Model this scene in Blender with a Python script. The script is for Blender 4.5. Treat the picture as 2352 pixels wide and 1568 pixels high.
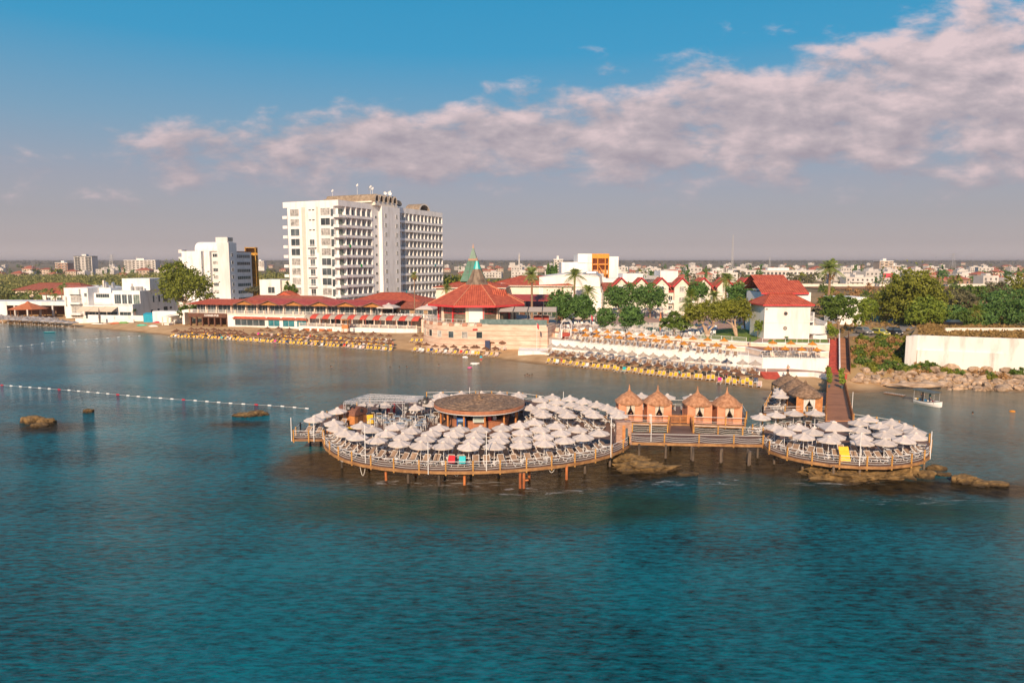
import bpy, math, random
import numpy as np
from mathutils import Vector, Matrix, noise
R = math.radians
SC = bpy.context.scene
for o in list(bpy.data.objects): bpy.data.objects.remove(o)

# ------------------------------------------------------------------ camera
CAM_H = 25.0
PITCH = math.atan((784 - 603) / 1568)
cam_data = bpy.data.cameras.new('camera'); cam_data.lens = 24; cam_data.sensor_width = 36
cam_data.clip_start = 0.5; cam_data.clip_end = 60000
cam = bpy.data.objects.new('camera', cam_data); SC.collection.objects.link(cam)
cam.location = (0, 0, CAM_H); cam.rotation_euler = (math.pi / 2 - PITCH, 0, 0)
SC.camera = cam
# ------------------------------------------------------------------ light
SUN_EL, SUN_AZ = R(27), R(11.5)            # behind the camera, to its left
sd = Vector((-math.sin(SUN_AZ) * math.cos(SUN_EL), -math.cos(SUN_AZ) * math.cos(SUN_EL), math.sin(SUN_EL)))
sun_data = bpy.data.lights.new('sun', 'SUN'); sun_data.energy = 5.0; sun_data.angle = R(0.5)
sun_data.color = (1.0, 0.75, 0.52)
sun = bpy.data.objects.new('sun', sun_data); SC.collection.objects.link(sun)
sun.rotation_euler = sd.to_track_quat('Z', 'Y').to_euler()
SC.view_settings.view_transform = 'Standard'; SC.view_settings.look = 'None'
SC.view_settings.exposure = 0.25; SC.view_settings.gamma = 1.0; SC.view_settings.use_curve_mapping = False
SC.render.engine = 'CYCLES'
try:
    SC.cycles.use_denoising = True; SC.cycles.max_bounces = 6; SC.cycles.volume_bounces = 0
    SC.cycles.transparent_max_bounces = 8; SC.cycles.sample_clamp_indirect = 6
    SC.cycles.volume_step_rate = 4
except Exception: pass

# ------------------------------------------------------------------ world
W = bpy.data.worlds.new('World'); SC.world = W; W.use_nodes = True
def build_world():
    nt = W.node_tree; N = nt.nodes; L = nt.links
    for n in list(N): N.remove(n)
    def nd(t, **k):
        n = N.new(t)
        for a, b in k.items(): setattr(n, a, b)
        return n
    def put(s, v):
        if hasattr(v, 'node'): L.new(v, s)
        elif v is not None: s.default_value = v
    def ma(op, a, b=None, c=None, clamp=False):
        n = nd('ShaderNodeMath', operation=op, use_clamp=clamp)
        put(n.inputs[0], a); put(n.inputs[1], b); put(n.inputs[2], c)
        return n.outputs[0]
    def mix(f, a, b):
        n = nd('ShaderNodeMix', data_type='RGBA')
        put(n.inputs[0], f); put(n.inputs[6], a); put(n.inputs[7], b)
        return n.outputs[2]
    def ramp(f, pts):
        n = nd('ShaderNodeValToRGB'); put(n.inputs[0], f); e = n.color_ramp.elements
        while len(e) < len(pts): e.new(0.5)
        for k, (p, c) in zip(e, pts): k.position = p; k.color = (*c, 1)
        return n.outputs[0]
    tc = nd('ShaderNodeTexCoord'); sp = nd('ShaderNodeSeparateXYZ'); L.new(tc.outputs['Generated'], sp.inputs[0])
    x, y, z = sp.outputs
    sky = nd('ShaderNodeTexSky', sky_type='NISHITA'); sky.sun_disc = False
    sky.sun_elevation = SUN_EL; sky.sun_rotation = math.pi + SUN_AZ; sky.air_density = 1.2; sky.dust_density = 2.5; sky.ozone_density = 2.0
    S = 10.0
    zc = ma('MAXIMUM', z, 0.0)
    g = ramp(zc, [(0.0, (.60, .50, .48)), (.025, (.42, .365, .37)), (.06, (.345, .325, .355)), (.11, (.29, .305, .375)), (.18, (.165, .30, .43)),
                  (.28, (.028, .27, .48)), (.36, (.014, .25, .46)), (.6, (.010, .16, .38)), (1, (.012, .10, .30))])
    g10 = nd('ShaderNodeVectorMath', operation='SCALE'); L.new(g, g10.inputs[0]); g10.inputs[3].default_value = S
    base = mix(0.9, sky.outputs[0], g10.outputs[0])
    # cloud bank: a rising belt of cumulus, higher towards the right
    ya = ma('MAXIMUM', ma('ABSOLUTE', y), 0.15)
    az = ma('DIVIDE', x, ya); el = ma('DIVIDE', z, ya)
    cv = nd('ShaderNodeCombineXYZ'); L.new(ma('MULTIPLY', az, 2.2), cv.inputs[0]); L.new(ma('MULTIPLY', el, 4.7), cv.inputs[1])
    n1 = nd('ShaderNodeTexNoise'); n1.inputs['Scale'].default_value = 4.0; n1.inputs['Detail'].default_value = 9
    n1.inputs['Roughness'].default_value = .58; n1.inputs['Distortion'].default_value = .12; L.new(cv.outputs[0], n1.inputs['Vector'])
    n2 = nd('ShaderNodeTexNoise'); n2.inputs['Scale'].default_value = 1.1; n2.inputs['Detail'].default_value = 3
    mp = nd('ShaderNodeMapping'); mp.inputs['Location'].default_value = (3.1, 7.7, 0); L.new(cv.outputs[0], mp.inputs[0]); L.new(mp.outputs[0], n2.inputs['Vector'])
    # upper limit of the bank as a function of az, lower limit flat
    top = ma('MULTIPLY_ADD', az, .105, .258)
    top = ma('MULTIPLY_ADD', ma('MAXIMUM', ma('SUBTRACT', az, .38), 0), .22, top)
    hb = ma('SUBTRACT', top, el)
    up = ma('MULTIPLY', hb, 9.0, clamp=False)
    up = ma('MINIMUM', ma('MAXIMUM', up, -1.2), .78)
    lo = ma('MINIMUM', ma('MULTIPLY', ma('SUBTRACT', el, .172), 11.0), 0.0)
    dens = ma('ADD', ma('ADD', ma('MULTIPLY_ADD', n1.outputs[0], 2.6, -1.3), ma('MULTIPLY_ADD', n2.outputs[0], 1.0, -.5)), ma('ADD', up, lo))
    cov = nd('ShaderNodeMapRange', interpolation_type='SMOOTHSTEP'); L.new(dens, cov.inputs[0])
    cov.inputs[1].default_value = -.05; cov.inputs[2].default_value = .62; cov.inputs[3].default_value = 0; cov.inputs[4].default_value = .94
    # light tops, mauve undersides: sample the same noise a little towards the sun (lower density above -> lit)
    mp2 = nd('ShaderNodeMapping'); mp2.inputs['Location'].default_value = (-.04, .085, 0); L.new(cv.outputs[0], mp2.inputs[0])
    n3 = nd('ShaderNodeTexNoise'); n3.inputs['Scale'].default_value = 4.0; n3.inputs['Detail'].default_value = 5
    n3.inputs['Roughness'].default_value = .58; n3.inputs['Distortion'].default_value = .12; L.new(mp2.outputs[0], n3.inputs['Vector'])
    lit = ma('MULTIPLY_ADD', ma('SUBTRACT', n1.outputs[0], n3.outputs[0]), 2.5, .38)
    lit = ma('ADD', lit, ma('MULTIPLY', ma('SUBTRACT', el, .17), 2.8), clamp=True)
    cc = ramp(lit, [(0, (.33, .285, .325)), (.45, (.44, .37, .395)), (1, (.66, .515, .52))])
    c10 = nd('ShaderNodeVectorMath', operation='SCALE'); L.new(cc, c10.inputs[0]); c10.inputs[3].default_value = S
    col = mix(cov.outputs[0], base, c10.outputs[0])
    bg = nd('ShaderNodeBackground'); L.new(col, bg.inputs[0]); bg.inputs[1].default_value = 0.1
    out = nd('ShaderNodeOutputWorld'); L.new(bg.outputs[0], out.inputs[0])
build_world()

# ------------------------------------------------------------------ helpers
_c, _s = math.cos(PITCH), math.sin(PITCH)
def G(u, v, z):
    """where the sight line of a measured point meets the level z"""
    a = (u - 1176) / 1568; b = (784 - v) / 1568
    d = (a, _c + b * _s, -_s + b * _c); t = (z - CAM_H) / d[2]
    return (d[0] * t, d[1] * t, z)
def GY(u, v, Y):
    a = (u - 1176) / 1568; b = (784 - v) / 1568
    d = (a, _c + b * _s, -_s + b * _c); t = Y / d[1]
    return (d[0] * t, Y, CAM_H + d[2] * t)
def XU(u, Y, z=5): return (u - 1176) / 1568 * (Y * _c + (CAM_H - z) * _s)
def lerp(a, b, t): return a + (b - a) * t
def pl(x, pts):
    if x <= pts[0][0]: return pts[0][1]
    for (a, b), (c, d) in zip(pts, pts[1:]):
        if x <= c: return b + (d - b) * (x - a) / (c - a)
    return pts[-1][1]
COL = SC.collection
def tag(o, label=None, cat=None, group=None, kind=None):
    if label: o['label'] = label
    if cat: o['category'] = cat
    if group: o['group'] = group
    if kind: o['kind'] = kind
    return o
def thing(name, label, cat, loc=(0, 0, 0), rz=0, group=None):
    o = bpy.data.objects.new(name, None); COL.objects.link(o); o.empty_display_size = .2
    o.location = loc; o.rotation_euler = (0, 0, rz)
    return tag(o, label, cat, group)
def dup(src, loc=None, rz=None, label=None, group=None, scale=None, parent=None, mats=None):
    c = src.copy(); COL.objects.link(c); c.parent = parent
    if loc is not None: c.location = loc
    if rz is not None: c.rotation_euler = (c.rotation_euler[0], c.rotation_euler[1], rz)
    if scale is not None: c.scale = (scale,) * 3 if not hasattr(scale, '__len__') else scale
    if label: c['label'] = label
    if group: c['group'] = group
    for ch in src.children: dup(ch, parent=c)
    return c
ORD = ['first', 'second', 'third', 'fourth', 'fifth', 'sixth', 'seventh', 'eighth', 'ninth', 'tenth', 'eleventh', 'twelfth', 'thirteenth',
       'fourteenth', 'fifteenth', 'sixteenth', 'seventeenth', 'eighteenth', 'nineteenth']
TENS = ['', '', 'twenty', 'thirty', 'forty', 'fifty', 'sixty', 'seventy', 'eighty', 'ninety']
def ordw(i):
    """0 -> first"""
    if i < 19: return ORD[i]
    n = i + 1
    t, r = divmod(n, 10)
    if r == 0: return (TENS[t][:-1] + 'ieth')
    return TENS[t] + '-' + ORD[r - 1]

class MB:
    def __init__(s): s.v = []; s.f = []; s.m = []; s.uv = {}
    def poly(s, pts, m=0, uv=None):
        k = len(s.v); s.v += [tuple(p) for p in pts]; s.f.append(tuple(range(k, k + len(pts)))); s.m.append(m)
        if uv: s.uv[len(s.f) - 1] = uv
        return s
    def slope(s, pts, m=0):
        """a roof face; first edge is the eave: uv in metres along eave / up slope"""
        a = Vector(pts[0]); e = (Vector(pts[1]) - a).normalized()
        n = (Vector(pts[1]) - a).cross(Vector(pts[2]) - a).normalized(); w = n.cross(e)
        return s.poly(pts, m, [((Vector(p) - a).dot(e), (Vector(p) - a).dot(w)) for p in pts])
    def mesh(s, vs, fs, m=0):
        k = len(s.v); s.v += [tuple(p) for p in vs]
        for f in fs: s.f.append(tuple(i + k for i in f)); s.m.append(m)
        return s
    def obox(s, o, ex, ey, ez, m=0):
        o, ex, ey, ez = Vector(o), Vector(ex), Vector(ey), Vector(ez)
        vs = [o, o + ex, o + ex + ey, o + ey, o + ez, o + ex + ez, o + ex + ey + ez, o + ey + ez]
        return s.mesh(vs, [(0, 3, 2, 1), (4, 5, 6, 7), (0, 1, 5, 4), (1, 2, 6, 5), (2, 3, 7, 6), (3, 0, 4, 7)], m)
    def box(s, x0, x1, y0, y1, z0, z1, m=0): return s.obox((x0, y0, z0), (x1 - x0, 0, 0), (0, y1 - y0, 0), (0, 0, z1 - z0), m)
    def cbox(s, c, sx, sy, sz, rz=0, m=0):
        ex = Vector((math.cos(rz), math.sin(rz), 0)); ey = Vector((-math.sin(rz), math.cos(rz), 0)); c = Vector(c)
        return s.obox(c - ex * sx / 2 - ey * sy / 2 - Vector((0, 0, sz / 2)), ex * sx, ey * sy, (0, 0, sz), m)
    def tube(s, p0, p1, r0, r1=None, n=6, m=0, caps=True):
        return s.path([p0, p1], [r0, r0 if r1 is None else r1], n, m, caps)
    def path(s, pts, rs, n=6, m=0, caps=True):
        pts = [Vector(p) for p in pts]
        if not hasattr(rs, '__len__'): rs = [rs] * len(pts)
        k = len(s.v); d0 = (pts[1] - pts[0]).normalized()
        ref = Vector((0, 0, 1)) if abs(d0.z) < .9 else Vector((1, 0, 0))
        for i, p in enumerate(pts):
            d = ((pts[min(i + 1, len(pts) - 1)] - pts[max(i - 1, 0)])).normalized()
            a = d.cross(ref).normalized(); b = d.cross(a).normalized()
            for j in range(n):
                t = 2 * math.pi * j / n
                s.v.append(tuple(p + (a * math.cos(t) + b * math.sin(t)) * rs[i]))
        for i in range(len(pts) - 1):
            for j in range(n):
                q = (j + 1) % n
                s.f.append((k + i * n + j, k + i * n + q, k + (i + 1) * n + q, k + (i + 1) * n + j)); s.m.append(m)
        if caps:
            s.f.append(tuple(k + j for j in range(n))); s.m.append(m)
            e = k + (len(pts) - 1) * n; s.f.append(tuple(e + n - 1 - j for j in range(n))); s.m.append(m)
        return s
    def prism(s, poly, z0, z1, m=0, mt=None):
        n = len(poly); a = sum(poly[i][0] * poly[(i + 1) % n][1] - poly[(i + 1) % n][0] * poly[i][1] for i in range(n))
        if a < 0: poly = list(reversed(poly))
        k = len(s.v); s.v += [(p[0], p[1], z0) for p in poly] + [(p[0], p[1], z1) for p in poly]
        s.f.append(tuple(k + n + i for i in range(n))); s.m.append(m if mt is None else mt)
        s.f.append(tuple(k + n - 1 - i for i in range(n))); s.m.append(m)
        for i in range(n):
            j = (i + 1) % n; s.f.append((k + i, k + j, k + n + j, k + n + i)); s.m.append(m)
        return s
    def lathe(s, prof, n=16, c=(0, 0, 0), m=0, a0=0, sx=1, sy=1):
        k = len(s.v)
        for r, z in prof:
            for j in range(n):
                t = a0 + 2 * math.pi * j / n; s.v.append((c[0] + r * math.cos(t) * sx, c[1] + r * math.sin(t) * sy, c[2] + z))
        for i in range(len(prof) - 1):
            for j in range(n):
                q = (j + 1) % n; s.f.append((k + i * n + j, k + i * n + q, k + (i + 1) * n + q, k + (i + 1) * n + j)); s.m.append(m)
        return s
    def build(s, name, mats, parent=None, loc=None, rz=None, smooth=False):
        me = bpy.data.meshes.new(name); me.from_pydata(s.v, [], s.f)
        if not isinstance(mats, (list, tuple)): mats = [mats]
        for mm in mats: me.materials.append(mm)
        if len(mats) > 1: me.polygons.foreach_set('material_index', s.m)
        if s.uv:
            u = me.uv_layers.new(name='UVMap')
            for fi, uvs in s.uv.items():
                ls = me.polygons[fi].loop_start
                for j, q in enumerate(uvs): u.data[ls + j].uv = q
        if smooth: me.polygons.foreach_set('use_smooth', [True] * len(s.f))
        me.update()
        o = bpy.data.objects.new(name, me); COL.objects.link(o)
        if parent is not None: o.parent = parent
        if loc is not None: o.location = loc
        if rz is not None: o.rotation_euler = (0, 0, rz)
        return o

# ------------------------------------------------------------------ materials
_mats = {}
def mat(name, c1, c2=None, scale=1.5, rough=.8, bump=0, bscale=None, metal=0, spec=None, trans=0, rnd=0, detail=5, stretch=None, lo=.35, hi=.65, alpha=None):
    """principled with world-position noise between two colours; rnd = per-object brightness spread; trans = share of translucent light"""
    if name in _mats: return _mats[name]
    m = bpy.data.materials.new(name); m.use_nodes = True; nt = m.node_tree; N = nt.nodes; L = nt.links
    b = N['Principled BSDF']; out = N['Material Output']
    b.inputs['Roughness'].default_value = rough; b.inputs['Metallic'].default_value = metal
    if spec is not None: b.inputs['Specular IOR Level'].default_value = spec
    geo = N.new('ShaderNodeNewGeometry'); vec = geo.outputs['Position']
    if stretch:
        mp = N.new('ShaderNodeMapping'); mp.inputs['Scale'].default_value = stretch; L.new(vec, mp.inputs[0]); vec = mp.outputs[0]
    col = None
    if c2 is not None:
        nz = N.new('ShaderNodeTexNoise'); nz.inputs['Scale'].default_value = scale; nz.inputs['Detail'].default_value = detail; nz.inputs['Roughness'].default_value = .6
        L.new(vec, nz.inputs['Vector'])
        rp = N.new('ShaderNodeValToRGB'); e = rp.color_ramp.elements
        e[0].position = lo; e[0].color = (*c1, 1); e[1].position = hi; e[1].color = (*c2, 1); L.new(nz.outputs[0], rp.inputs[0]); col = rp.outputs[0]
    if rnd:
        oi = N.new('ShaderNodeObjectInfo'); mr = N.new('ShaderNodeMapRange'); mr.inputs[3].default_value = 1 - rnd; mr.inputs[4].default_value = 1 + rnd
        L.new(oi.outputs['Random'], mr.inputs[0]); vm = N.new('ShaderNodeVectorMath'); vm.operation = 'SCALE'
        if col is None: vm.inputs[0].default_value = c1
        else: L.new(col, vm.inputs[0])
        L.new(mr.outputs[0], vm.inputs[3]); col = vm.outputs[0]
    if col is None: b.inputs['Base Color'].default_value = (*c1, 1)
    else: L.new(col, b.inputs['Base Color'])
    if bump:
        bz = N.new('ShaderNodeTexNoise'); bz.inputs['Scale'].default_value = bscale or scale * 4; bz.inputs['Detail'].default_value = 6
        L.new(vec, bz.inputs['Vector']); bp = N.new('ShaderNodeBump'); bp.inputs['Strength'].default_value = bump; bp.inputs['Distance'].default_value = .1
        L.new(bz.outputs[0], bp.inputs['Height']); L.new(bp.outputs[0], b.inputs['Normal'])
    if trans:
        tr = N.new('ShaderNodeBsdfTranslucent'); mx = N.new('ShaderNodeMixShader'); mx.inputs[0].default_value = trans
        if col is None: tr.inputs[0].default_value = (*c1, 1)
        else: L.new(col, tr.inputs[0])
        L.new(b.outputs[0], mx.inputs[1]); L.new(tr.outputs[0], mx.inputs[2]); L.new(mx.outputs[0], out.inputs[0])
    _mats[name] = m; return m
def tile_mat(name, c1, c2, pitch=.62, rough=.75):
    """ribbed roof: ribs run up the slope (uv.x along the eave in metres)"""
    m = bpy.data.materials.new(name); m.use_nodes = True; nt = m.node_tree; N = nt.nodes; L = nt.links
    b = N['Principled BSDF']; b.inputs['Roughness'].default_value = rough
    uv = N.new('ShaderNodeUVMap'); sp = N.new('ShaderNodeSeparateXYZ'); L.new(uv.outputs[0], sp.inputs[0])
    def ma(op, a, bb):
        n = N.new('ShaderNodeMath'); n.operation = op
        for i, q in enumerate((a, bb)):
            if hasattr(q, 'node'): L.new(q, n.inputs[i])
            else: n.inputs[i].default_value = q
        return n.outputs[0]
    sn = ma('SINE', ma('MULTIPLY', sp.outputs[0], 2 * math.pi / pitch), 0)
    cs = ma('SINE', ma('MULTIPLY', sp.outputs[1], 2 * math.pi / (pitch * .9)), 0)
    geo = N.new('ShaderNodeNewGeometry'); nz = N.new('ShaderNodeTexNoise'); nz.inputs['Scale'].default_value = .9; nz.inputs['Detail'].default_value = 8
    L.new(geo.outputs['Position'], nz.inputs['Vector'])
    f = ma('ADD', ma('MULTIPLY', sn, .10), nz.outputs[0])
    rp = N.new('ShaderNodeValToRGB'); e = rp.color_ramp.elements; e[0].position = .3; e[0].color = (*c1, 1); e[1].position = .7; e[1].color = (*c2, 1)
    L.new(f, rp.inputs[0]); L.new(rp.outputs[0], b.inputs['Base Color'])
    bp = N.new('ShaderNodeBump'); bp.inputs['Strength'].default_value = .7; bp.inputs['Distance'].default_value = .12
    L.new(ma('ADD', sn, ma('MULTIPLY', cs, .25)), bp.inputs['Height']); L.new(bp.outputs[0], b.inputs['Normal'])
    return m
def plank_mat(name, c1, c2, pitch=.3, ang=0, rough=.7):
    """boards: stripes of slightly different wood across world position turned by ang"""
    m = bpy.data.materials.new(name); m.use_nodes = True; nt = m.node_tree; N = nt.nodes; L = nt.links
    b = N['Principled BSDF']; b.inputs['Roughness'].default_value = rough
    geo = N.new('ShaderNodeNewGeometry'); mp = N.new('ShaderNodeMapping'); mp.inputs['Rotation'].default_value = (0, 0, ang)
    L.new(geo.outputs['Position'], mp.inputs[0]); sp = N.new('ShaderNodeSeparateXYZ'); L.new(mp.outputs[0], sp.inputs[0])
    q = N.new('ShaderNodeMath'); q.operation = 'MULTIPLY'; q.inputs[1].default_value = 1 / pitch; L.new(sp.outputs[1], q.inputs[0])
    fl = N.new('ShaderNodeMath'); fl.operation = 'FLOOR'; L.new(q.outputs[0], fl.inputs[0])
    wn = N.new('ShaderNodeTexWhiteNoise'); wn.noise_dimensions = '1D'; L.new(fl.outputs[0], wn.inputs['W'])
    nz = N.new('ShaderNodeTexNoise'); nz.inputs['Scale'].default_value = .5; nz.inputs['Detail'].default_value = 6; L.new(geo.outputs['Position'], nz.inputs['Vector'])
    ad = N.new('ShaderNodeMath'); ad.operation = 'MULTIPLY_ADD'; ad.inputs[1].default_value = .45; L.new(wn.outputs[0], ad.inputs[0])
    ad2 = N.new('ShaderNodeMath'); ad2.operation = 'MULTIPLY'; ad2.inputs[1].default_value = .9; L.new(nz.outputs[0], ad2.inputs[0]); L.new(ad2.outputs[0], ad.inputs[2])
    rp = N.new('ShaderNodeValToRGB'); e = rp.color_ramp.elements; e[0].position = .3; e[0].color = (*c1, 1); e[1].position = .95; e[1].color = (*c2, 1)
    L.new(ad.outputs[0], rp.inputs[0]); L.new(rp.outputs[0], b.inputs['Base Color'])
    _mats[name] = m; return m

WHITE = mat('white_render', (.58, .565, .54), (.83, .82, .80), .5, .85, lo=.26, hi=.52, stretch=(1, 1, .2), detail=8)
CREAM = mat('cream_render', (.68, .62, .53), (.80, .74, .64), .4, .85)
GREYW = mat('grey_white_render', (.62, .61, .59), (.76, .75, .73), .4, .85, stretch=(1, 1, .25))
PEACH = mat('peach_render', (.70, .55, .44), (.82, .68, .56), .6, .85)
GLASS = mat('window_glass', (.035, .055, .065), (.10, .125, .135), .35, .06, rnd=.5, spec=.7)
BLIND = mat('curtained_glass', (.20, .20, .19), (.50, .48, .45), .9, .2, rnd=.3)
FRAMEW = mat('white_frame', (.78, .77, .75), rough=.5)
TILE = tile_mat('red_roof_tile', (.36, .060, .028), (.60, .135, .065))
TILEB = tile_mat('brown_roof_tile', (.26, .065, .035), (.42, .13, .075))
REDF = mat('red_fascia', (.52, .035, .04), (.62, .06, .06), 1, .6)
CONC = mat('concrete', (.30, .28, .255), (.46, .43, .39), .5, .9)
WOODB = mat('brown_timber', (.13, .055, .025), (.27, .12, .05), 1.6, .7)
WOODO = mat('orange_timber', (.42, .155, .045), (.60, .26, .085), 1.8, .65)
DECKW = plank_mat('deck_boards', (.095, .052, .036), (.20, .115, .080), .3, R(8))
METALW = mat('white_metal', (.80, .79, .77), rough=.4)
METALG = mat('grey_metal', (.42, .42, .42), (.56, .56, .56), 2, .4, metal=.6)
DARK = mat('dark_metal', (.03, .03, .032), (.06, .06, .06), 3, .5)
# ------------------------------------------------------------------ sea and land
SHORE_PX = [(-700, 725), (-300, 733), (0, 742), (150, 750), (312, 762.5), (416, 774), (500, 777), (640, 786), (857, 801), (1000, 813), (1115, 822), (1225, 836), (1320, 845), (1400, 853), (1521, 867.5), (1654, 880),
            (1720, 891), (1760, 897), (1860, 897), (1960, 903), (2020, 900), (2075, 890), (2110, 889), (2180, 893), (2352, 901), (2700, 915), (3300, 930)]
_sh = [G(u, v, 0) for u, v in SHORE_PX]
_st = [(p[0] / p[1], p[1]) for p in _sh]
_su = [(p[0] / p[1], u) for p, (u, v) in zip(_sh, SHORE_PX)]
def shoreY(x, y): return pl(x / y, _st)
def uOf(x, y): return pl(x / y, _su)
H_L = [(-60, -5), (-8, -.8), (0, 0), (5, .55), (14, 1.35), (30, 1.8), (60, 2.6), (120, 4), (400, 6), (1000, 7), (2600, 12), (6500, 48), (14000, 60)]
H_M = [(-60, -5), (-8, -.8), (0, 0), (5, .6), (9, 1.1), (14, 1.2), (24, 1.6), (48, 5.6), (60, 6.2), (150, 6.3), (400, 6.4), (1000, 7), (2600, 12), (6500, 48), (14000, 60)]
H_R = [(-60, -5), (-8, -.7), (0, 0), (5, .45), (8, 1.0), (14, 2.6), (21, 3.6), (30, 5.2), (36, 6.4), (150, 6.5), (400, 6.6), (1000, 7), (2600, 12), (6500, 48), (14000, 60)]
def landZ(x, y):
    d = y - shoreY(x, y); u = uOf(x, y)
    def sm(a, b): t = min(1, max(0, (u - a) / (b - a))); return t * t * (3 - 2 * t)
    a, b = sm(1240, 1300), sm(1890, 1950)
    e = max(0, min(1, (u - 2070) / 40)) * max(0, min(1, (d - 14) / 14)) * max(0, min(1, (70 - d) / 30))
    h = pl(d, H_L) * (1 - a) + pl(d, H_M) * a * (1 - b) + pl(d, H_R) * b + 2.3 * e
    if d > 24 or (u > 1990 and d > 9): h += noise.noise((x * .06, y * .06, 3)) * .5 * min(1, abs(d) / 30)
    return h
def build_land():
    DS = [-45, -25, -12, -6, -3, -1.5, 0, 1.2, 2.5, 4, 6, 8, 10, 12, 14, 17, 20, 24, 28, 32, 36, 40, 46, 54, 64, 80, 100, 130, 170, 220, 290, 380, 500, 660, 860, 1120, 1500, 2000, 2700, 3600, 4800, 6500, 9000, 14000]
    T = np.linspace(-1.25, 1.5, 341); b = MB(); n = len(T)
    for d in DS:
        for t in T:
            y = pl(t, _st) + d; x = t * y; b.v.append((x, y, landZ(x, y)))
    um = [uOf(t * 100, 100) for t in T]
    for i in range(len(DS) - 1):
        for j in range(n - 1):
            b.f.append((i * n + j, i * n + j + 1, (i + 1) * n + j + 1, (i + 1) * n + j))
            d = DS[i]; u = um[j]; lim = 32 if u < 1270 else (24 if u < 1940 else 7)
            b.m.append(0 if d < lim else (1 if d < 250 else 2))
    sand = mat('sand', (.42, .255, .115), (.58, .385, .20), .25, .95, bump=.4, bscale=2)
    earth = mat('dry_earth', (.24, .15, .06), (.42, .28, .125), .09, .95, bump=.5, bscale=1.2)
    plain = mat('far_plain', (.085, .085, .032), (.25, .165, .075), .012, .95, detail=8)
    # wet sand at the waterline
    nt = sand.node_tree; N = nt.nodes; L = nt.links; bs = N['Principled BSDF']; src = bs.inputs['Base Color'].links[0].from_socket
    sp = N.new('ShaderNodeSeparateXYZ'); L.new(N['Geometry'].outputs['Position'], sp.inputs[0])
    mr = N.new('ShaderNodeMapRange'); mr.inputs[1].default_value = .1; mr.inputs[2].default_value = .38; mr.inputs[3].default_value = .5; mr.inputs[4].default_value = 1
    L.new(sp.outputs[2], mr.inputs[0]); vm = N.new('ShaderNodeVectorMath'); vm.operation = 'SCALE'; L.new(src, vm.inputs[0]); L.new(mr.outputs[0], vm.inputs[3]); L.new(vm.outputs[0], bs.inputs['Base Color'])
    tag(b.build('ground', [sand, earth, plain], smooth=True), kind='structure')
build_land()

def blob(x, y, cx, cy, rx, ry, rot=0):
    dx, dy = x - cx, y - cy; c, s = math.cos(rot), math.sin(rot)
    return math.exp(-(((dx * c + dy * s) / rx) ** 2 + ((-dx * s + dy * c) / ry) ** 2))
REEF = [(-11, 79, 17, 5.5, 0), (3, 77, 13, 6.5, 0), (14, 83, 10, 5.5, 0), (-24, 84, 5, 5, 0), (21, 83, 9, 4, 0), (42, 74.5, 12, 5, 0), (33, 82, 6, 4, 0), (56, 73, 7, 3, 0), (-42, 104, 7, 3, 0), (-70, 101, 8, 4, 0), (28, 92, 12, 7, 0)]
GREEN = [(-8, 69, 20, 6, 0), (8, 68, 16, 5, 0), (42, 67, 12, 4, 0), (30, 75, 8, 4, 0)]
PATCH = [(-82, 117, 12, 2.5, 0), (-66, 112, 10, 1.6, 0), (-78, 104, 11, 1.7, 0), (-25, 86, 8, 2.6, -.3)]
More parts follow.
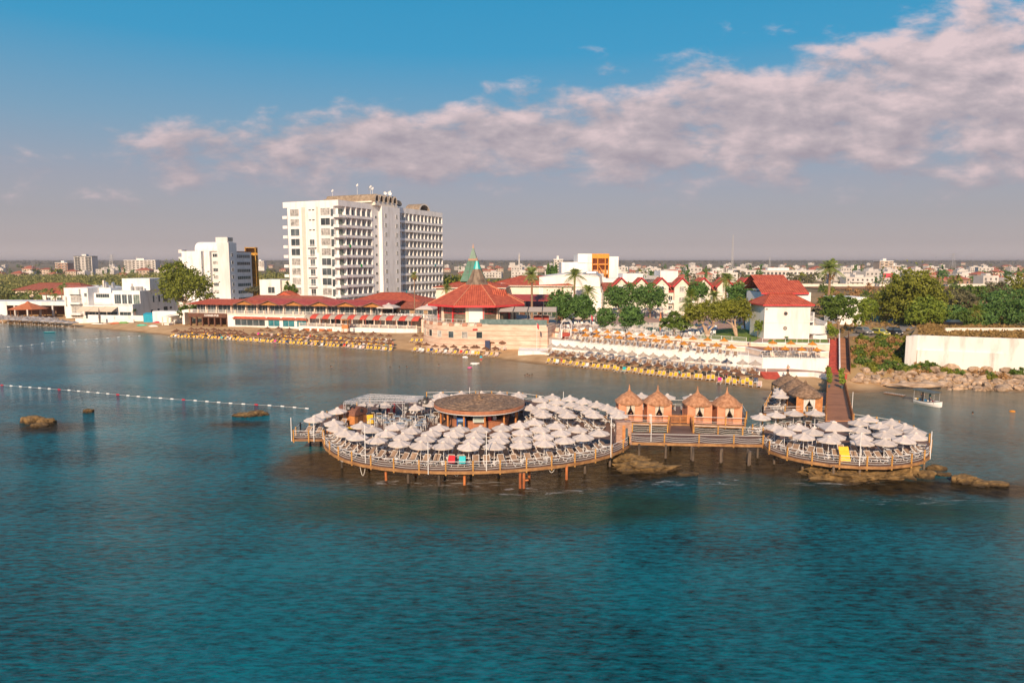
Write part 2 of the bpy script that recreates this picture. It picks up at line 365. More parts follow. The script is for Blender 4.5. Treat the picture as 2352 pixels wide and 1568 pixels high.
def build_sea():
    xs = np.concatenate([np.linspace(-3000, -260, 14), np.linspace(-250, 250, 251), np.linspace(260, 3000, 14)])
    ys = np.concatenate([np.linspace(-400, 20, 8), np.linspace(24, 320, 149), np.linspace(330, 700, 8)])
    b = MB(); sh = []; rf = []; gr = []
    for y in ys:
        for x in xs:
            b.v.append((x, y, 0.0)); s = 0.
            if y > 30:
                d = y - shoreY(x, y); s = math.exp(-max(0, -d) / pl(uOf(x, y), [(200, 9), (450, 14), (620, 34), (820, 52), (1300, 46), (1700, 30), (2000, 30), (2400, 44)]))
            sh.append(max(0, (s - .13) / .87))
            r = g = 0.
            if abs(x) < 110 and 50 < y < 130:
                r = sum(blob(x, y, *q) for q in REEF) + .45 * sum(blob(x, y, *q) for q in PATCH); g = sum(blob(x, y, *q) for q in GREEN)
            rf.append(min(1.3, r)); gr.append(min(1.2, g))
    nx = len(xs)
    for i in range(len(ys) - 1):
        for j in range(nx - 1):
            b.f.append((i * nx + j, i * nx + j + 1, (i + 1) * nx + j + 1, (i + 1) * nx + j)); b.m.append(0)
    m = bpy.data.materials.new('sea_water'); m.use_nodes = True; nt = m.node_tree; N = nt.nodes; L = nt.links
    p = N['Principled BSDF']; p.inputs['Roughness'].default_value = .05; p.inputs['IOR'].default_value = 1.1
    geo = N.new('ShaderNodeNewGeometry'); P = geo.outputs['Position']
    def noi(scale, stretch, rot, det=4, rough=.55, dist=0.):
        mp = N.new('ShaderNodeMapping'); mp.inputs['Scale'].default_value = stretch; mp.inputs['Rotation'].default_value = (0, 0, rot); L.new(P, mp.inputs[0])
        n = N.new('ShaderNodeTexNoise'); n.inputs['Scale'].default_value = scale; n.inputs['Detail'].default_value = det; n.inputs['Roughness'].default_value = rough; n.inputs['Distortion'].default_value = dist
        L.new(mp.outputs[0], n.inputs['Vector']); return n.outputs[0]
    def ma(op, a, bb=None, c=None, clamp=False):
        n = N.new('ShaderNodeMath'); n.operation = op; n.use_clamp = clamp
        for i, q in enumerate((a, bb, c)):
            if q is None: continue
            if hasattr(q, 'node'): L.new(q, n.inputs[i])
            else: n.inputs[i].default_value = q
        return n.outputs[0]
    def att(nm): a = N.new('ShaderNodeAttribute'); a.attribute_name = nm; return a.outputs['Fac']
    def mixc(f, a, bb):
        n = N.new('ShaderNodeMix'); n.data_type = 'RGBA'; L.new(f, n.inputs[0])
        for s, q in ((6, a), (7, bb)):
            if hasattr(q, 'node'): L.new(q, n.inputs[s])
            else: n.inputs[s].default_value = (*q, 1)
        return n.outputs[2]
    big = noi(.045, (1, 1.6, 1), .2, 5); mid = noi(1.5, (.5, 1.6, 1), .15, 8, .72)  # mid: light and dark of the ripples, painted into the base colour
    deep = mixc(ma('MULTIPLY_ADD', ma('ADD', ma('MULTIPLY', big, .7), ma('MULTIPLY', mid, 1.35)), 2.5, -2.0, True), (.0001, .020, .028), (.0001, .165, .215))
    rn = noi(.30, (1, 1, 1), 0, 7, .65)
    sand_refl = mixc(ma('MULTIPLY_ADD', rn, 2, -.5, True), (.13, .11, .066), (.29, .215, .125))  # sandy shallows, with the warm shore reflection painted into the same tan
    c = mixc(ma('MULTIPLY', att('shoal_refl'), .95, None, True), deep, sand_refl)
    gcol = mixc(ma('MULTIPLY_ADD', rn, 2.4, -.7, True), (.002, .020, .016), (.010, .075, .058))
    c = mixc(ma('MULTIPLY_ADD', att('green'), 1.2, ma('MULTIPLY_ADD', rn, 1.2, -.75), True), c, gcol)
    rcol = mixc(ma('MULTIPLY_ADD', noi(.8, (1, 1, 1), 0, 6), 2.6, -.8, True), (.006, .006, .004), (.062, .042, .018))
    c = mixc(ma('MULTIPLY_ADD', att('reef'), 1.5, ma('MULTIPLY_ADD', rn, 1.6, -1.15), True), c, rcol)
    # surf foam where waves break on the reef edge
    fo = ma('MULTIPLY', ma('MULTIPLY_ADD', noi(.55, (.6, 2.2, 1), .1, 8, .7, 1.0), 9, -4.95, True), att('foam'))
    c = mixc(fo, c, (.55, .57, .58))
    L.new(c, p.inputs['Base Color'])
    h = ma('ADD', ma('MULTIPLY', noi(.8, (.6, 1.4, 1), .2, 5, .62, .3), .6), ma('MULTIPLY', noi(3.0, (.7, 1.2, 1), -.1, 5, .65, .2), .40))
    h = ma('ADD', h, ma('MULTIPLY', noi(.12, (.3, 1.4, 1), .12, 2), .35))
    h = ma('MULTIPLY', h, ma('MULTIPLY_ADD', noi(.02, (1, 2, 1), .4, 3), .9, .45))
    sy = N.new('ShaderNodeSeparateXYZ'); L.new(P, sy.inputs[0]); mr = N.new('ShaderNodeMapRange'); L.new(sy.outputs[1], mr.inputs[0])   # the bay is calmer than the open water
    mr.inputs[1].default_value = 60; mr.inputs[2].default_value = 150; mr.inputs[3].default_value = 1; mr.inputs[4].default_value = .3
    h = ma('MULTIPLY', h, mr.outputs[0])
    bp = N.new('ShaderNodeBump'); bp.inputs['Strength'].default_value = 1.0; bp.inputs['Distance'].default_value = .36; L.new(h, bp.inputs['Height']); L.new(bp.outputs[0], p.inputs['Normal'])
    o = b.build('sea', m)
    FO = [(2, 73, 9, 1.3), (15, 76.5, 6, 1.1), (-10, 76, 8, 1.2), (24, 76.5, 4, .8), (44, 70.5, 6, .8), (38, 76, 4, .6)]
    fm = [min(1.2, sum(blob(v[0], v[1], *q) for q in FO)) if (abs(v[0]) < 70 and 60 < v[1] < 90) else (.42 if 90 < v[1] < 300 and -1.6 < v[1] - shoreY(v[0], v[1]) < 1.2 else 0.) for v in b.v]
    for nm, arr in (('shoal_refl', sh), ('reef', rf), ('green', gr), ('foam', fm)):
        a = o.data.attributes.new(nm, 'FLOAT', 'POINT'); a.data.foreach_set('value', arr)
    tag(o, kind='structure')
build_sea()
# ------------------------------------------------------------------ decks over the water
DZ = 1.9
ROPE = mat('white_rope', (.74, .72, .68), rough=.7)
PILE = mat('steel_pile', (.05, .042, .036), (.17, .125, .09), 1.2, .6, stretch=(1, 1, .4))
RUST = mat('rusty_pile', (.22, .06, .02), (.60, .20, .06), 1.0, .8, stretch=(1, 1, .5))
EDGE = mat('deck_edge_board', (.24, .115, .042), (.44, .235, .095), 1.4, .7)
POSTM = mat('rail_post', (.36, .17, .035), (.56, .30, .075), 1.5, .7)
def resample(pts, step):
    pts = [Vector(p) for p in pts]; out = [pts[0]]; acc = 0
    for a, b in zip(pts, pts[1:]):
        l = (b - a).length; t = step - acc
        while t <= l:
            out.append(a.lerp(b, t / l)); t += step
        acc = (acc + l) % step if l > 0 else acc
    if (out[-1] - pts[-1]).length > step * .4: out.append(pts[-1])
    else: out[-1] = pts[-1]
    return out
def railing(label, px, z=DZ, step=3.2, h=1.05, ropes=3, sag=.1, world=False, below=.5, name='rope_railing', pm=None, top=True, cat='railing'):
    pts = px if world else [G(u, v, z) for u, v in px]
    pts = resample(pts, step); o = Vector(pts[0]); o.z = z
    r = thing(name, label, cat, o)
    L = [p - o for p in pts]
    for p in L:
        b = MB(); b.cbox((p.x, p.y, p.z + (h - below) / 2 + .03), .16, .16, h + below + .1); b.cbox((p.x, p.y, p.z + h + .1), .19, .19, .04); b.build('post', pm or POSTM, r)
    if top:
        b = MB(); b.path([p + Vector((0, 0, h)) for p in L], .032, 5); b.build('top_rail', METALW, r)
    for k in range(ropes):
        b = MB(); q = []
        for i, (a, c) in enumerate(zip(L, L[1:])):
            for j in range(4):
                t = j / 4; p = a.lerp(c, t); q.append(p + Vector((0, 0, h * (.25 + .24 * k) - sag * 4 * t * (1 - t))))
        q.append(L[-1] + Vector((0, 0, h * (.25 + .24 * k)))); b.path(q, .022, 4); b.build('rope', ROPE, r)
    return r
def deck(name, label, px, piles, z=DZ, rusty=(), cat='deck', floor=None, double=()):
    pts = [G(u, v, z) for u, v in px]; o = (sum(p[0] for p in pts) / len(pts), sum(p[1] for p in pts) / len(pts), 0)
    r = thing(name, label, cat, o); P = [(p[0] - o[0], p[1] - o[1]) for p in pts]
    MB().prism(P, z - .16, z).build('floor', floor or DECKW, r)
    c = (0, 0); Q = [(p[0] * .997, p[1] * .997) for p in P]
    b = MB()
    n = len(P)
    for i in range(n):
        a, d = Vector((*P[i], 0)), Vector((*P[(i + 1) % n], 0)); e = (d - a)
        if e.length < .05: continue
        nn = Vector((e.y, -e.x, 0)).normalized()
        if nn.dot(a) < 0: nn = -nn
        b.obox(a + Vector((0, 0, z - .36)) + nn * .01, e, nn * .09, (0, 0, .32))
    b.build('edge_board', EDGE, r)
    # joists below
    b = MB(); xs = [p[0] for p in P]; ys = [p[1] for p in P]; 
    def inside(x, y):
        k = False
        for i in range(n):
            x1, y1 = P[i]; x2, y2 = P[(i + 1) % n]
            if (y1 > y) != (y2 > y) and x < (x2 - x1) * (y - y1) / (y2 - y1) + x1: k = not k
        return k
    y = min(ys) + .6
    while y < max(ys):
        run = [x for x in np.arange(min(xs), max(xs), .25) if inside(x, y)]
        if len(run) > 4: b.box(run[0] + .2, run[-1] - .2, y - .07, y + .07, z - .44, z - .17)
        y += 2.2
    b.build('joists', WOODB, r)
    for k, (u, v) in enumerate(piles):
        g = G(u, v, 0); x, yy = g[0] - o[0], g[1] - o[1]; mm = RUST if k in rusty else PILE
        b = MB(); b.tube((x, yy, -2.5), (x, yy, z - .17), .15, .15, 8)
        if k in double: b.tube((x + .42, yy, -2.5), (x + .42, yy, z - .17), .15, .15, 8); b.tube((x + .42, yy, .9), (x + .95, yy, .95), .09, .09, 6)
        b.build('pile', mm, r)
    return r
def z1(x, y): return (649.3 + .2083 * x, 882 + .2083 * y)
def z2(x, y): return (1078 + .1823 * x, 882 + .1823 * y)
def z3(x, y): return (1384.25 + .1719 * x, 857.5 + .1719 * y)
def z4(x, y): return (1715 + .1979 * x, 845.25 + .1979 * y)
FRONT = [(742, 1007), (744, 1017), (749, 1027), (768, 1042), (795, 1055), (833, 1065), (876, 1071.6), (926, 1077), (980, 1080), (1041, 1081.5), (1102, 1080.5), (1164, 1078), (1222, 1073.5), (1276, 1068), (1324, 1061), (1366, 1053), (1399, 1044), (1424, 1033), (1443, 1022)]
BACK = [(1452, 1004), (1446, 990), (1424, 974), (1350, 950), (1256, 925), (1200, 917), (1120, 912), (980, 915), (850, 928), (765, 955), (690, 990)]
piles = [z1(305, 660), z1(655, 920), z1(1140, 1060), z1(1465, 1010), z1(1385, 1090), z1(1725, 1115), z1(1790, 1040), z1(2005, 1110), z1(2075, 1040), z2(370, 1180), z2(640, 1310), z2(755, 1200), z2(1135, 1125), z2(1225, 1200), z2(1455, 1125), z2(1770, 1035), z1(955, 930), z1(420, 640)]
deck('pier_deck', 'big round brown timber deck on steel piles crowded with white parasols', [(671, 1007)] + FRONT + BACK, piles, rusty=(2, 3, 7, 10, 11, 13), double=(10,))
rail_px = FRONT
railing('white topped rope railing along the curved seaward edge of the big round deck', FRONT, step=3.05)
railing('rope railing round the narrow platform at the left end of the big deck', [(744, 1007), (671, 1007), (690, 990)], step=2.0)
railing('weathered rope railing behind the narrow left platform beside the barrel hut', [(690, 990), (723, 974), (765, 955), (850, 928)], step=2.6, ropes=2)
railing('rope railing along the landward back edge of the big round deck', [(980, 915), (1120, 912), (1200, 917), (1256, 925), (1350, 950), (1424, 974)], step=2.8, ropes=2)
railing('short rope railing joining the stone pillar to the footbridge', [(1443, 1022), (1447, 1012)], step=1.2)
# bridge with the way to the cabanas
BR = [(1446, 1014.5), (1600, 1017.5), (1752, 1020), (1752, 1001), (1592, 994), (1588, 977), (1538, 977), (1534, 993), (1452, 991)]
deck('footbridge', 'brown plank footbridge between the round decks with a branch to the cabanas', BR, [z3(485, 1110), z3(840, 1130), z3(905, 990), z3(1185, 1150), z3(1205, 1165), z3(1575, 1190), z3(1590, 1180), z3(1935, 1190), z3(1960, 1210), z3(2068, 1050)], cat='bridge')
railing('rope railing on the seaward side of the plank footbridge', [(1447, 1014), (1752, 1019.5)], step=4.4, sag=.22)
railing('rope railing on the landward side of the footbridge left of the cabana branch', [(1452, 991.5), (1533, 993)], step=2.4, sag=.12)
railing('rope railing on the landward side of the footbridge right of the cabana branch', [(1593, 994), (1752, 1001)], step=3.2, sag=.2)
deck('cabana_platform', 'timber platform carrying the four thatched orange cabanas', [(1436, 969), (1711, 977.5), (1714, 962), (1700, 937), (1440, 930)], [z3(600, 800), z3(1465, 830), z3(1490, 835), z3(1785, 840), z3(600, 770), z3(1000, 790), z3(1800, 830)], z=DZ + .05)
railing('rope railing before the two left thatched cabanas', [(1438, 969), (1536, 972)], z=DZ + .05, step=4.5, ropes=2, sag=.15)
railing('rope railing before the two right thatched cabanas', [(1592, 973.5), (1711, 977)], z=DZ + .05, step=4.5, ropes=2, sag=.15)
railing('rope railing behind the row of thatched cabanas', [(1440, 930), (1700, 937), (1714, 962)], z=DZ + .05, step=5, ropes=2)
for k, (a, bb) in enumerate((((1537, 992), (1540, 976)), ((1590, 993), (1586, 976)))):
    railing('dark rustic log rail on the %s side of the ramp to the cabanas' % ('left', 'right')[k], [a, bb], step=1.1, ropes=2, sag=.04, pm=WOODB, top=False, name='log_railing')
# right deck
RF = [(1753.5, 1019), (1766, 1033), (1798, 1045), (1847, 1056), (1906, 1065), (1972, 1069.5), (2033, 1070.5), (2085, 1065.5), (2117, 1058), (2134, 1047.5), (2138, 1030)]
RB = [(2134, 1015), (2107, 1000), (2060, 982), (1960, 967), (1897, 967), (1856, 970), (1813, 974), (1745, 985), (1728, 993), (1748, 1003)]
deck('pier_deck', 'small round timber deck at the right end of the footbridge', RF + RB, [z4(20, 1130), z4(35, 1120), z4(318, 1110), z4(645, 1200), z4(1000, 1310), z4(1305, 1305), z4(1705, 1225), z4(2055, 1170), z4(125, 1040), z4(1990, 1100), z4(390, 600), z4(640, 620)])
railing('white topped rope railing along the curved seaward edge of the small right deck', RF, step=2.95)
railing('rope railing along the left landward edge of the small right deck', [(1728, 993), (1745, 985), (1813, 974), (1856, 970), (1897, 967)], step=3.1)
railing('rope railing along the right landward edge of the small right deck', [(1960, 967), (2060, 982), (2107, 1000), (2134, 1015)], step=3.1, ropes=2)
# platform with the long thatched hut
deck('hut_platform', 'timber platform beside the walkway carrying the long thatched hut', [(1751, 949), (1896, 949), (1900, 902), (1780, 900), (1770, 915)], [z4(290, 610), z4(390, 620), z4(640, 620), z4(860, 590), z4(200, 600)])
railing('rope railing before the long thatched hut and four parasols', [(1752, 949), (1895, 949)], step=3.4)
railing('rope railing at the left side of the hut platform', [(1752, 949), (1770, 915), (1780, 901)], step=2.6, ropes=2)
# walkway to the shore
WK = plank_mat('walkway_boards', (.25, .105, .045), (.45, .20, .095), .32, 0.05)
WKL = [G(1896, 966, 2.0), G(1899, 905, 2.0), G(1902, 858, 2.15)]; WKR = [G(1958, 966, 2.0), G(1944, 905, 2.0), G(1933, 857, 2.15)]
def walkway():
    r = thing('walkway', 'long reddish brown plank walkway leading straight from deck to shore', 'walkway', WKL[0])
    o = Vector(WKL[0]); b = MB()
    for i in range(2):
        q = [Vector(WKL[i]) - o, Vector(WKR[i]) - o, Vector(WKR[i + 1]) - o, Vector(WKL[i + 1]) - o]
        up = Vector((0, 0, .02)); dn = Vector((0, 0, -.2))
        b.mesh([p + dn for p in q] + [p + up for p in q], [(4, 5, 6, 7), (0, 3, 2, 1), (0, 1, 5, 4), (1, 2, 6, 5), (2, 3, 7, 6), (3, 0, 4, 7)])
    b.build('floor', WK, r)
    for t in (.15, .4, .65, .9):
        for s in (WKL, WKR):
            p = Vector(s[0]).lerp(Vector(s[2]), t) - o; MB().tube((p.x, p.y, -4), (p.x, p.y, -.2), .15, .15, 8).build('pile', PILE, r)
walkway()
for k, sd_ in enumerate((WKL, WKR)):
    railing('rustic brown log railing along the %s side of the plank walkway' % ('left', 'right')[k], [Vector(p) for p in sd_], z=2.0, step=1.15, h=1.0, ropes=3, sag=.0, world=True, pm=WOODB, top=False, name='log_railing')
# white light poles on the rims
pole0 = None
def pole(u, v, z, h, label, lamp=False):
    g = G(u, v, z); r = thing('light_pole', label, 'pole', (g[0], g[1], z - .35), group='white poles round the decks')
    MB().tube((0, 0, 0), (0, 0, h), .055, .045, 6).build('shaft', METALW, r)
    if lamp: MB().cbox((0, 0, h + .05), .34, .2, .16).build('lamp_head', METALW, r)
for k, (a, h) in enumerate([(z1(98, 600), 3.2), (z1(345, 605), 3.2), (z1(913, 870), 4.9), (z1(1605, 960), 3.7), (z1(2247, 950), 4.9), (z2(1783, 885), 5.0)]):
    pole(*a, DZ, h, 'thin white pole, %s from the left along the rim of the big deck' % ordw(k))
pole(*z3(645, 905), DZ, 3.9, 'white pole at the seaward rail of the footbridge'); pole(*z3(632, 770), DZ, 2.6, 'white lamp pole at the landward rail of the footbridge', True)
pole(*z4(1308, 1130), DZ, 4.2, 'white pole at the middle of the small deck rim'); pole(*z4(2130, 1020), DZ, 3.4, 'thick white pole at the right end of the small deck')
pole(*z3(311, 560), DZ, 3.4, 'white pole in front of the leftmost cabana'); pole(*z4(1225, 450), 1.0, 2.9, 'white pole right of the plank walkway standing in the water')
pole(1294, 935, DZ, 2.9, 'white pole rising behind the parasols at the back of the big deck')
pole(1079, 921, DZ, 2.7, 'white pole rising behind the thatched bar')

# ------------------------------------------------------------------ thatch
THATCH = mat('weathered_thatch', (.115, .072, .045), (.34, .22, .14), 2.2, .95, bump=.8, bscale=6, stretch=(1, 1, 2.5), detail=9)
THATCHO = mat('golden_thatch', (.30, .135, .065), (.56, .29, .16), 2.6, .95, bump=.8, bscale=7, stretch=(1, 1, .5), detail=9)
SALMON = mat('salmon_timber', (.60, .235, .12), (.74, .33, .185), 1.4, .7)
CURT = mat('cream_curtain', (.78, .68, .52), (.86, .78, .64), 3, .9, trans=.25)
def thatch_roof(sx, sy, h, spike, rng, p=3.2, n=36, eave=.28, rings=9):
    b = MB(); prof = []
    k = len(b.v)
    for i in range(rings + 1):
        t = i / rings; rr = 1 - t; z = h * (t ** .82 if False else (1 - (1 - t) ** 1.0)) + .12 * h * math.sin(t * math.pi)
        step = .035 * (i % 3 == 0)
        for j in range(n):
            a = 2 * math.pi * j / n; c, s = math.cos(a), math.sin(a)
            q = 1 / (abs(c) ** p + abs(s) ** p) ** (1 / p); q = 1 + (q - 1) * (1 - t)
            jit = rng.uniform(-.04, .04)
            b.v.append((c * q * rr * sx * (1 + step) + rng.uniform(-.03, .03), s * q * rr * sy * (1 + step), z + jit + .03 * (i % 3 == 1)))
    for j in range(n):   # ragged hanging edge
        a = 2 * math.pi * j / n; c, s = math.cos(a), math.sin(a); q = 1 / (abs(c) ** p + abs(s) ** p) ** (1 / p)
        b.v.append((c * q * sx * .985, s * q * sy * .985, -eave + rng.uniform(-.07, .07)))
    for i in range(rings):
        for j in range(n):
            q = (j + 1) % n; b.f.append((i * n + j, i * n + q, (i + 1) * n + q, (i + 1) * n + j)); b.m.append(0)
    e = (rings + 1) * n
    for j in range(n): q = (j + 1) % n; b.f.append((e + j, e + q, q, j)); b.m.append(0)
    if spike: b.lathe([(.34, h - .12), (.2, h + .15), (.11, h + .45), (.05, h + spike)], 10)
    return b
def cabana(u, v, label, rng, W=3.5, wood=SALMON, th=THATCHO, D=3.4):
    g = G(u, v, DZ + .05); r = thing('cabana', label, 'cabana', g, R(-2), 'thatched orange cabanas on the platform')
    hw = W / 2; H = 2.62
    b = MB()
    for x in (-hw, hw - .14):
        for y in (0, D - .14): b.box(x, x + .14, y, y + .14, 0, H)
    b.box(-hw + .14, hw - .14, .01, .13, H - .22, H); b.box(-hw + .14, hw - .14, D - .13, D - .01, H - .22, H)
    for x in (-hw + .01, hw - .13): b.box(x, x + .12, .14, D - .14, H - .22, H)
    b.build('frame', wood, r)
    oL, oR = -hw * .36, hw * .36
    for x0, x1 in ((-hw + .14, oL), (oR, hw - .14)):      # louvred front panels
        b = MB(); b.box(x0, x1, .045, .07, .02, H - .22)
        for k in range(15): zz = .95 + k * .098; b.obox((x0 + .1, .012, zz), (x1 - x0 - .2, 0, 0), (0, .03, .045), (0, 0, .03))
        for zz in (.02, .84, H - .32): b.box(x0 + .005, x1 - .005, .0, .043, zz, zz + .1)
        b.box(x0 + .005, x0 + .09, .002, .044, .12, H - .32); b.box(x1 - .09, x1 - .005, .002, .044, .12, H - .32)
        b.build('louvre_panel', wood, r)
    b = MB()
    for k in range(7):
        x = oL + .03 + k * (oR - oL - .14) / 6; b.box(x, x + .1, .02, .06, .12, .88)
    b.box(oL, oR, .015, .07, .88, .98); b.box(oL, oR, .015, .07, .02, .12); b.build('balustrade', wood, r)
    for x in (-hw + .03, hw - .08):
        b = MB(); b.box(x, x + .05, .14, D - .14, .02, H - .22)
        for k in range(22): b.box(x - .015, x + .065, .18, D - .18, .1 + k * .105, .14 + k * .105)
        b.build('side_panel', wood, r)
    b = MB(); b.box(-hw + .14, hw - .14, D - .09, D - .05, .02, .95); b.build('back_panel', wood, r)
    for s in (-1, 1):       # tied curtains
        b = MB(); xo = s * hw * .345; n = 7
        rows = [(H - .24, .56), (1.9, .50), (1.45, .30), (1.2, .13), (.95, .20)]
        for zz, w in rows:
            for k in range(n): b.v.append((xo - s * w * k / (n - 1), .02 + .05 * math.sin(k * 2.4), zz))
        for i in range(len(rows) - 1):
            for k in range(n - 1): b.f.append((i * n + k, i * n + k + 1, (i + 1) * n + k + 1, (i + 1) * n + k)); b.m.append(0)
        b.build('curtain', CURT, r)
    b = MB(); b.box(-hw + .35, hw - .35, 1.3, D - .3, .04, .5); b.build('daybed', mat('navy_cushion', (.05, .06, .09), (.10, .11, .14), 2, .9), r)
    o = thatch_roof(W / 2 + .27, D / 2 + .27, 1.55, .95, rng).build('roof', th, r, (0, D / 2, H + .05), smooth=False)
    return r
_r = random.Random(5)
for (u, v), l in zip([(1448, 967.5), (1514, 969.3), (1606.5, 972.3), (1675, 974.8)],
                     ['leftmost thatched orange cabana, a white pole in front of its curtains', 'thatched orange cabana just left of the slatted gate', 'thatched orange cabana just right of the slatted gate', 'rightmost thatched orange cabana at the end of the platform']):
    cabana(u, v, l, _r)
# gate between the cabanas
g = G(1561, 972, DZ + .05); r = thing('slatted_gate', 'low orange slatted double gate between the middle cabanas', 'gate', (g[0], g[1], g[2]), R(-2))
for s in (-1, 1):
    b = MB(); x0 = -1.72 if s < 0 else .04
    for k in range(11): b.box(x0 + .04 + k * .155, x0 + .11 + k * .155, -.02, .02, .1, 1.2 + .12 * math.sin((k + .5) / 11 * math.pi))
    b.box(x0, x0 + 1.68, -.03, .03, .12, .22); b.box(x0, x0 + 1.68, -.03, .03, 1.02, 1.12); b.box(x0, x0 + .07, -.04, .04, .02, 1.25); b.box(x0 + 1.61, x0 + 1.68, -.04, .04, .02, 1.25)
    b.build('gate_leaf', WOODO, r)
# long thatched hut: three bays in a row away from the camera
g = G(1858, 949.5, DZ); r = thing('thatched_hut', 'long grey thatched hut of three bays beside the walkway with white curtains', 'hut', (g[0], g[1], DZ), R(-5))
HW = 1.95; b = MB()
for x in (-HW, HW - .16):
    for y in (0, 4.4, 8.8, 13.2): b.box(x, x + .16, y, y + .16, 0, 2.55)
b.box(-HW, HW, -.01, .12, 2.4, 2.62); b.build('frame', WOODO, r)
for x0, x1 in ((-HW + .16, -.85), (.85, HW - .16)):
    b = MB(); b.box(x0, x1, .05, .08, .02, 2.4)
    for k in range(16): b.obox((x0 + .08, .015, .75 + k * .1), (x1 - x0 - .16, 0, 0), (0, .03, .05), (0, 0, .03))
    b.box(x0, x1, .012, .049, .02, .68); b.build('louvre_panel', WOODO, r)
for s in (-1, 1):
    b = MB(); n = 7; rows = [(2.38, .86), (1.9, .8), (1.3, .5), (.95, .24), (.35, .42)]
    for zz, w in rows:
        for k in range(n): b.v.append((s * .85 - s * w * k / (n - 1), .03 + .05 * math.sin(k * 2.4), zz))
    for i in range(4):
        for k in range(n - 1): b.f.append((i * n + k, i * n + k + 1, (i + 1) * n + k + 1, (i + 1) * n + k)); b.m.append(0)
    b.build('curtain', mat('white_curtain', (.80, .77, .72), rough=.9, trans=.2), r)
b = MB(); b.box(-HW + .05, -HW + .11, .16, 13.2, .02, 1.1); b.box(HW - .11, HW - .05, .16, 13.2, .02, 1.1); b.build('side_panel', WOODB, r)
for k in range(3):
    thatch_roof(HW + .3, 2.55, 1.75, .35, _r).build('roof', THATCH, r, (0, 2.2 + 4.4 * k, 2.62))
# ------------------------------------------------------------------ round bar
cb = G(1101, 957, 0); CB = Vector((XU(1101, 97.5, 4.5), 97.5, DZ))
r = thing('thatched_bar', 'round open bar under a wide flat grey thatched roof', 'bar', CB)
RB_ = 6.55
b = MB(); n = 72; rings = 26
for i in range(rings + 1):
    t = i / rings
    for j in range(n):
        a = 2 * math.pi * j / n
        zz = .42 * t ** 1.1 + (.07 if i % 4 == 0 else 0) + _r.uniform(-.025, .025) + .1 * noise.noise((math.cos(a) * 2 + t * 3, math.sin(a) * 2, i * .7))
        b.v.append((math.cos(a) * RB_ * (1 - t), math.sin(a) * RB_ * (1 - t), 2.95 + zz))
for i in range(rings):
    for j in range(n): q = (j + 1) % n; b.f.append((i * n + j, i * n + q, (i + 1) * n + q, (i + 1) * n + j)); b.m.append(0)
b.lathe([(.6, 3.3), (.3, 3.65), (.13, 4.1), (.05, 4.6)], 12)
b.build('roof', THATCH, r)
FASC = mat('bar_fascia', (.34, .13, .065), (.46, .19, .10), 1.5, .6)
b = MB(); b.lathe([(RB_ - .02, 3.0), (RB_ + .03, 2.95), (RB_ + .03, 2.52), (RB_ - .12, 2.52), (RB_ - .12, 2.94)], 72); b.build('fascia', FASC, r)
b = MB(); b.lathe([(RB_ + .05, 2.50), (RB_ + .05, 2.42), (RB_ - .1, 2.42)], 72); b.build('trim', METALW, r)
b = MB(); b.lathe([(RB_ - .13, 2.6), (.1, 2.9)], 40); b.build('ceiling', WOODB, r)
for k in range(12):
    a = 2 * math.pi * (k + .35) / 12; MB().tube((5.6 * math.cos(a), 5.6 * math.sin(a), 0), (5.6 * math.cos(a), 5.6 * math.sin(a), 2.75), .14, .14, 8).build('post', WOODO, r)
b = MB(); b.lathe([(4.3, .0), (4.3, 1.05), (4.45, 1.05), (4.45, 1.14), (3.75, 1.14), (3.75, 0)], 40); b.build('counter', FASC, r)
b = MB(); b.lathe([(1.3, 0), (1.3, 2.1), (.1, 2.1)], 14); b.build('back_shelf', DARK, r)
BLUE = mat('blue_plastic', (.01, .085, .33), rough=.4); REDP = mat('red_plastic', (.55, .015, .02), rough=.45)
BLUEF = thing('drinks_cooler', 'blue drinks cooler standing at the left of the bar counter', 'cooler', (CB.x - 2.3, CB.y - 4.9, DZ), R(12))
MB().box(-.6, .6, -.35, .35, 0, 1.75).build('body', BLUE, BLUEF); MB().box(-.5, .5, -.37, -.352, .3, 1.25).build('door', GLASS, BLUEF); MB().box(-.52, .52, -.372, -.353, 1.35, 1.65).build('header_panel', mat('pale_blue', (.25, .40, .60), rough=.4), BLUEF)
sc_ = thing('glass_showcase', 'white framed glass showcase on the bar counter', 'showcase', (CB.x + .1, CB.y - 4.75, DZ + 1.14)); b = MB()
for x in (-.75, .7):
    for y in (-.25, .2): b.box(x, x + .05, y, y + .05, 0, .95)
b.box(-.75, .75, -.25, .25, .95, 1.0); b.box(-.74, .74, -.24, .24, 0, .04); b.build('frame', METALW, sc_); MB().box(-.7, .7, -.235, -.225, .04, .95).build('pane', mat('pale_glass', (.42, .50, .46), rough=.1), sc_)
for k, (dx, cl) in enumerate(((1.6, 'red'), (2.3, 'white'), (-3.3, 'silver'))):
    q = thing('bar_box', '%s box standing on the counter under the thatched bar roof' % cl, 'box', (CB.x + dx, CB.y - math.sqrt(16.2 - dx * dx) , DZ + 1.14)); b = MB(); b.cbox((0, 0, .28), .5, .4, .56); b.build('body', {'red': REDP, 'white': METALW, 'silver': METALG}[cl], q); MB().cbox((0, 0, .59), .54, .44, .05).build('lid', METALG, q)
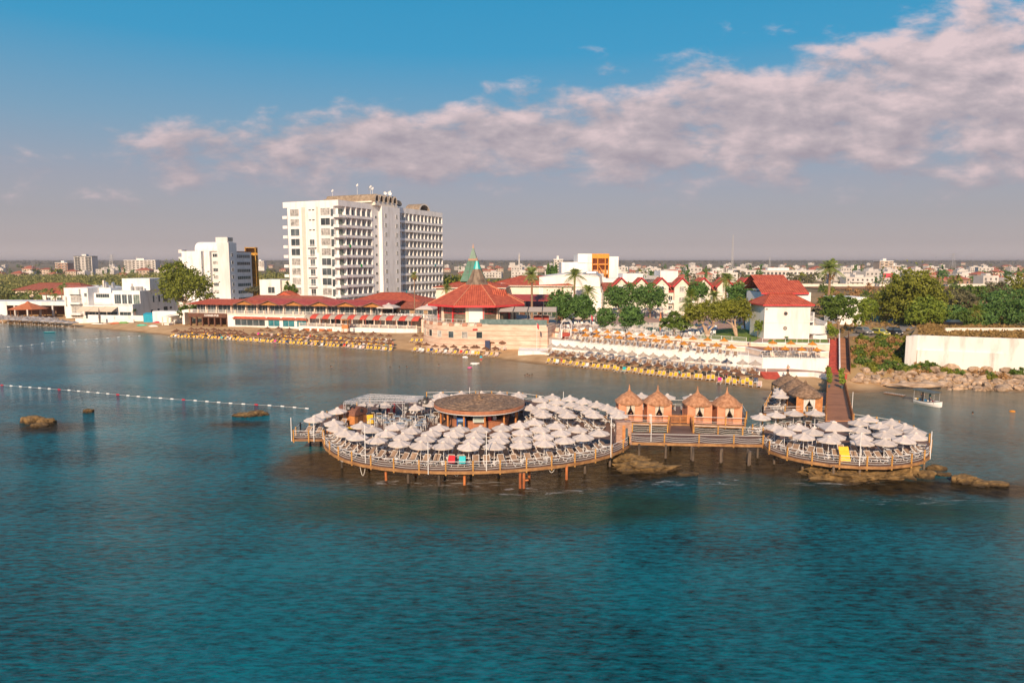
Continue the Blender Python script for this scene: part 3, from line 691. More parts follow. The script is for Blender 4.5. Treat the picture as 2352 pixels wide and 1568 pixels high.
# ------------------------------------------------------------------ stage truss
TR = mat('truss_aluminium', (.62, .61, .60), (.80, .79, .77), 3, .35, metal=.35)
def truss_mesh(a, b_, w=.3, r=.026):
    a, b_ = Vector(a), Vector(b_); d = (b_ - a); l = d.length; d.normalize()
    ref = Vector((0, 0, 1)) if abs(d.z) < .9 else Vector((1, 0, 0)); s = d.cross(ref).normalized() * w / 2; t = d.cross(s).normalized() * w / 2
    mb = MB(); cs = [s + t, s - t, -s - t, -s + t]
    for c in cs: mb.tube(a + c, b_ + c, r, r, 4)
    n = max(2, int(l / (w * 1.3)))
    for k in range(n):
        for i in range(4):
            c0, c1 = cs[i], cs[(i + 1) % 4]
            if k % 2: c0, c1 = c1, c0
            mb.tube(a + d * l * k / n + c0, a + d * l * (k + 1) / n + c1, r * .55, r * .55, 3, caps=False)
    return mb
tl, tr_ = Vector(G(*z1(690, 440), DZ)), Vector(G(*z1(1337, 435), DZ)); bl, br = Vector(G(*z1(960, 345), DZ)), Vector(G(*z1(1557, 375), DZ))
r = thing('truss_gantry', 'silver lattice truss frame standing over the stage on the big deck', 'stage truss', tl)
H_ = 3.15; up = Vector((0, 0, H_))
for p in (tl, tr_, bl, br): truss_mesh(p - tl, p - tl + up).build('truss_post', TR, r)
def bm(a, c): truss_mesh(a - tl + up, c - tl + up).build('truss_beam', TR, r)
bm(tl, tr_); bm(bl, br); bm(tl, bl); bm(tr_, br); bm(tl.lerp(bl, .5), tr_.lerp(br, .5)); bm(tl.lerp(bl, .78), tr_.lerp(br, .78))
b = MB(); e1 = tr_ - tl
b.tube(Vector((0, 0, 1.7)), e1.normalized() * 1.3 + up, .035, .035, 4); b.tube(e1 + Vector((0, 0, 1.7)), e1 - e1.normalized() * 1.3 + up, .035, .035, 4); b.build('brace', TR, r)
def spk(p, label, rz, s=1.0):
    q = thing('loudspeaker', label, 'loudspeaker', p, rz, 'black loudspeakers on the stage truss'); b = MB()
    b.mesh([(-.28 * s, -.25, -.42 * s), (.28 * s, -.25, -.42 * s), (.2 * s, .25, -.42 * s), (-.2 * s, .25, -.42 * s), (-.28 * s, -.25, .42 * s), (.28 * s, -.25, .42 * s), (.2 * s, .25, .42 * s), (-.2 * s, .25, .42 * s)], [(0, 3, 2, 1), (4, 5, 6, 7), (0, 1, 5, 4), (1, 2, 6, 5), (2, 3, 7, 6), (3, 0, 4, 7)])
    b.build('cabinet', DARK, q); b = MB(); b.lathe([(0.001, 0), (.17 * s, .01), (.2 * s, .03)], 12); o = b.build('cone', METALG, q, (0, -.262, -.1 * s)); o.rotation_euler = (math.pi / 2, 0, 0)
spk(tl + Vector((.45, .1, 2.5)), 'black loudspeaker on the front left post of the truss', .3); spk(tr_ + Vector((.45, .1, 2.45)), 'black loudspeaker on the front right post of the truss', -.3)
spk(br + Vector((.4, -.2, 2.75)), 'black loudspeaker high on the back right post of the truss', -.5, 1.15); spk(br + Vector((-.5, -.4, 2.6)), 'black loudspeaker beside the back right truss post', 0, .9); spk(bl + Vector((.7, -.6, .45)), 'black floor loudspeaker behind the yellow foam mat', .2, 1.05)
for k in range(8):
    row, t = divmod(k, 4); p = (tl.lerp(bl, .5) if row else tl).lerp(tr_.lerp(br, .5) if row else tr_, .15 + .22 * t) + Vector((0, 0, H_ - .2))
    q = thing('stage_light', 'black spotlight, %s from the left on the %s truss beam' % (ordw(t), ('front', 'middle')[row]), 'stage light', p, group='spotlights on the stage truss'); b = MB()
    b.tube((0, 0, 0), (0, 0, -.25), .02, .02, 4); b.build('clamp', DARK, q); b = MB(); b.tube((0, .1, -.35), (0, -.22, -.45), .11, .14, 10); b.build('lamp_body', DARK, q)
# barrel hut
g0, g1 = Vector(G(*z1(603, 425), DZ)), Vector(G(*z1(795, 450), DZ)); e = (g1 - g0); bw = e.length; e.normalize(); ang = math.atan2(e.y, e.x)
r = thing('barrel_hut', 'brown barrel roofed wooden hut at the left of the stage', 'hut', g0, ang)
dl = 2.6; hh = 1.35; b = MB(); b.box(0, bw, 0, dl, 0, hh)
for k in range(7): b.box(-.01, bw + .01, -.015, dl + .015, k * .2, k * .2 + .17)
b.build('wall', WOODO, r)
b = MB(); n = 12
for x in (-.15, bw + .15):
    for j in range(n + 1): a = math.pi * j / n; b.v.append((x, dl / 2 - (dl / 2 + .15) * math.cos(a), hh - .05 + 1.15 * math.sin(a)))
for j in range(n): b.f.append((j, j + 1, n + 2 + j, n + 1 + j)); b.m.append(0)
b.f.append(tuple(range(n + 1))); b.m.append(0); b.f.append(tuple(reversed(range(n + 1, 2 * n + 2)))); b.m.append(0)
b.build('roof', mat('brown_shingle', (.15, .065, .045), (.24, .105, .07), 3, .85), r)
b = MB(); b.box(bw + .011, bw + .05, .6, 1.8, .02, 1.3); b.build('door', WOODB, r); b = MB(); b.tube((bw + .155, dl / 2, 1.9), (bw + .25, dl / 2, 1.9), .25, .25, 12); b.build('porthole', DARK, r)
b = MB(); b.box(.2, 1.0, -.03, -.016, .25, 1.05); b.build('hatch', WOODB, r)
# stone pillar
g = G(*z2(1935, 720), DZ); r = thing('stone_pillar', 'pinkish stone clad pillar with a timber post at the bridge head', 'pillar', (g[0], g[1], DZ - .3)); b = MB()
STONE = mat('pink_stone', (.28, .15, .105), (.55, .36, .27), 3.5, .9, bump=.6, bscale=5, stretch=(.5, .5, 3))
for k in range(11): b.cbox((.02 * (k % 2), 0, .15 + k * .27), 2.0 - .04 * (k % 3), 1.3, .262)
b.build('masonry', STONE, r); MB().box(-.2, .16, -.72, -.66, .3, 2.6).build('timber_post', WOODO, r); MB().box(.2, .5, -.68, -.652, .5, 2.2).build('glass_strip', GLASS, r)
# ------------------------------------------------------------------ parasols and loungers
CANV = mat('white_canvas', (.74, .66, .595), (.84, .76, .70), 2.2, .9, trans=.28, rnd=.1)
CANVB = mat('ecru_canvas', (.64, .57, .49), (.74, .67, .58), 1.2, .9, trans=.2, rnd=.07)
CANVE = mat('beige_canvas', (.46, .40, .34), (.58, .51, .44), 1.2, .9, trans=.2, rnd=.07)
SLING = mat('tan_sling', (.20, .135, .095), (.30, .21, .15), 2, .85, rnd=.12)
YEL = mat('yellow_plastic', (.72, .36, .012), (.84, .46, .02), 2, .5, rnd=.08)
STRAW = mat('brown_straw', (.095, .042, .02), (.26, .125, .065), 5, .95, bump=.8, bscale=9, rnd=.16)
ORAN = mat('orange_straw', (.46, .17, .015), (.68, .28, .03), 4, .9, bump=.5, bscale=9, rnd=.08)
def parasol_proto(name, canv, r, he, ha, n=8, vent=True, base=True, thatch=False, sag=.05):
    t = thing(name, 'x', 'parasol')
    b = MB(); m = 4
    for i in range(m + 1):
        q = i / m; rr = r * (1 - q); z = he + (ha - he) * (q ** .9) - sag * math.sin(q * math.pi)
        for j in range(n * 2):
            a = math.pi * j / n; k = 1 if j % 2 == 0 else math.cos(math.pi / n) * .985
            b.v.append((rr * k * math.cos(a), rr * k * math.sin(a), z - (.05 * (1 - q) if j % 2 else 0)))
    N2 = n * 2
    for i in range(m):
        for j in range(N2): q = (j + 1) % N2; b.f.append((i * N2 + j, i * N2 + q, (i + 1) * N2 + q, (i + 1) * N2 + j)); b.m.append(0)
    # scalloped valance
    e = len(b.v)
    for j in range(N2): v = b.v[j]; b.v.append((v[0] * .995, v[1] * .995, v[2] - (.16 if not thatch else .10)))
    for j in range(N2): q = (j + 1) % N2; b.f.append((e + j, e + q, q, j)); b.m.append(0)
    c = b.build('canopy', canv, t)
    if vent:
        b = MB(); b.lathe([(r * .2, ha - .05), (r * .17, ha + .03), (.03, ha + .13)], n); b.build('vent_cap', canv, c)
    MB().tube((0, 0, 0), (0, 0, ha - .02), .035, .03, 6).build('pole', METALW, t)
    if base:
        b = MB(); b.lathe([(.34, 0), (.34, .09), (.09, .13), (.06, .3)], 12); b.build('base', METALW, t)
    return t
def lounger_proto(name, sl, L=2.0, w=.72, back=R(42), tall=.40, arms=False):
    """head towards +y"""
    t = thing(name, 'x', 'sun lounger'); b = MB(); y0, y1 = -L / 2, L * .08; bl = L * .44
    hx = w / 2
    top = Vector((0, y1 + bl * math.cos(back), tall + bl * math.sin(back)))
    for s in (-1, 1):
        x = s * hx; b.path([(x, y0, tall), (x, y1 + .35, tall), (x, y1 + .75, tall - .02)], .034, 5)
        b.path([(x, y1, tall), (x, top.y, top.z)], .03, 5)
        b.path([(x, y0 + .08, tall), (x, y0 + .22, .03), (x, y0 + .62, .03), (x, y0 + .8, tall)], .03, 5)
        b.path([(x, y1 + .05, tall), (x, y1 + .2, .03), (x, y1 + .6, .03), (x, y1 + .75, tall)], .03, 5)
        b.tube((x, y1 + .7, tall), (x, y1 + bl * .55 * math.cos(back), tall + bl * .55 * math.sin(back)), .022, .022, 4)
    b.tube((-hx, y0, tall), (hx, y0, tall), .034, .034, 5); b.tube((-hx, top.y, top.z), (hx, top.y, top.z), .03, .03, 5)
    b.build('frame', METALW, t)
    b = MB(); b.obox((-hx + .03, y0 + .04, tall - .012), (w - .06, 0, 0), (0, y1 - y0 - .05, 0), (0, 0, .045)); b.build('seat', sl, t)
    b = MB(); d = Vector((0, math.cos(back), math.sin(back))); nn = Vector((0, -math.sin(back), math.cos(back)))
    b.obox(Vector((-hx + .03, y1, tall)) + d * .02, (w - .06, 0, 0), d * (bl - .06), nn * .045); b.build('backrest', sl, t)
    return t
def used(proto): return bool(proto.get('_u'))
def place(proto, loc, rz, label, group, scale=None, cat=None):
    if not proto.get('_u'):
        proto['_u'] = 1; o = proto; o.location = loc; o.rotation_euler = (0, 0, rz); o['label'] = label; o['group'] = group
        if scale: o.scale = (scale,) * 3
    else: o = dup(proto, loc, rz, label, group, scale)
    return o
rr = random.Random(11)
P_DECK = parasol_proto('deck_parasol', CANV, 1.37, 2.06, 2.58)
L_DECK = lounger_proto('sun_lounger', SLING)
TBL = thing('side_table', 'x', 'side table')
MB().lathe([(.24, .40), (.24, .45), (.001, .45)], 12).build('table_top', METALW, TBL); MB().lathe([(.16, 0), (.035, .05), (.035, .4)], 10).build('pedestal', METALW, TBL)
PAR = []
def clash(lst, x, y, d): return any((x - a) ** 2 + (y - b) ** 2 < d * d for a, b in lst)
LND = []; DECKC = Vector((-5, 92, 0)); RC = Vector((41, 88, 0))
def row(pts, phrase, zone='the big deck', out=None, lz=DZ, tables=True, c=DECKC, group='white parasols on the decks', loungers=True):
    pts = sorted(pts)
    for i, (u, v) in enumerate(pts):
        g = G(u, v, lz + 2.72); x, y = g[0], g[1]
        PU = place(P_DECK, (x, y, lz), rr.uniform(0, .8), 'white parasol, %s from the left in the %s' % (ordw(i), phrase), group)
        PAR.append((x, y)); PU.rotation_euler[0] = rr.uniform(-.04, .04); PU.rotation_euler[1] = rr.uniform(-.04, .04)
        if not loungers: continue
        o = Vector((x, y, 0)) - c; o.z = 0; o.normalize()
        if out is not None: o = Vector((math.sin(out), math.cos(out), 0))
        sx = Vector((-o.y, o.x, 0)); ang = math.atan2(o.y, o.x) + math.pi / 2
        sd2 = [(-.85, 'left'), (.85, 'right')]
        for s, nm in sd2:
            p = Vector((x, y, 0)) + sx * s + o * .45
            if clash(LND, p.x, p.y, 1.0): continue
            LND.append((p.x, p.y)); 
            side = nm
            if sx.x * s < 0: side = 'left'
            else: side = 'right'
            place(L_DECK, (p.x, p.y, lz), ang + rr.uniform(-.09, .09), 'tan lounger %s of the %s parasol, %s' % (side, ordw(i), phrase), 'tan sun loungers on the decks')
        if tables and not clash(LND, x + o.x * .7, y + o.y * .7, .6):
            place(TBL, (x + o.x * .55, y + o.y * .55, lz), 0, 'white round table by the %s parasol, %s' % (ordw(i), phrase), 'white side tables on the decks')
Z1 = lambda *p: [z1(*q) for q in p]
Z2 = lambda *p: [z2(*q) for q in p]
Z4 = lambda *p: [z4(*q) for q in p]
row(Z1((340, 338), (440, 292), (610, 250)), 'narrow left platform', out=R(200))
row(Z1((685, 480), (820, 528), (1035, 562), (1285, 592), (1515, 612), (1775, 620), (2050, 625)) + Z2((310, 712), (650, 700), (940, 678), (1215, 640), (1440, 600), (1640, 552)), 'front row by the curved rail')
row(Z1((565, 375), (600, 430), (860, 405), (985, 448), (1135, 490), (1335, 522), (1575, 545), (1825, 560)) + Z2((60, 647), (370, 640), (665, 625), (940, 592), (1160, 550), (1360, 507)), 'second row from the curved rail')
row(Z1((1240, 415), (1410, 457), (1640, 485), (1880, 492)) + Z2((75, 575), (390, 572), (665, 543), (880, 503), (1090, 462)), 'third row from the curved rail')
row(Z1((1730, 430), (1950, 440)) + Z2((140, 510), (415, 487), (635, 455), (820, 420)), 'row closest before the thatched bar')
RO = R(112)
row(Z2((1040, 115), (1270, 135), (1440, 165), (1610, 205), (1740, 243), (1845, 290), (1895, 340)), 'back right row along the landward rail', out=RO)
row(Z2((885, 145), (1110, 175), (1285, 205), (1415, 240), (1520, 293), (1565, 333)), 'second row of the right block', out=RO)
row(Z2((765, 245), (945, 215), (1090, 245), (1190, 285), (1240, 335)), 'third row of the right block', out=RO)
row(Z2((890, 285), (935, 325)), 'short row right of the bar roof', out=RO)
row(Z1((1740, 80), (1870, 110), (1970, 72)) + Z2((20, 115), (150, 80), (385, 85), (620, 90)), 'rearmost row behind the thatched bar', out=0)
row(Z1((1735, 118), (1920, 145)) + Z2((120, 135), (355, 130), (590, 130), (580, 180)), 'row right behind the bar roof', out=0)
row(Z1((920, 180), (1130, 185), (1440, 130), (1460, 215), (1630, 175)), 'rows behind the truss stage', out=0)
row([z3(525, 250), z3(865, 262), z3(1185, 268), z3(1620, 280)], 'row behind the thatched cabanas', out=0, lz=DZ + .05)
row(Z4((445, 680), (665, 735), (955, 775), (1340, 800), (1605, 800), (1820, 772), (1970, 735)), 'front row of the small right deck', c=RC)
row(Z4((330, 630), (600, 630), (770, 680), (1020, 728), (1330, 738), (1600, 718), (1955, 680)), 'second row of the small right deck', c=RC)
row(Z4((162, 515), (340, 490), (545, 470), (800, 470)), 'left back row of the small right deck', c=RC)
row(Z4((1300, 578), (1310, 658), (1415, 540), (1545, 618), (1680, 580), (1680, 670), (1850, 632)), 'right back cluster of the small right deck', c=RC)
row(Z4((430, 160), (415, 205), (400, 240), (390, 280)), 'receding line beside the long thatched hut', out=R(-90))
# big square parasol
g = G(*z4(1010, 615), DZ + 3.0); t = parasol_proto('square_parasol', CANV, 2.35, 2.25, 2.95, n=4, sag=.02); t.location = (g[0], g[1], DZ); t.rotation_euler = (0, 0, R(42)); tag(t, 'large square white parasol at the landing of the plank walkway', 'parasol')
# yellow foam mats and towels
MATY = mat('yellow_foam', (.80, .44, .01), (.88, .52, .03), 3, .6)
def foam(u, v, lean, w, l, label, rz=0, folded=False):
    g = G(u, v, DZ); r = thing('foam_mat', label, 'foam mat', (g[0], g[1], DZ), rz); b = MB(); c, s = math.cos(lean), math.sin(lean)
    for k in range(3): b.obox((-w / 2, c * l * k / 3 + .003 * k, s * l * k / 3), (w, 0, 0), (0, c * l / 3 - .02, s * l / 3 - .012), (0, -s * .1, c * .1))
    b.build('pad', MATY, r)
foam(*z4(1148, 1085), R(62), 1.15, 1.8, 'bright yellow foam mat leaning upright by the small deck rail', 0)
foam(*z1(965, 435), R(75), 0.9, 1.3, 'yellow foam mat standing beside the barrel hut and truss', R(20))
foam(*z1(740, 500), R(8), 1.1, .8, 'yellow foam mat lying under parasols at the deck left', R(10))
def towel(u, v, col, label, rz, z=DZ + 1.13):
    g = G(u, v, z); r = MB(); c, s = math.cos(R(42)), math.sin(R(42)); n = Vector((0, -s, c)); d = Vector((0, c, s))
    r.obox(Vector((-.37, 0, 0)) - d * .62 + n * .06, (.74, 0, 0), d * .95, n * .03); r.obox(Vector((-.37, 0, 0)) + d * .32 - n * .05, (.74, 0, 0), d * .03, n * .13); r.obox(Vector((-.37, 0, 0)) + d * .30 - n * .5, (.74, 0, 0), d * .03, n * .46)
    o = r.build('towel', mat('towel_' + col, *{'red': ((.62, .02, .03), (.72, .04, .05)), 'turquoise': ((.03, .48, .50), (.06, .58, .58))}[col], 3, .95)); o.location = (g[0], g[1], z); o.rotation_euler = (0, 0, rz); tag(o, label, 'towel')
towel(*z1(1865, 820), 'red', 'red towel draped over a front row lounger backrest', R(-2)); towel(*z1(1980, 825), 'turquoise', 'turquoise towel draped over a front row lounger backrest', R(2))
# high tables and stools by the stage
TB = thing('bar_table', 'x', 'table'); b = MB(); b.cbox((0, 0, 1.03), .8, .8, .05); b.build('table_top', mat('grey_blue_top', (.20, .27, .32), (.30, .37, .42), 3, .4), TB); b = MB()
for x in (-.34, .34):
    for y in (-.34, .34): b.tube((x, y, 0), (x, y, 1.0), .03, .03, 4)
b.build('legs', METALW, TB)
ST = thing('bar_stool', 'x', 'stool'); b = MB(); b.cbox((0, 0, .74), .38, .38, .04); b.build('seat', METALW, ST); b = MB()
for x in (-.15, .15):
    for y in (-.15, .15): b.tube((x * 1.2, y * 1.2, 0), (x, y, .72), .022, .022, 4)
b.tube((-.16, .17, .74), (-.16, .17, 1.1), .02, .02, 4); b.tube((.16, .17, .74), (.16, .17, 1.1), .02, .02, 4); b.tube((-.16, .17, 1.08), (.16, .17, 1.08), .02, .02, 4); b.build('frame', METALW, ST)
TP = [(1000, 400), (1075, 365), (1150, 440), (1210, 405), (1260, 370), (1335, 400), (1395, 415), (1440, 375), (1500, 470), (1550, 405), (1600, 350), (1640, 380), (1120, 390), (1300, 450), (1520, 440)]
for i, p in enumerate(sorted(TP)):
    g = G(*z1(p[0], p[1] + 60), DZ)
    place(TB, (g[0], g[1], DZ), rr.uniform(-.2, .2), 'white legged high table with blue grey top, %s from the left by the stage' % ordw(i), 'high tables by the stage')
    for k in range(2):
        a = rr.uniform(0, 6.28); place(ST, (g[0] + .75 * math.cos(a + 2.6 * k), g[1] + .75 * math.sin(a + 2.6 * k), DZ), a, 'white bar stool at the %s high table from the left, its %s side' % (ordw(i), 'left' if math.cos(a + 2.6 * k) < 0 else 'right'), 'white bar stools by the stage')
g = G(*z1(510, 575), DZ); r = thing('orange_stool', 'orange wooden stool near the left end of the deck', 'stool', (g[0], g[1], DZ)); b = MB(); b.cbox((0, 0, 1.0), .5, .5, .07); b.build('seat', WOODO, r)
for x in (-1, 1):
    for y in (-1, 1): MB().tube((x * .3, y * .3, 0), (x * .2, y * .2, .97), .05, .05, 4).build('leg', WOODO, r)
# ------------------------------------------------------------------ beach
P_STRAW = parasol_proto('thatch_parasol', STRAW, 1.12, 1.95, 2.5, n=10, vent=True, base=False, thatch=True, sag=.02)
L_YEL = lounger_proto('beach_lounger', YEL, back=R(50)); L_YEL['category'] = 'beach lounger'
L_PINK = lounger_proto('beach_lounger', mat('pink_towel_cover', (.62, .36, .29), (.76, .50, .42), 2, .9, rnd=.15), back=R(50)); L_PINK['category'] = 'beach lounger'
L_WHT = lounger_proto('beach_lounger', mat('white_cover', (.66, .62, .60), (.74, .70, .68), 2, .9), back=R(50)); L_WHT['category'] = 'beach lounger'
z6 = lambda x, y: (735 + .1562 * x, 753.4 + .1562 * y)
z5 = lambda x, y: (796 + .2083 * x, 637 + .2083 * y)
zb = lambda x, y: (1225 + .1823 * x, 710.5 + .1823 * y)
zh = lambda x, y: (1531 + .1823 * x, 612.5 + .1823 * y)
SEA_N = math.atan2(-.5, .866) # along-beach direction
def ground_at(u, v, h):
    """place something whose top (h above ground) is seen at u,v"""
    Y = GY(u, v, 100)[0] / 100; Y = shoreY(Y, 1) - 1; st = .5
    while Y < 600:
        g = GY(u, v, Y); z = landZ(g[0], Y)
        if g[2] - h <= z:
            if st < .1: break
            Y -= st; st *= .2
        Y += st
    return g[0], g[1], z
BLN = []; TWL = []
def beach_row(pts, phrase, lounge=True, group='brown straw parasols on the beach', fwd=.8, pink=.06, rz=R(-25), pair=.85):
    for i, (u, v) in enumerate(sorted(pts)):
        x, y, z = ground_at(u, v, 2.6)
        place(P_STRAW, (x, y, z - .05), rr.uniform(0, 1), 'brown straw parasol, %s from the left in the %s' % (ordw(i), phrase), group, scale=rr.uniform(.93, 1.05))
        if not lounge: continue
        a = rz + rr.uniform(-.15, .15); sx = Vector((math.cos(a), math.sin(a), 0)); f = Vector((math.sin(a), -math.cos(a), 0))
        for s, nm in ((-pair, 'left'), (pair, 'right')):
            p = Vector((x, y, 0)) + sx * s + f * fwd
            if clash(BLN, p.x, p.y, .8): continue
            zz = landZ(p.x, p.y); BLN.append((p.x, p.y)); q = rr.random(); pr, cl = (L_PINK, 'pink towel covered') if q < pink else ((L_WHT, 'white towel covered') if q < pink * 1.6 else (L_YEL, 'yellow'))
            if q > .93: TWL.append((p.x, p.y, zz, a + R(8), phrase))
            place(pr, (p.x, p.y, zz), a + rr.uniform(-.1, .1) + R(8), '%s lounger %s of the %s parasol, %s' % (cl, nm, ordw(i), phrase), 'beach loungers along the shore')
def span(a, b_, n, j=1.2): return [(lerp(a[0], b_[0], (i + .5) / n) + rr.uniform(-3, 3), lerp(a[1], b_[1], (i + .5) / n) + rr.uniform(-j, j)) for i in range(n)]
beach_row(span((392, 760.5), (640, 771), 15), 'pub beach front row')
beach_row(span((398, 755), (640, 766), 14), 'pub beach second row')
beach_row(span((432, 750), (560, 757), 10), 'pub beach third row')
beach_row(span((640, 770.5), (905, 784.5), 15), 'middle beach front row', pink=.22)
beach_row(span((640, 763.5), (905, 776), 15), 'middle beach second row')
beach_row(span((590, 753), (905, 767), 15), 'middle beach third row')
beach_row(span((600, 748.5), (870, 760.5), 10), 'middle beach rear row', lounge=False)
beach_row([z6(*p) for p in ((1400, 75), (1540, 80), (1630, 120), (1730, 125), (1860, 142), (1985, 147), (2120, 155), (2255, 160))] + [z5(*p) for p in ((1500, 685), (1570, 672), (1610, 690), (1680, 680), (1720, 690))], 'rotunda wall back row', pink=.2)
beach_row([z6(*p) for p in ((1450, 200), (1565, 210), (1690, 225), (1820, 225), (1965, 235), (2130, 240), (2300, 250))] + [z5(*p) for p in ((1405, 745), (1530, 750), (1640, 755))], 'rotunda wall front row', pink=.25, fwd=.9)
beach_row([zb(*p) for p in ((255, 530), (365, 540), (465, 548), (615, 570), (745, 585), (880, 597), (1010, 605), (1130, 630), (1270, 632), (1435, 655), (1575, 667), (1720, 685), (1870, 697), (2030, 702), (2185, 715))] + [zh(*p) for p in ((660, 1260), (745, 1297), (870, 1275))], 'right beach row before the white terrace', pink=.08, fwd=1.3, rz=R(-33))
beach_row([zh(*p) for p in ((930, 1310), (1090, 1290), (1140, 1330), (1500, 1365))], 'short right end row by the hut', pink=.15, fwd=1.3, rz=R(-30))
TCN = {}
for i, (x, y, z, a, ph) in enumerate(TWL):
    cn = ('turquoise', 'magenta', 'navy', 'red', 'white')[i % 5]; TCN[cn] = TCN.get(cn, -1) + 1; c, s = math.cos(R(50)), math.sin(R(50)); n = Vector((0, -s, c)); d = Vector((0, c, s)); b = MB()
    b.obox(Vector((-.38, .16, .4)) + d * .2 + n * .06, (.76, 0, 0), d * .72, n * .03); b.obox(Vector((-.38, .16, .4)) + d * .92 - n * .3, (.76, 0, 0), d * .03, n * .39); b.box(-.36, .36, -.7, .1, .45, .48)
    o = b.build('towel', mat('beach_towel_' + cn, {'turquoise': (.02, .38, .42), 'magenta': (.60, .02, .25), 'navy': (.02, .06, .18), 'red': (.55, .03, .04), 'white': (.75, .72, .70)}[cn], rough=.95)); o.location = (x, y, z); o.rotation_euler = (0, 0, a); tag(o, '%s towel on a beach lounger, %s of its colour in the beach rows' % (cn, ordw(TCN[cn])), 'towel')
# ------------------------------------------------------------------ terraces above the right beach
FL1 = mat('light_paving', (.52, .43, .35), (.64, .54, .45), .7, .85); FL2 = mat('terracotta_paving', (.30, .125, .075), (.42, .19, .12), .9, .85)
T0 = [(1240, 808), (1300, 813.5), (1654, 847), (1760, 858)]; T1 = [(1268, 780), (1298, 782.5), (1654, 811), (1720, 817), (1752, 822), (1904, 823.5)]
T2 = [(1275, 765.5), (1310, 768), (1354, 771), (1712, 796.6), (1752, 806), (1904, 808)]; T3 = [(1272, 753.5), (1325, 757), (1715, 785.8), (1752, 787.5), (1906, 789)]
W0 = [G(u, v, 1.7) for u, v in T0]; W1 = [G(u, v, 4.4) for u, v in T1]; W2 = [G(u, v, 5.5) for u, v in T2]; W3 = [G(u, v, 6.4) for u, v in T3]
def off(p, dx, dy): return (p[0] + dx, p[1] + dy)
BK = [(62, 172), (20, 200)]
def terr(name, F, z, mats, back):
    b = MB(); b.prism([(p[0], p[1]) for p in F] + back, -1.5, z, 0, 1); tag(b.build(name, mats), kind='structure')
terr('lower_terrace', W0, 1.7, [WHITE, FL1], [(W1[-1][0] - 1, W1[-1][1] + 2), (W1[0][0], W1[0][1] + 2)])
terr('middle_terrace', W1, 4.4, [WHITE, FL1], [(W1[-1][0] + .3, W2[-1][1] + 2), (W2[0][0] - 3, W2[0][1] + 3)])
terr('upper_terrace', W2, 5.5, [PEACH, FL2], [(W2[-1][0] + .2, W3[-1][1] + 2), (W3[0][0] - 3, W3[0][1] + 3)])
def plateau():
    b = MB(); F = [(p[0], p[1]) for p in W3] + [(W3[-1][0] + 4, 185), (75, 205), (90, 300), (-20, 300), (-30, 225), (14, 192)]
    b.prism(F, -1.5, 6.4, 0, 1); tag(b.build('plaza', [PEACH, mat('plaza_paving', (.36, .22, .17), (.48, .32, .25), .5, .85)]), kind='structure')
plateau()
# copings (white curbs)
for nm, Wx, z in (('white coping kerb along the lower white terrace edge', W1, 4.4), ('white coping along the lawn and pool edge', W3, 6.4), ('pale kerb along the terracotta paved orange parasol terrace', W2, 5.5)):
    r = MB(); 
    for a, c in zip(Wx, Wx[1:]):
        a, c = Vector(a), Vector(c); e = c - a; nn = Vector((e.y, -e.x, 0)).normalized() * .06; r.obox(a + nn + Vector((0, 0, -.18)), e, -nn * 5, (0, 0, .26))
    tag(r.build('coping_kerb', WHITE), nm, 'kerb')
def picket(label, pts, z, h=1.0, step=.16, post=2.6, name='picket_railing'):
    P = [Vector((p[0], p[1], z)) for p in pts]; o = P[0].copy(); r = thing(name, label, 'railing', o); L = [p - o for p in P]
    b = MB(); b.path([p + Vector((0, 0, h)) for p in L], .035, 4); b.build('top_rail', METALW, r); b = MB(); b.path([p + Vector((0, 0, .12)) for p in L], .025, 4); b.build('bottom_rail', METALW, r)
    b = MB()
    for p in resample(L, step): b.tube(p + Vector((0, 0, .12)), p + Vector((0, 0, h)), .012, .012, 3, caps=False)
    b.build('bars', METALW, r)
    for p in resample(L, post): MB().cbox((p.x, p.y, h / 2 + .02), .08, .08, h + .06).build('post', METALW, r)
    return r
picket('white picket railing along the edge of the white walled middle terrace', [off(p, 0, .25) for p in W1[1:4]], 4.45, step=.24)
picket('white picket railing before the brown loungers of the short right terrace', [off(p, 0, .25) for p in W1[4:]], 4.45, step=.24)
picket('long white picket railing between lawn, pool and orange parasol terrace', [off(p, 0, .3) for p in W3[0:3]], 6.45, step=.22)
picket('white rail along the lawn above the short right terrace', [off(p, 0, .3) for p in W3[3:]], 6.45, step=3.0)
railing('thin white pipe rail along the strip of beige parasols behind the beach', [Vector((p[0], p[1] + .15, 1.7)) for p in W0[1:]], z=1.7, step=4, ropes=1, sag=0, h=1.0, world=True, below=0, pm=METALW, name='pipe_railing')
P_ECRU = parasol_proto('terrace_parasol', CANVE, 1.3, 2.0, 2.75)
P_ORA = parasol_proto('orange_parasol', ORAN, .98, 1.95, 2.5, n=10, thatch=True, base=False)
L_TER = lounger_proto('terrace_lounger', SLING, back=R(55)); L_TER['category'] = 'terrace lounger'
pts = [zb(*p) for p in ((230, 425), (340, 433), (445, 443), (550, 455), (655, 463), (768, 473), (875, 487), (990, 497), (1120, 512), (1245, 522), (1385, 537), (1510, 548), (1640, 563), (1785, 573), (1970, 588), (2100, 600))] + [zh(*p) for p in ((600, 1143), (760, 1157), (960, 1168), (1120, 1175))]
for i, (u, v) in enumerate(pts):
    g = G(u, v, 1.7 + 2.8); place(P_ECRU, (g[0], g[1], 1.7), .2, 'beige parasol, %s from the left in the strip before the white wall' % ordw(i), 'beige parasols before the white wall')
    for s, nm in ((-.9, 'left'), (.9, 'right')):
        if (i * 2 + (s > 0)) % 5 == 4: continue
        place(L_TER, (g[0] + s * .87, g[1] - s * .5 - .6, 1.7), R(-28), 'tan lounger %s of the %s beige parasol in the white wall strip' % (nm, ordw(i)), 'tan loungers on the terraces')
zo = lambda x, y: (1249.5 + .1979 * x, 551.25 + .1979 * y)
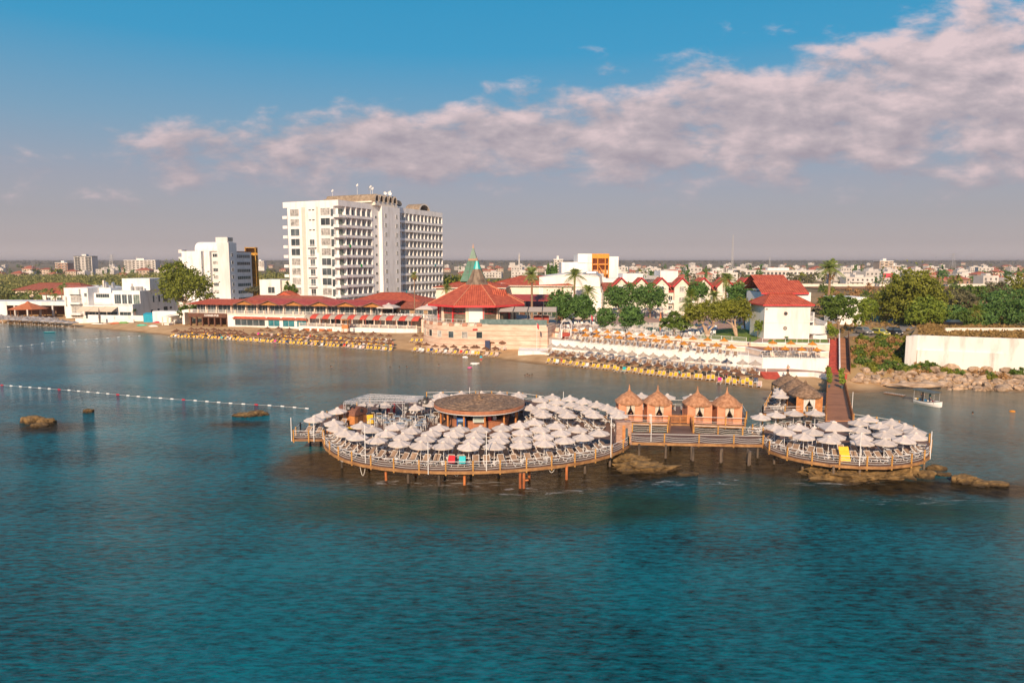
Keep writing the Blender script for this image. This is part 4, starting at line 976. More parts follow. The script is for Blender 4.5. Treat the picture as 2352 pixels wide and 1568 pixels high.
up = [zo(*p) for p in ((360, 1020), (478, 1022), (605, 1037), (735, 1042), (855, 1050), (988, 1062), (1130, 1073), (1265, 1085), (1410, 1097), (1562, 1102), (1730, 1115), (1900, 1127), (2090, 1135))]
lo_ = [zo(*p) for p in ((482, 1078), (612, 1085), (745, 1098), (878, 1106), (1010, 1115), (1155, 1128), (1300, 1138), (1450, 1150), (1625, 1172), (1830, 1190), (2000, 1192), (2180, 1212))] + [zh(815, 980)]
def orow(pts, z, phrase, rz=R(-28), lo=True, dy=-.7):
    for i, (u, v) in enumerate(pts):
        g = G(u, v, z + 2.55); place(P_ORA, (g[0], g[1], z), .3 * i, 'orange straw parasol, %s from the left in the %s' % (ordw(i), phrase), 'orange parasols on the terrace')
        if lo:
            for s, nm in ((-.8, 'left'), (.8, 'right')):
                place(L_TER, (g[0] + s * math.cos(rz) * 1.0, g[1] + s * math.sin(rz) + dy, z), rz + rr.uniform(-.1, .1), 'tan lounger %s of the %s parasol, %s' % (nm, ordw(i), phrase), 'tan loungers on the terraces')
orow(up, 5.52, 'upper orange row below the lawn railing', dy=.1); orow(lo_, 5.52, 'lower orange row on the terracotta terrace', dy=-.1)
orow([zh(*p) for p in ((1340, 925), (1568, 930), (1840, 940))], 5.52, 'upper row of the short right terrace', rz=0)
orow([zh(*p) for p in ((1280, 1000), (1495, 1000), (1705, 1010), (1895, 1015))], 4.43, 'lower row of the short right terrace', rz=0, lo=False)
n = 0
for i in range(20):
    t = (i + .5) / 20; a, c = Vector(W1[1]), Vector(W1[2]); p = a.lerp(c, t) + Vector((.5, 1.5, 0))
    place(L_TER, (p.x, p.y, 4.41), R(-25), 'tan lounger behind the picket railing, %s from left on the narrow white terrace' % ordw(i), 'tan loungers on the terraces')
for i, x in enumerate((1235, 1305, 1450, 1590, 1660, 1735, 1850, 1925)):
    g = G(*zh(x, 1140), 4.41); place(L_TER, (g[0], g[1] + .8, 4.41), 0, 'tan lounger behind the picket railing, %s from left on the short right terrace' % ordw(i), 'tan loungers on the terraces')
# street lamps
LM = thing('street_lamp', 'x', 'street lamp'); b = MB(); b.path([(0, 0, 0), (0, 0, .5), (0, 0, 4.6)], [.11, .065, .05], 6); b.build('post', WOODB, LM); b = MB(); b.lathe([(.05, 4.6), (.16, 4.95), (.2, 5.05), (.02, 5.25)], 6); b.build('lantern', DARK, LM)
for i, (u, v, z) in enumerate(((1318, 793, 1.7), (1436, 803, 1.7), (1564, 820, 1.7), (1720, 828, 1.7))):
    g = G(u, v, 2.4); place(LM, (g[0], g[1] - .3, 1.7), 0, 'dark street lamp before the white wall, %s from the left' % ordw(i), 'dark street lamps on the terrace wall', scale=1.15)
for i, (u, v) in enumerate(((zo(803, 1040)), (zo(1492, 870)), (zo(1545, 780)))):
    g = G(u, v, 6.4); place(LM, (g[0], g[1], 6.4), 0, 'dark garden lamp near the pool, %s from the left' % ordw(i), 'dark garden lamps by the pool', scale=.9)
# ------------------------------------------------------------------ pool and lawn
PW = mat('pool_water', (.012, .115, .155), (.03, .22, .26), .4, .05, spec=.7)
pp = [G(u, v, 6.42) for u, v in ((1360, 752), (1460, 741), (1560, 741), (1600, 752), (1560, 763), (1430, 762))]
tag(MB().poly(pp).build('pool_water', PW), kind='structure')
r = MB(); q = [Vector(p) for p in pp]
for a, c in zip(q, q[1:] + q[:1]): e = c - a; nn = Vector((e.y, -e.x, 0)).normalized() * .5; r.obox(a - Vector((0, 0, .05)), e, nn, (0, 0, .16))
tag(r.build('pool_coping', FL1), 'pale stone coping round the big blue pool', 'pool edge')
pp = [G(u, v, 6.424) for u, v in ((1500, 730.5), (1505, 725.5), (1580, 725.5), (1590, 730.5))]; tag(MB().poly(pp).build('pool_water', PW), kind='structure')
GRASS = mat('lawn', (.09, .16, .015), (.18, .26, .03), 1.2, .95, bump=.3, bscale=6)
tag(MB().poly([G(u, v, 6.412) for u, v in ((1600, 777.5), (1728, 785.5), (1752, 772), (1752, 735), (1712, 735), (1690, 752), (1620, 762))]).build('lawn', GRASS), kind='structure')
tag(MB().poly([G(u, v, 6.412) for u, v in ((1760, 787), (1902, 788.5), (1900, 779), (1768, 779))]).build('lawn', GRASS), kind='structure')
P_POOL = parasol_proto('pool_parasol', CANVB, 1.2, 2.1, 2.65)
L_POOL = lounger_proto('pool_lounger', METALW, back=R(48)); L_POOL['category'] = 'pool lounger'
PP = [(815, 780), (880, 775), (755, 800), (865, 800), (1180, 780), (1255, 770), (1320, 780), (1400, 780), (240, 910), (400, 880), (470, 872), (540, 880), (400, 945), (500, 940), (590, 955), (765, 975), (860, 980), (1030, 995), (1130, 1000), (580, 790), (610, 835), (1230, 965), (1320, 965), (1480, 785), (1560, 840), (1620, 850), (1770, 960), (1850, 950), (1740, 985), (940, 790), (700, 800)]
for i, p in enumerate(sorted(PP)):
    g = G(*zo(*p), 6.4 + 2.8); place(P_POOL, (g[0], g[1], 6.41), .1 * i, 'beige poolside parasol, %s counting from the left round the pool' % ordw(i), 'beige parasols round the pool')
    for s, nm in ((-1, 'left'), (1, 'right')): place(L_POOL, (g[0] + s, g[1] - .8, 6.41), R(180) * (p[1] < 800) + rr.uniform(-.3, .3), 'white pool lounger %s of the %s beige poolside parasol from left' % (nm, ordw(i)), 'white loungers round the pool')
for i in range(20):
    g = G(1440 + i * 9 + rr.uniform(-2, 2), 766 + i * .35 + rr.uniform(-1.5, 1.5), 6.4); place(L_POOL, (g[0], g[1], 6.41), R(170) + rr.uniform(-.5, .5), 'white lounger along the near pool edge, %s from the left' % ordw(i), 'white loungers round the pool')
for i, (x, y) in enumerate([(290, 800), (330, 830), (370, 815), (410, 840), (450, 810), (500, 835), (540, 800), (590, 820), (620, 790), (560, 860), (600, 855), (960, 790), (985, 730), (970, 755)]):
    g = G(*zh(x, y), 6.4); place(L_POOL, (g[0], g[1], 6.415), rr.uniform(-1, 1), 'white lounger on the lawn under the round trees, %s from the left' % ordw(i), 'white loungers on the lawn')
# ------------------------------------------------------------------ buildings
def fb(b, face, a0, a1, o0, o1, z0, z1, off=0, m=0):
    """box in wall coordinates: a along the wall, o outwards from it. F: front (y=off), R: right side (x=off), L: left side (x=off)"""
    if face == 'F': b.box(a0, a1, off - o1, off - o0, z0, z1, m)
    elif face == 'R': b.box(off + o0, off + o1, a0, a1, z0, z1, m)
    else: b.box(off - o1, off - o0, a0, a1, z0, z1, m)
    return b
def win(par, face, a0, a1, z0, z1, off=0, mull=1, bars=0, glass=None, frame=None, sill=True, name='window', out=.03, fw=.09):
    b = MB(); frame = frame or FRAMEW; glass = glass or GLASS
    fb(b, face, a0, a1, .004, out, z0, z1, off, 1)
    w = fw
    fb(b, face, a0 - w, a0, .004, out + .06, z0 - w, z1 + w, off); fb(b, face, a1, a1 + w, .004, out + .06, z0 - w, z1 + w, off)
    fb(b, face, a0, a1, .004, out + .06, z1, z1 + w, off); fb(b, face, a0, a1, .004, out + (.14 if sill else .06), z0 - w, z0, off)
    for k in range(mull): x = lerp(a0, a1, (k + 1) / (mull + 1)); fb(b, face, x - .04, x + .04, out, out + .05, z0, z1, off)
    for k in range(bars): z = lerp(z0, z1, (k + 1) / (bars + 1)); fb(b, face, a0, a1, out, out + .045, z - .03, z + .03, off)
    return b.build(name, [frame, glass], par)
def slab(par, name, m, *boxes):
    b = MB()
    for q in boxes: b.box(*q)
    return b.build(name, m, par)
def hip(x0, x1, y0, y1, z, h, ov=.8, ridge=None, th=.25, mr=0, mf=1):
    """hip roof as one mesh: slopes (uv), fascia. ridge = inset at the ends"""
    b = MB(); x0 -= ov; x1 += ov; y0 -= ov; y1 += ov
    r = min((y1 - y0) / 2, (x1 - x0) / 2) if ridge is None else ridge; ym = (y0 + y1) / 2
    A, B, C, D = (x0, y0, z + th), (x1, y0, z + th), (x1, y1, z + th), (x0, y1, z + th); E, F = (x0 + r, ym, z + th + h), (x1 - r, ym, z + th + h)
    b.slope([A, B, F, E], mr); b.slope([B, C, F], mr); b.slope([C, D, E, F], mr); b.slope([D, A, E], mr)
    for p, q in ((A, B), (B, C), (C, D), (D, A)): b.poly([(p[0], p[1], z), (q[0], q[1], z), q, p], mf)
    b.poly([(x0, y0, z), (x0, y1, z), (x1, y1, z), (x1, y0, z)], mf)
    for p, q in ((A, E), (B, F), (C, F), (D, E), (E, F)):
        if (Vector(p) - Vector(q)).length > .1: b.tube(Vector(p) + Vector((0, 0, .03)), Vector(q) + Vector((0, 0, .05)), .13, .13, 5, mr)
    return b
RIDGEM = None
def sgn(text, size, m, par, loc, rot, ext=.03, name='lettering'):
    cu = bpy.data.curves.new(name, 'FONT'); cu.body = text; cu.size = size; cu.extrude = ext; cu.align_x = 'CENTER'; cu.resolution_u = 3; cu.offset = size * .018
    o = bpy.data.objects.new(name, cu); COL.objects.link(o); cu.materials.append(m)
    me = bpy.data.meshes.new_from_object(o); me.name = name; bpy.data.objects.remove(o); o = bpy.data.objects.new(name, me); COL.objects.link(o)
    if not me.materials: me.materials.append(m)
    if par is not None: o.parent = par
    o.location = loc; o.rotation_euler = rot
    return o
rb = random.Random(3)
SLAT = mat('flat_roof', (.30, .28, .26), (.42, .39, .36), .4, .95)
# ---- main hotel tower
def hotel():
    ang = math.atan2(.905, .426); D = 275; x = XU(780, D, 30)
    t = thing('hotel_tower', 'tall white hotel block with rows of balconies and brown vaulted rooftop', 'hotel', (x, D, 1.0), ang)
    L, Wd, Z1_ = 79.8, 28.5, 48.7; FZ = [43.0 - 4.0 * k for k in range(10)]        # window sills
    xs = [4.5 + 3.46 * k for k in range(6)]; ys = [40.3 + (79.6 - 40.3) / 12 * k for k in range(13)]
    b = MB(); b.box(1.6, L, 1.6, 26.5, 0, 46.4); b.box(22.2, 26.5, 0, 1.6, 0, 46.4); b.box(0.0, 1.6, 2.6, 26.5, 0, 46.4)
    b.box(0, L, 0, 28.8, 46.4, Z1_)
    b.build('wall', WHITE, t)
    b = MB(); b.box(26.5, 40.0, -1.7, 1.6, 0, 48.2); b.build('stair_core', WHITE, t)
    slab(t, 'roof', SLAT, (.5, L - .5, .5, 28, Z1_, Z1_ + .12))
    slab(t, 'recess', mat('recess_render', (.60, .53, .46), (.68, .60, .52), 1, .9), (-.012, -.002, 17.0, 19.0, 2, 46.3), (-.012, -.002, 10.3, 11.5, 28, 46.3))
    n = 0; rest = MB()
    def bay(x0, x1, z, part):
        b = MB(); xm = (x0 + x1) / 2; fb(b, 'F', x0 + .45, xm, .0, .03, z - .5, z + 2.55, 1.6, 2 if rb.random() < .3 else 1); fb(b, 'F', xm, x1 - .45, .0, .03, z - .5, z + 2.55, 1.6, 2 if rb.random() < .25 else 1)
        fb(b, 'F', x0 + .36, x0 + .45, 0, .07, z - .5, z + 2.6, 1.6); fb(b, 'F', x1 - .45, x1 - .36, 0, .07, z - .5, z + 2.6, 1.6); fb(b, 'F', x0 + .36, x1 - .36, 0, .07, z + 2.55, z + 2.66, 1.6)
        fb(b, 'F', (x0 + x1) / 2 - .04, (x0 + x1) / 2 + .04, .03, .07, z - .5, z + 2.55, 1.6)
        if part: b.build('window', [FRAMEW, GLASS, BLIND], t)
        else:
            k = len(rest.v); rest.v += b.v; rest.f += [tuple(i + k for i in f) for f in b.f]; rest.m += b.m
    for r_, z in enumerate(FZ[:9]):
        for X0, X1 in list(zip(xs, xs[1:])) + list(zip(ys, ys[1:])):
            n += 1; bay(X0, X1, z, n <= 64)
    rest.build('window_rows', [FRAMEW, GLASS, BLIND], t)['kind'] = 'stuff'
    # fins between bays, slabs, parapets
    b = MB()
    for X in xs + ys: b.box(X - .2, X + .2, 0, 1.59, 6, 46.39)
    b.build('fins', WHITE, t)
    for z in FZ + [FZ[-1] - 4]:
        b = MB()
        for X0, X1 in ((xs[0] + .2, xs[-1] - .2), (ys[0] + .2, ys[-1] - .2)):
            b.box(X0, X1, -.25, 1.58, z - 1.0, z - .78); b.box(X0, X1, -.25, -.10, z - .78, z + .12)
        b.build('balcony', WHITE, t)
    # end face
    for i, z in enumerate(FZ[:9]):
        for a0, a1 in ((4.4, 9.0), (20.4, 24.9)):
            n += 1; g_ = BLIND if rb.random() < .75 else GLASS
            win(t, 'L', a0, a1, z, z + 2.7, 0, mull=1, bars=0, glass=g_)
        # corner balcony with glazing set back, and the balconies at the other end
        for y0, y1 in ((-.35, 2.5), (26.6, 29.0)):
            b = MB(); b.box(-.3, 3.9, y0, y1, z - 1.1, z - .8); b.box(-.3, -.15, y0, y1, z - .8, z + .1)
            if y0 < 0: b.box(-.15, 3.9, -.35, -.2, z - .8, z - .1)
            else: b.box(-.15, 1.6, 28.85, 29.0, z - .8, z + .1)
            b.build('balcony', WHITE, t)
        fb(bb := MB(), 'F', 1.75, 4.2, 0, .04, z - .7, z + 2.4, 1.58, 0); bb.build('corner_window', mat('greenish_glass', (.10, .14, .12), (.22, .27, .24), .8, .12), t)
        b = MB()
        for k in range(3): fb(b, 'L', 2.62 + 0, 4.4, 0, 0, 0, 0, 0) if False else None
        b.box(-.02, 0.0, 2.6, 4.0, z - .6, z + 2.3) ; b.build('balcony_door', GLASS, t)
        if i >= 3:
            win(t, 'L', 12.6, 15.0, z - .3, z + 2.3, 0, mull=1, name='balcony_door')
            b = MB(); b.box(-1.1, 0, 11.6, 16.0, z - 1.0, z - .75); b.box(-1.1, -1.0, 11.6, 16.0, z - .75, z - .45); b.box(-1.1, -1.04, 11.6, 16.0, z + .25, z + .33)
            for k in range(12): b.box(-1.09, -1.05, 11.62 + k * .39, 11.68 + k * .39, z - .45, z + .25)
            b.build('balcony', WHITE, t)
        else:
            for a in (12.2, 14.0): slab(t, 'vent', DARK, (-.04, 0, a, a + 1.2, z + 1.9, z + 2.35))
        # core slots
        for a in (28.6, 36.8): win(t, 'F', a, a + 1.2, z + .3, z + 2.0, -1.7, mull=1, sill=False)
        win(t, 'F', 23.6, 25.2, z - .2, z + .8, 0, mull=0, sill=False)
        win(t, 'R', -1.2, .2, z - .2, z + .8, 40.0, mull=0, sill=False)
    # penthouse with vaults
    CONB = mat('weathered_concrete', (.20, .15, .105), (.36, .28, .20), .8, .95)
    slab(t, 'penthouse_wall', CREAM, (22, 38.3, .2, 24, Z1_ + .12, Z1_ + 1.4), (22, 38.3, -1.5, .2, 48.2, 50.0))
    slab(t, 'penthouse_cornice', CREAM, (21.0, 22.0, -.5, 24.5, Z1_ + .7, Z1_ + 1.3))
    def vault(x0, x1, y0, y1, z, h, axis, name='vault'):
        b = MB(); n = 10; ends = []
        for e in (0, 1):
            for rr_ in (1.0, .82):
                for j in range(n + 1):
                    a = math.pi * j / n; cc, ss = math.cos(a), math.sin(a)
                    if axis == 'x': b.v.append(((x0, x1)[e], (y0 + y1) / 2 - cc * rr_ * (y1 - y0) / 2, z + h * rr_ * ss))
                    else: b.v.append(((x0 + x1) / 2 - cc * rr_ * (x1 - x0) / 2, (y0, y1)[e], z + h * rr_ * ss))
        q = n + 1
        for j in range(n):
            b.f.append((j, j + 1, 2 * q + j + 1, 2 * q + j)); b.m.append(0); b.f.append((q + j, 3 * q + j, 3 * q + j + 1, q + j + 1)); b.m.append(1)
            b.f.append((j, q + j, q + j + 1, j + 1)); b.m.append(2); b.f.append((2 * q + j, 2 * q + j + 1, 3 * q + j + 1, 3 * q + j)); b.m.append(2)
        return b.build(name, [CONB, DARK if False else mat('vault_inside', (.30, .25, .20), rough=.9), CREAM], t)
    for k in range(5):
        w = 3.3; X0 = 21.6 + k * w; vault(X0, X0 + w - .1, -1.9, 24.5, Z1_ + 1.1, 3.2, 'y')
        if k in (0, 4): win(t, 'F', X0 + .8, X0 + 2.4, 48.5, 49.7, -1.5, mull=3, sill=False)
    b = MB(); b.poly([(22, 28.4, Z1_ + .12), (22, 25.8, Z1_ + 2.9), (36, 25.8, Z1_ + 2.9), (36, 28.4, Z1_ + .12)]); b.poly([(22, 28.4, Z1_ + .12), (22, 24.6, Z1_ + .12), (22, 24.6, Z1_ + 2.9), (22, 25.8, Z1_ + 2.9)]); b.poly([(22, 24.6, Z1_ + 2.9), (36, 24.6, Z1_ + 2.9), (36, 25.8, Z1_ + 2.9), (22, 25.8, Z1_ + 2.9)]); b.build('roof_ramp', CONB, t)
    vault(60, 70, 1, 9, Z1_ - .2, 3.6, 'y', 'roof_vault')
    M = Matrix.Translation((x, D, 1.0)) @ Matrix.Rotation(ang, 4, 'Z')
    def on(px, py, pz): return M @ Vector((px, py, pz))
    an = 0
    for px, py, pz, h, l in ((23.2, 22, Z1_ + 4.2, 2.8, 'short'), (23.2, 8.5, Z1_ + 4.2, 4.6, 'tall'), (26.5, 4, Z1_ + 4.2, 4, 'bushy'), (23.2, .5, Z1_ + 4.2, 2.8, 'stout'), (36.4, 1, Z1_ + 4.2, 2.6, 'thin')):
        q = thing('antenna_mast', '%s antenna mast on the brown vaulted roof of the tall hotel' % l, 'antenna', on(px, py, pz)); b = MB(); b.tube((0, 0, -.4), (0, 0, h), .09, .05, 5); b.build('mast', METALG, q)
        b = MB(); b.cbox((.25, 0, h - .3), .3, .2, .9); b.cbox((-.25, 0, h - .6), .25, .2, .8)
        if l == 'bushy':
            for k in range(5): b.tube((-1 + .5 * k, .2, h - 2), (-1 + .5 * k, .2, h + .4 * (k % 2)), .07, .07, 4)
            b.tube((-1.1, .2, h - 1.6), (1.1, .2, h - 1.6), .06, .06, 4)
        b.build('aerial', METALG, q)
    for i, (px, py, pz, s, c) in enumerate(((29.8, -1, Z1_ + 4.2, .8, 'small pale'), (33.1, -1, Z1_ + 4.2, 1.0, 'pale'), (43, 1.0, Z1_ + .1, 1.6, 'big dark'))):
        q = thing('satellite_dish', '%s satellite dish on the roof of the tall hotel' % c, 'satellite dish', on(px, py, pz), ang); b = MB(); b.tube((0, 0, 0), (0, 0, s), .08, .08, 5); b.build('stand', METALG, q)
        b = MB(); b.lathe([(.01, .0), (.5 * s, .06), (.8 * s, .18), (s, .36)], 14); o = b.build('dish', DARK if c == 'big dark' else METALW, q, (0, 0, s)); o.rotation_euler = (R(65), 0, R(-30))
    for i, (k, z, c) in enumerate(((5.9, FZ[3] + .0, 'green'), (13.0, FZ[5], 'green'), (71.5, FZ[5], 'teal'), (46.0, FZ[8], 'teal'))):
        q = MB(); q.box(0, .9, -.33, -.27, -.9, .35); q.box(0, .9, -.33, .0, .3, .35); o = q.build('towel', mat('hang_' + c, {'green': (.01, .42, .06), 'teal': (.01, .33, .36)}[c], rough=.9)); o.location = on(k, 0, z + .05); o.rotation_euler = (0, 0, ang)
        tag(o, '%s towel over a balcony of the hotel, %s' % (c, ('upper one near the corner', 'lower one near the corner', 'in the far right bays high up', 'in the far right bays low down')[i]), 'towel')
hotel()
# ---- second hotel
def hotel2():
    D = 335; ang = R(77); x = XU(530, D, 20); t = thing('hotel_block', 'smaller white hotel with a blank stair tower and bands of windows', 'hotel', (x, D, 2), ang)
    Zt = Z_ = 30.5
    b = MB(); b.box(1.2, 19, 1, 26.5, 0, 28.3); b.build('wall', GREYW, t)
    b = MB(); b.box(-1.6, 4.6, -.6, 5.8, 0, 32.6); b.build('stair_tower', GREYW, t)
    slab(t, 'tower_room', GREYW, (-1, 3.6, .4, 6.8, 32.6, 35.2)); win(t, 'F', -.6, 3.2, 33.2, 35.0, .4, mull=4)
    slab(t, 'projecting_wall', WHITE, (-.9, 1.2, 15.5, 26.4, 0, 28.6), (-.5, 1.2, 11, 14.2, 0, 28.5))
    slab(t, 'roof_edge', mat('roof_edge_red', (.26, .09, .06), rough=.8), (1.0, 19.2, .8, 26.6, 28.3, 28.6))
    for k in range(7):
        z = 4 + k * 3.55
        win(t, 'F', 5.2, 17.6, z, z + 1.55, 1.0, mull=7, sill=False)
        win(t, 'L', 6.4, 10.4, z + .4, z + 2.0, 1.2, mull=3, sill=False, glass=BLIND if k % 2 else GLASS)
        win(t, 'F', .2, 1.6, z + .6, z + 2.2, -.6, mull=1, sill=False)
        slab(t, 'balcony', GREYW, (-.7, 3, 26.5, 28.4, z + 2.4, z + 4.0))
    b = MB(); n = 10
    for e in (0, 1):
        for j in range(n + 1): a = math.pi * j / n; b.v.append((6 - 4 * math.cos(a), (8, 21)[e], 29.8 + 3.4 * math.sin(a)))
    for j in range(n): b.f.append((j, j + 1, n + 2 + j, n + 1 + j)); b.m.append(0)
    b.f.append(tuple(range(n + 1))); b.m.append(0); b.f.append(tuple(reversed(range(n + 1, 2 * n + 2)))); b.m.append(0); b.box(2, 10, 8, 21, 28.6, 29.8); b.build('roof_vault', WHITE, t)
    slab(t, 'podium', GREYW, (-7, 24, -8, 24, 0, 2.6), (-8, 25, -9, 24, 2.6, 4.0))
    s = thing('scaffold_tower', 'ochre open steel stair tower beside the smaller hotel', 'stair tower', (XU(569, D + 24, 20), D + 24, 2), R(8)); OCH = mat('ochre_steel', (.42, .20, .01), (.56, .30, .03), 1, .6)
    b = MB()
    for px in (0, 5):
        for py in (-4.5, 0): b.box(px, px + .35, py, py + .35, 0, 31)
    for k in range(9): b.box(0, 5.35, -4.5, .35, k * 3.8, k * 3.8 + .35)
    b.build('frame', OCH, s); b = MB(); b.box(.4, 5, -.1, 0, .4, 30.5); b.box(.35, .4, -4.1, 0, .4, 30.5); b.build('mesh_screen', OCH, s)
hotel2()
# ---- white beach villa
def villa():
    D = 286; ang = R(-10); x = XU(150, D, 5); t = thing('beach_villa', 'modern white beach villa with cream awnings and big windows', 'villa', (x, D, 1.8), ang); t.scale = (.57, 1, 1)
    TG_ = mat('greenish_glass', (.10, .14, .12), (.22, .27, .24), .8, .12)
    b = MB(); b.box(0, 20, 0, 22, 0, 12.7); b.box(20, 36.5, 3, 24, 0, 10.5); b.box(36.5, 59, 2.5, 26, 0, 11.6); b.box(20, 30, 6, 22, 10.5, 12.6)
    b.build('wall', WHITE, t)
    slab(t, 'roof_room', WHITE, (37, 60, 8, 20, 11.6, 16.5), (39, 46, 7, 8, 11.6, 14.4)); slab(t, 'terrace_parapet', WHITE, (20, 59.5, -2.5, 2.5, 0, 5.7), (59.3, 59.5, -2.5, 2.5, 5.7, 6.4))
    slab(t, 'bay', WHITE, (4.5, 14, -.9, 0, 10.1, 12.3))
    for z in (6.9, 2.4):
        win(t, 'F', 5.5, 14.5, z, z + 2.9, 0, mull=3, glass=BLIND); b = MB(); b.box(4.5, 15, -1.5, 0, z - .9, z - .3); b.box(4.5, 15, -1.5, -1.46, z + .6, z + .66); b.build('balcony', WHITE, t)
        for k in range(9): pass
    win(t, 'F', 5.5, 14.5, .2, 2.0 - .6, 0, mull=3, glass=BLIND)
    win(t, 'F', 17.0, 19.0, 9.2, 10.6, 0, mull=1); win(t, 'F', 22, 33, 8.7, 10.2, 3, mull=5); win(t, 'F', 1, 2.2, 5, 9, 0, mull=0, glass=BLIND)
    for a0, a1 in ((38, 43.3), (44.3, 48.2), (49.2, 52.4), (53.6, 58.6)): win(t, 'F', a0, a1, 6.2, 10.0, 2.5, mull=2 if a1 - a0 > 4 else 1, glass=GLASS if a0 < 50 else TG_)
    for a0, a1 in ((21, 29), (29.6, 38), (38.6, 47), (49, 58)): win(t, 'F', a0, a1, .3, 3.2, -2.5, mull=2, sill=False)
    for k in range(3):
        a0 = 19 + k * 9.7; b = MB(); b.mesh([(a0, -2.55, 5.3), (a0 + 9.4, -2.55, 5.3), (a0 + 9.4, -6.2, 3.5), (a0, -6.2, 3.5), (a0, -2.55, 5.22), (a0 + 9.4, -2.55, 5.22), (a0 + 9.4, -6.2, 3.42), (a0, -6.2, 3.42)], [(0, 3, 2, 1), (4, 5, 6, 7), (0, 1, 5, 4), (1, 2, 6, 5), (2, 3, 7, 6), (3, 0, 4, 7)]); b.build('awning', mat('cream_awning', (.66, .52, .38), (.74, .60, .46), 1, .9), t)
    b = MB(); b.box(20.2, 59.2, -2.45, -2.4, 6.6, 6.66)
    for k in range(60): b.box(20.4 + k * .64, 20.5 + k * .64, -2.46, -2.41, 5.7, 6.6)
    b.build('railing', METALG, t); b = MB()
    for k in range(9): b.box(.3 + k * 2.4, .36 + k * 2.4, .2, .26, 12.7, 13.5)
    b.box(.3, 19.6, .2, .26, 13.45, 13.5); b.build('roof_railing', METALG, t)
    for a0, a1, z0, z1 in ((10.5, 11.4, 6.5, 9.2), (14, 15, 6.5, 9.2), (17, 20, 6.3, 9.8), (9, 10.4, 1.0, 3.4), (13, 14.4, 2.6, 3.6), (17, 19.6, 1, 4.2), (21, 22.4, 3, 4)): win(t, 'R', a0 - .5, a1 - .5, z0, z1, 59, mull=0, sill=False)
    for k, (bx, by) in enumerate(((48, 5), (51.5, 5.4), (55, 5.2))): slab(t, 'air_unit', METALG, (bx, bx + 1.8, by, by + 1.2, 11.4, 13.2))
    for k, (bx, by) in enumerate(((24, 8), (28, 9))):
        b = MB(); b.lathe([(.9, 12.6), (.9, 14.4), (.3, 15)], 12, (bx, by, 0)); b.build('water_tank', METALG, t)
    slab(t, 'chimney', PEACH, (17.5, 18.6, 10, 11, 12.7, 15.6))
    w = thing('garden_wall', 'low white garden wall along the beach before the villa', 'wall', (x, D, 1.4), ang); w.scale = (.57, 1, 1); b = MB(); b.box(26, 72, -11.2, -10.8, -1, 1.4); b.box(30, 74, -7.2, -6.8, -1, 2.6); b.build('wall', WHITE, w)
villa()
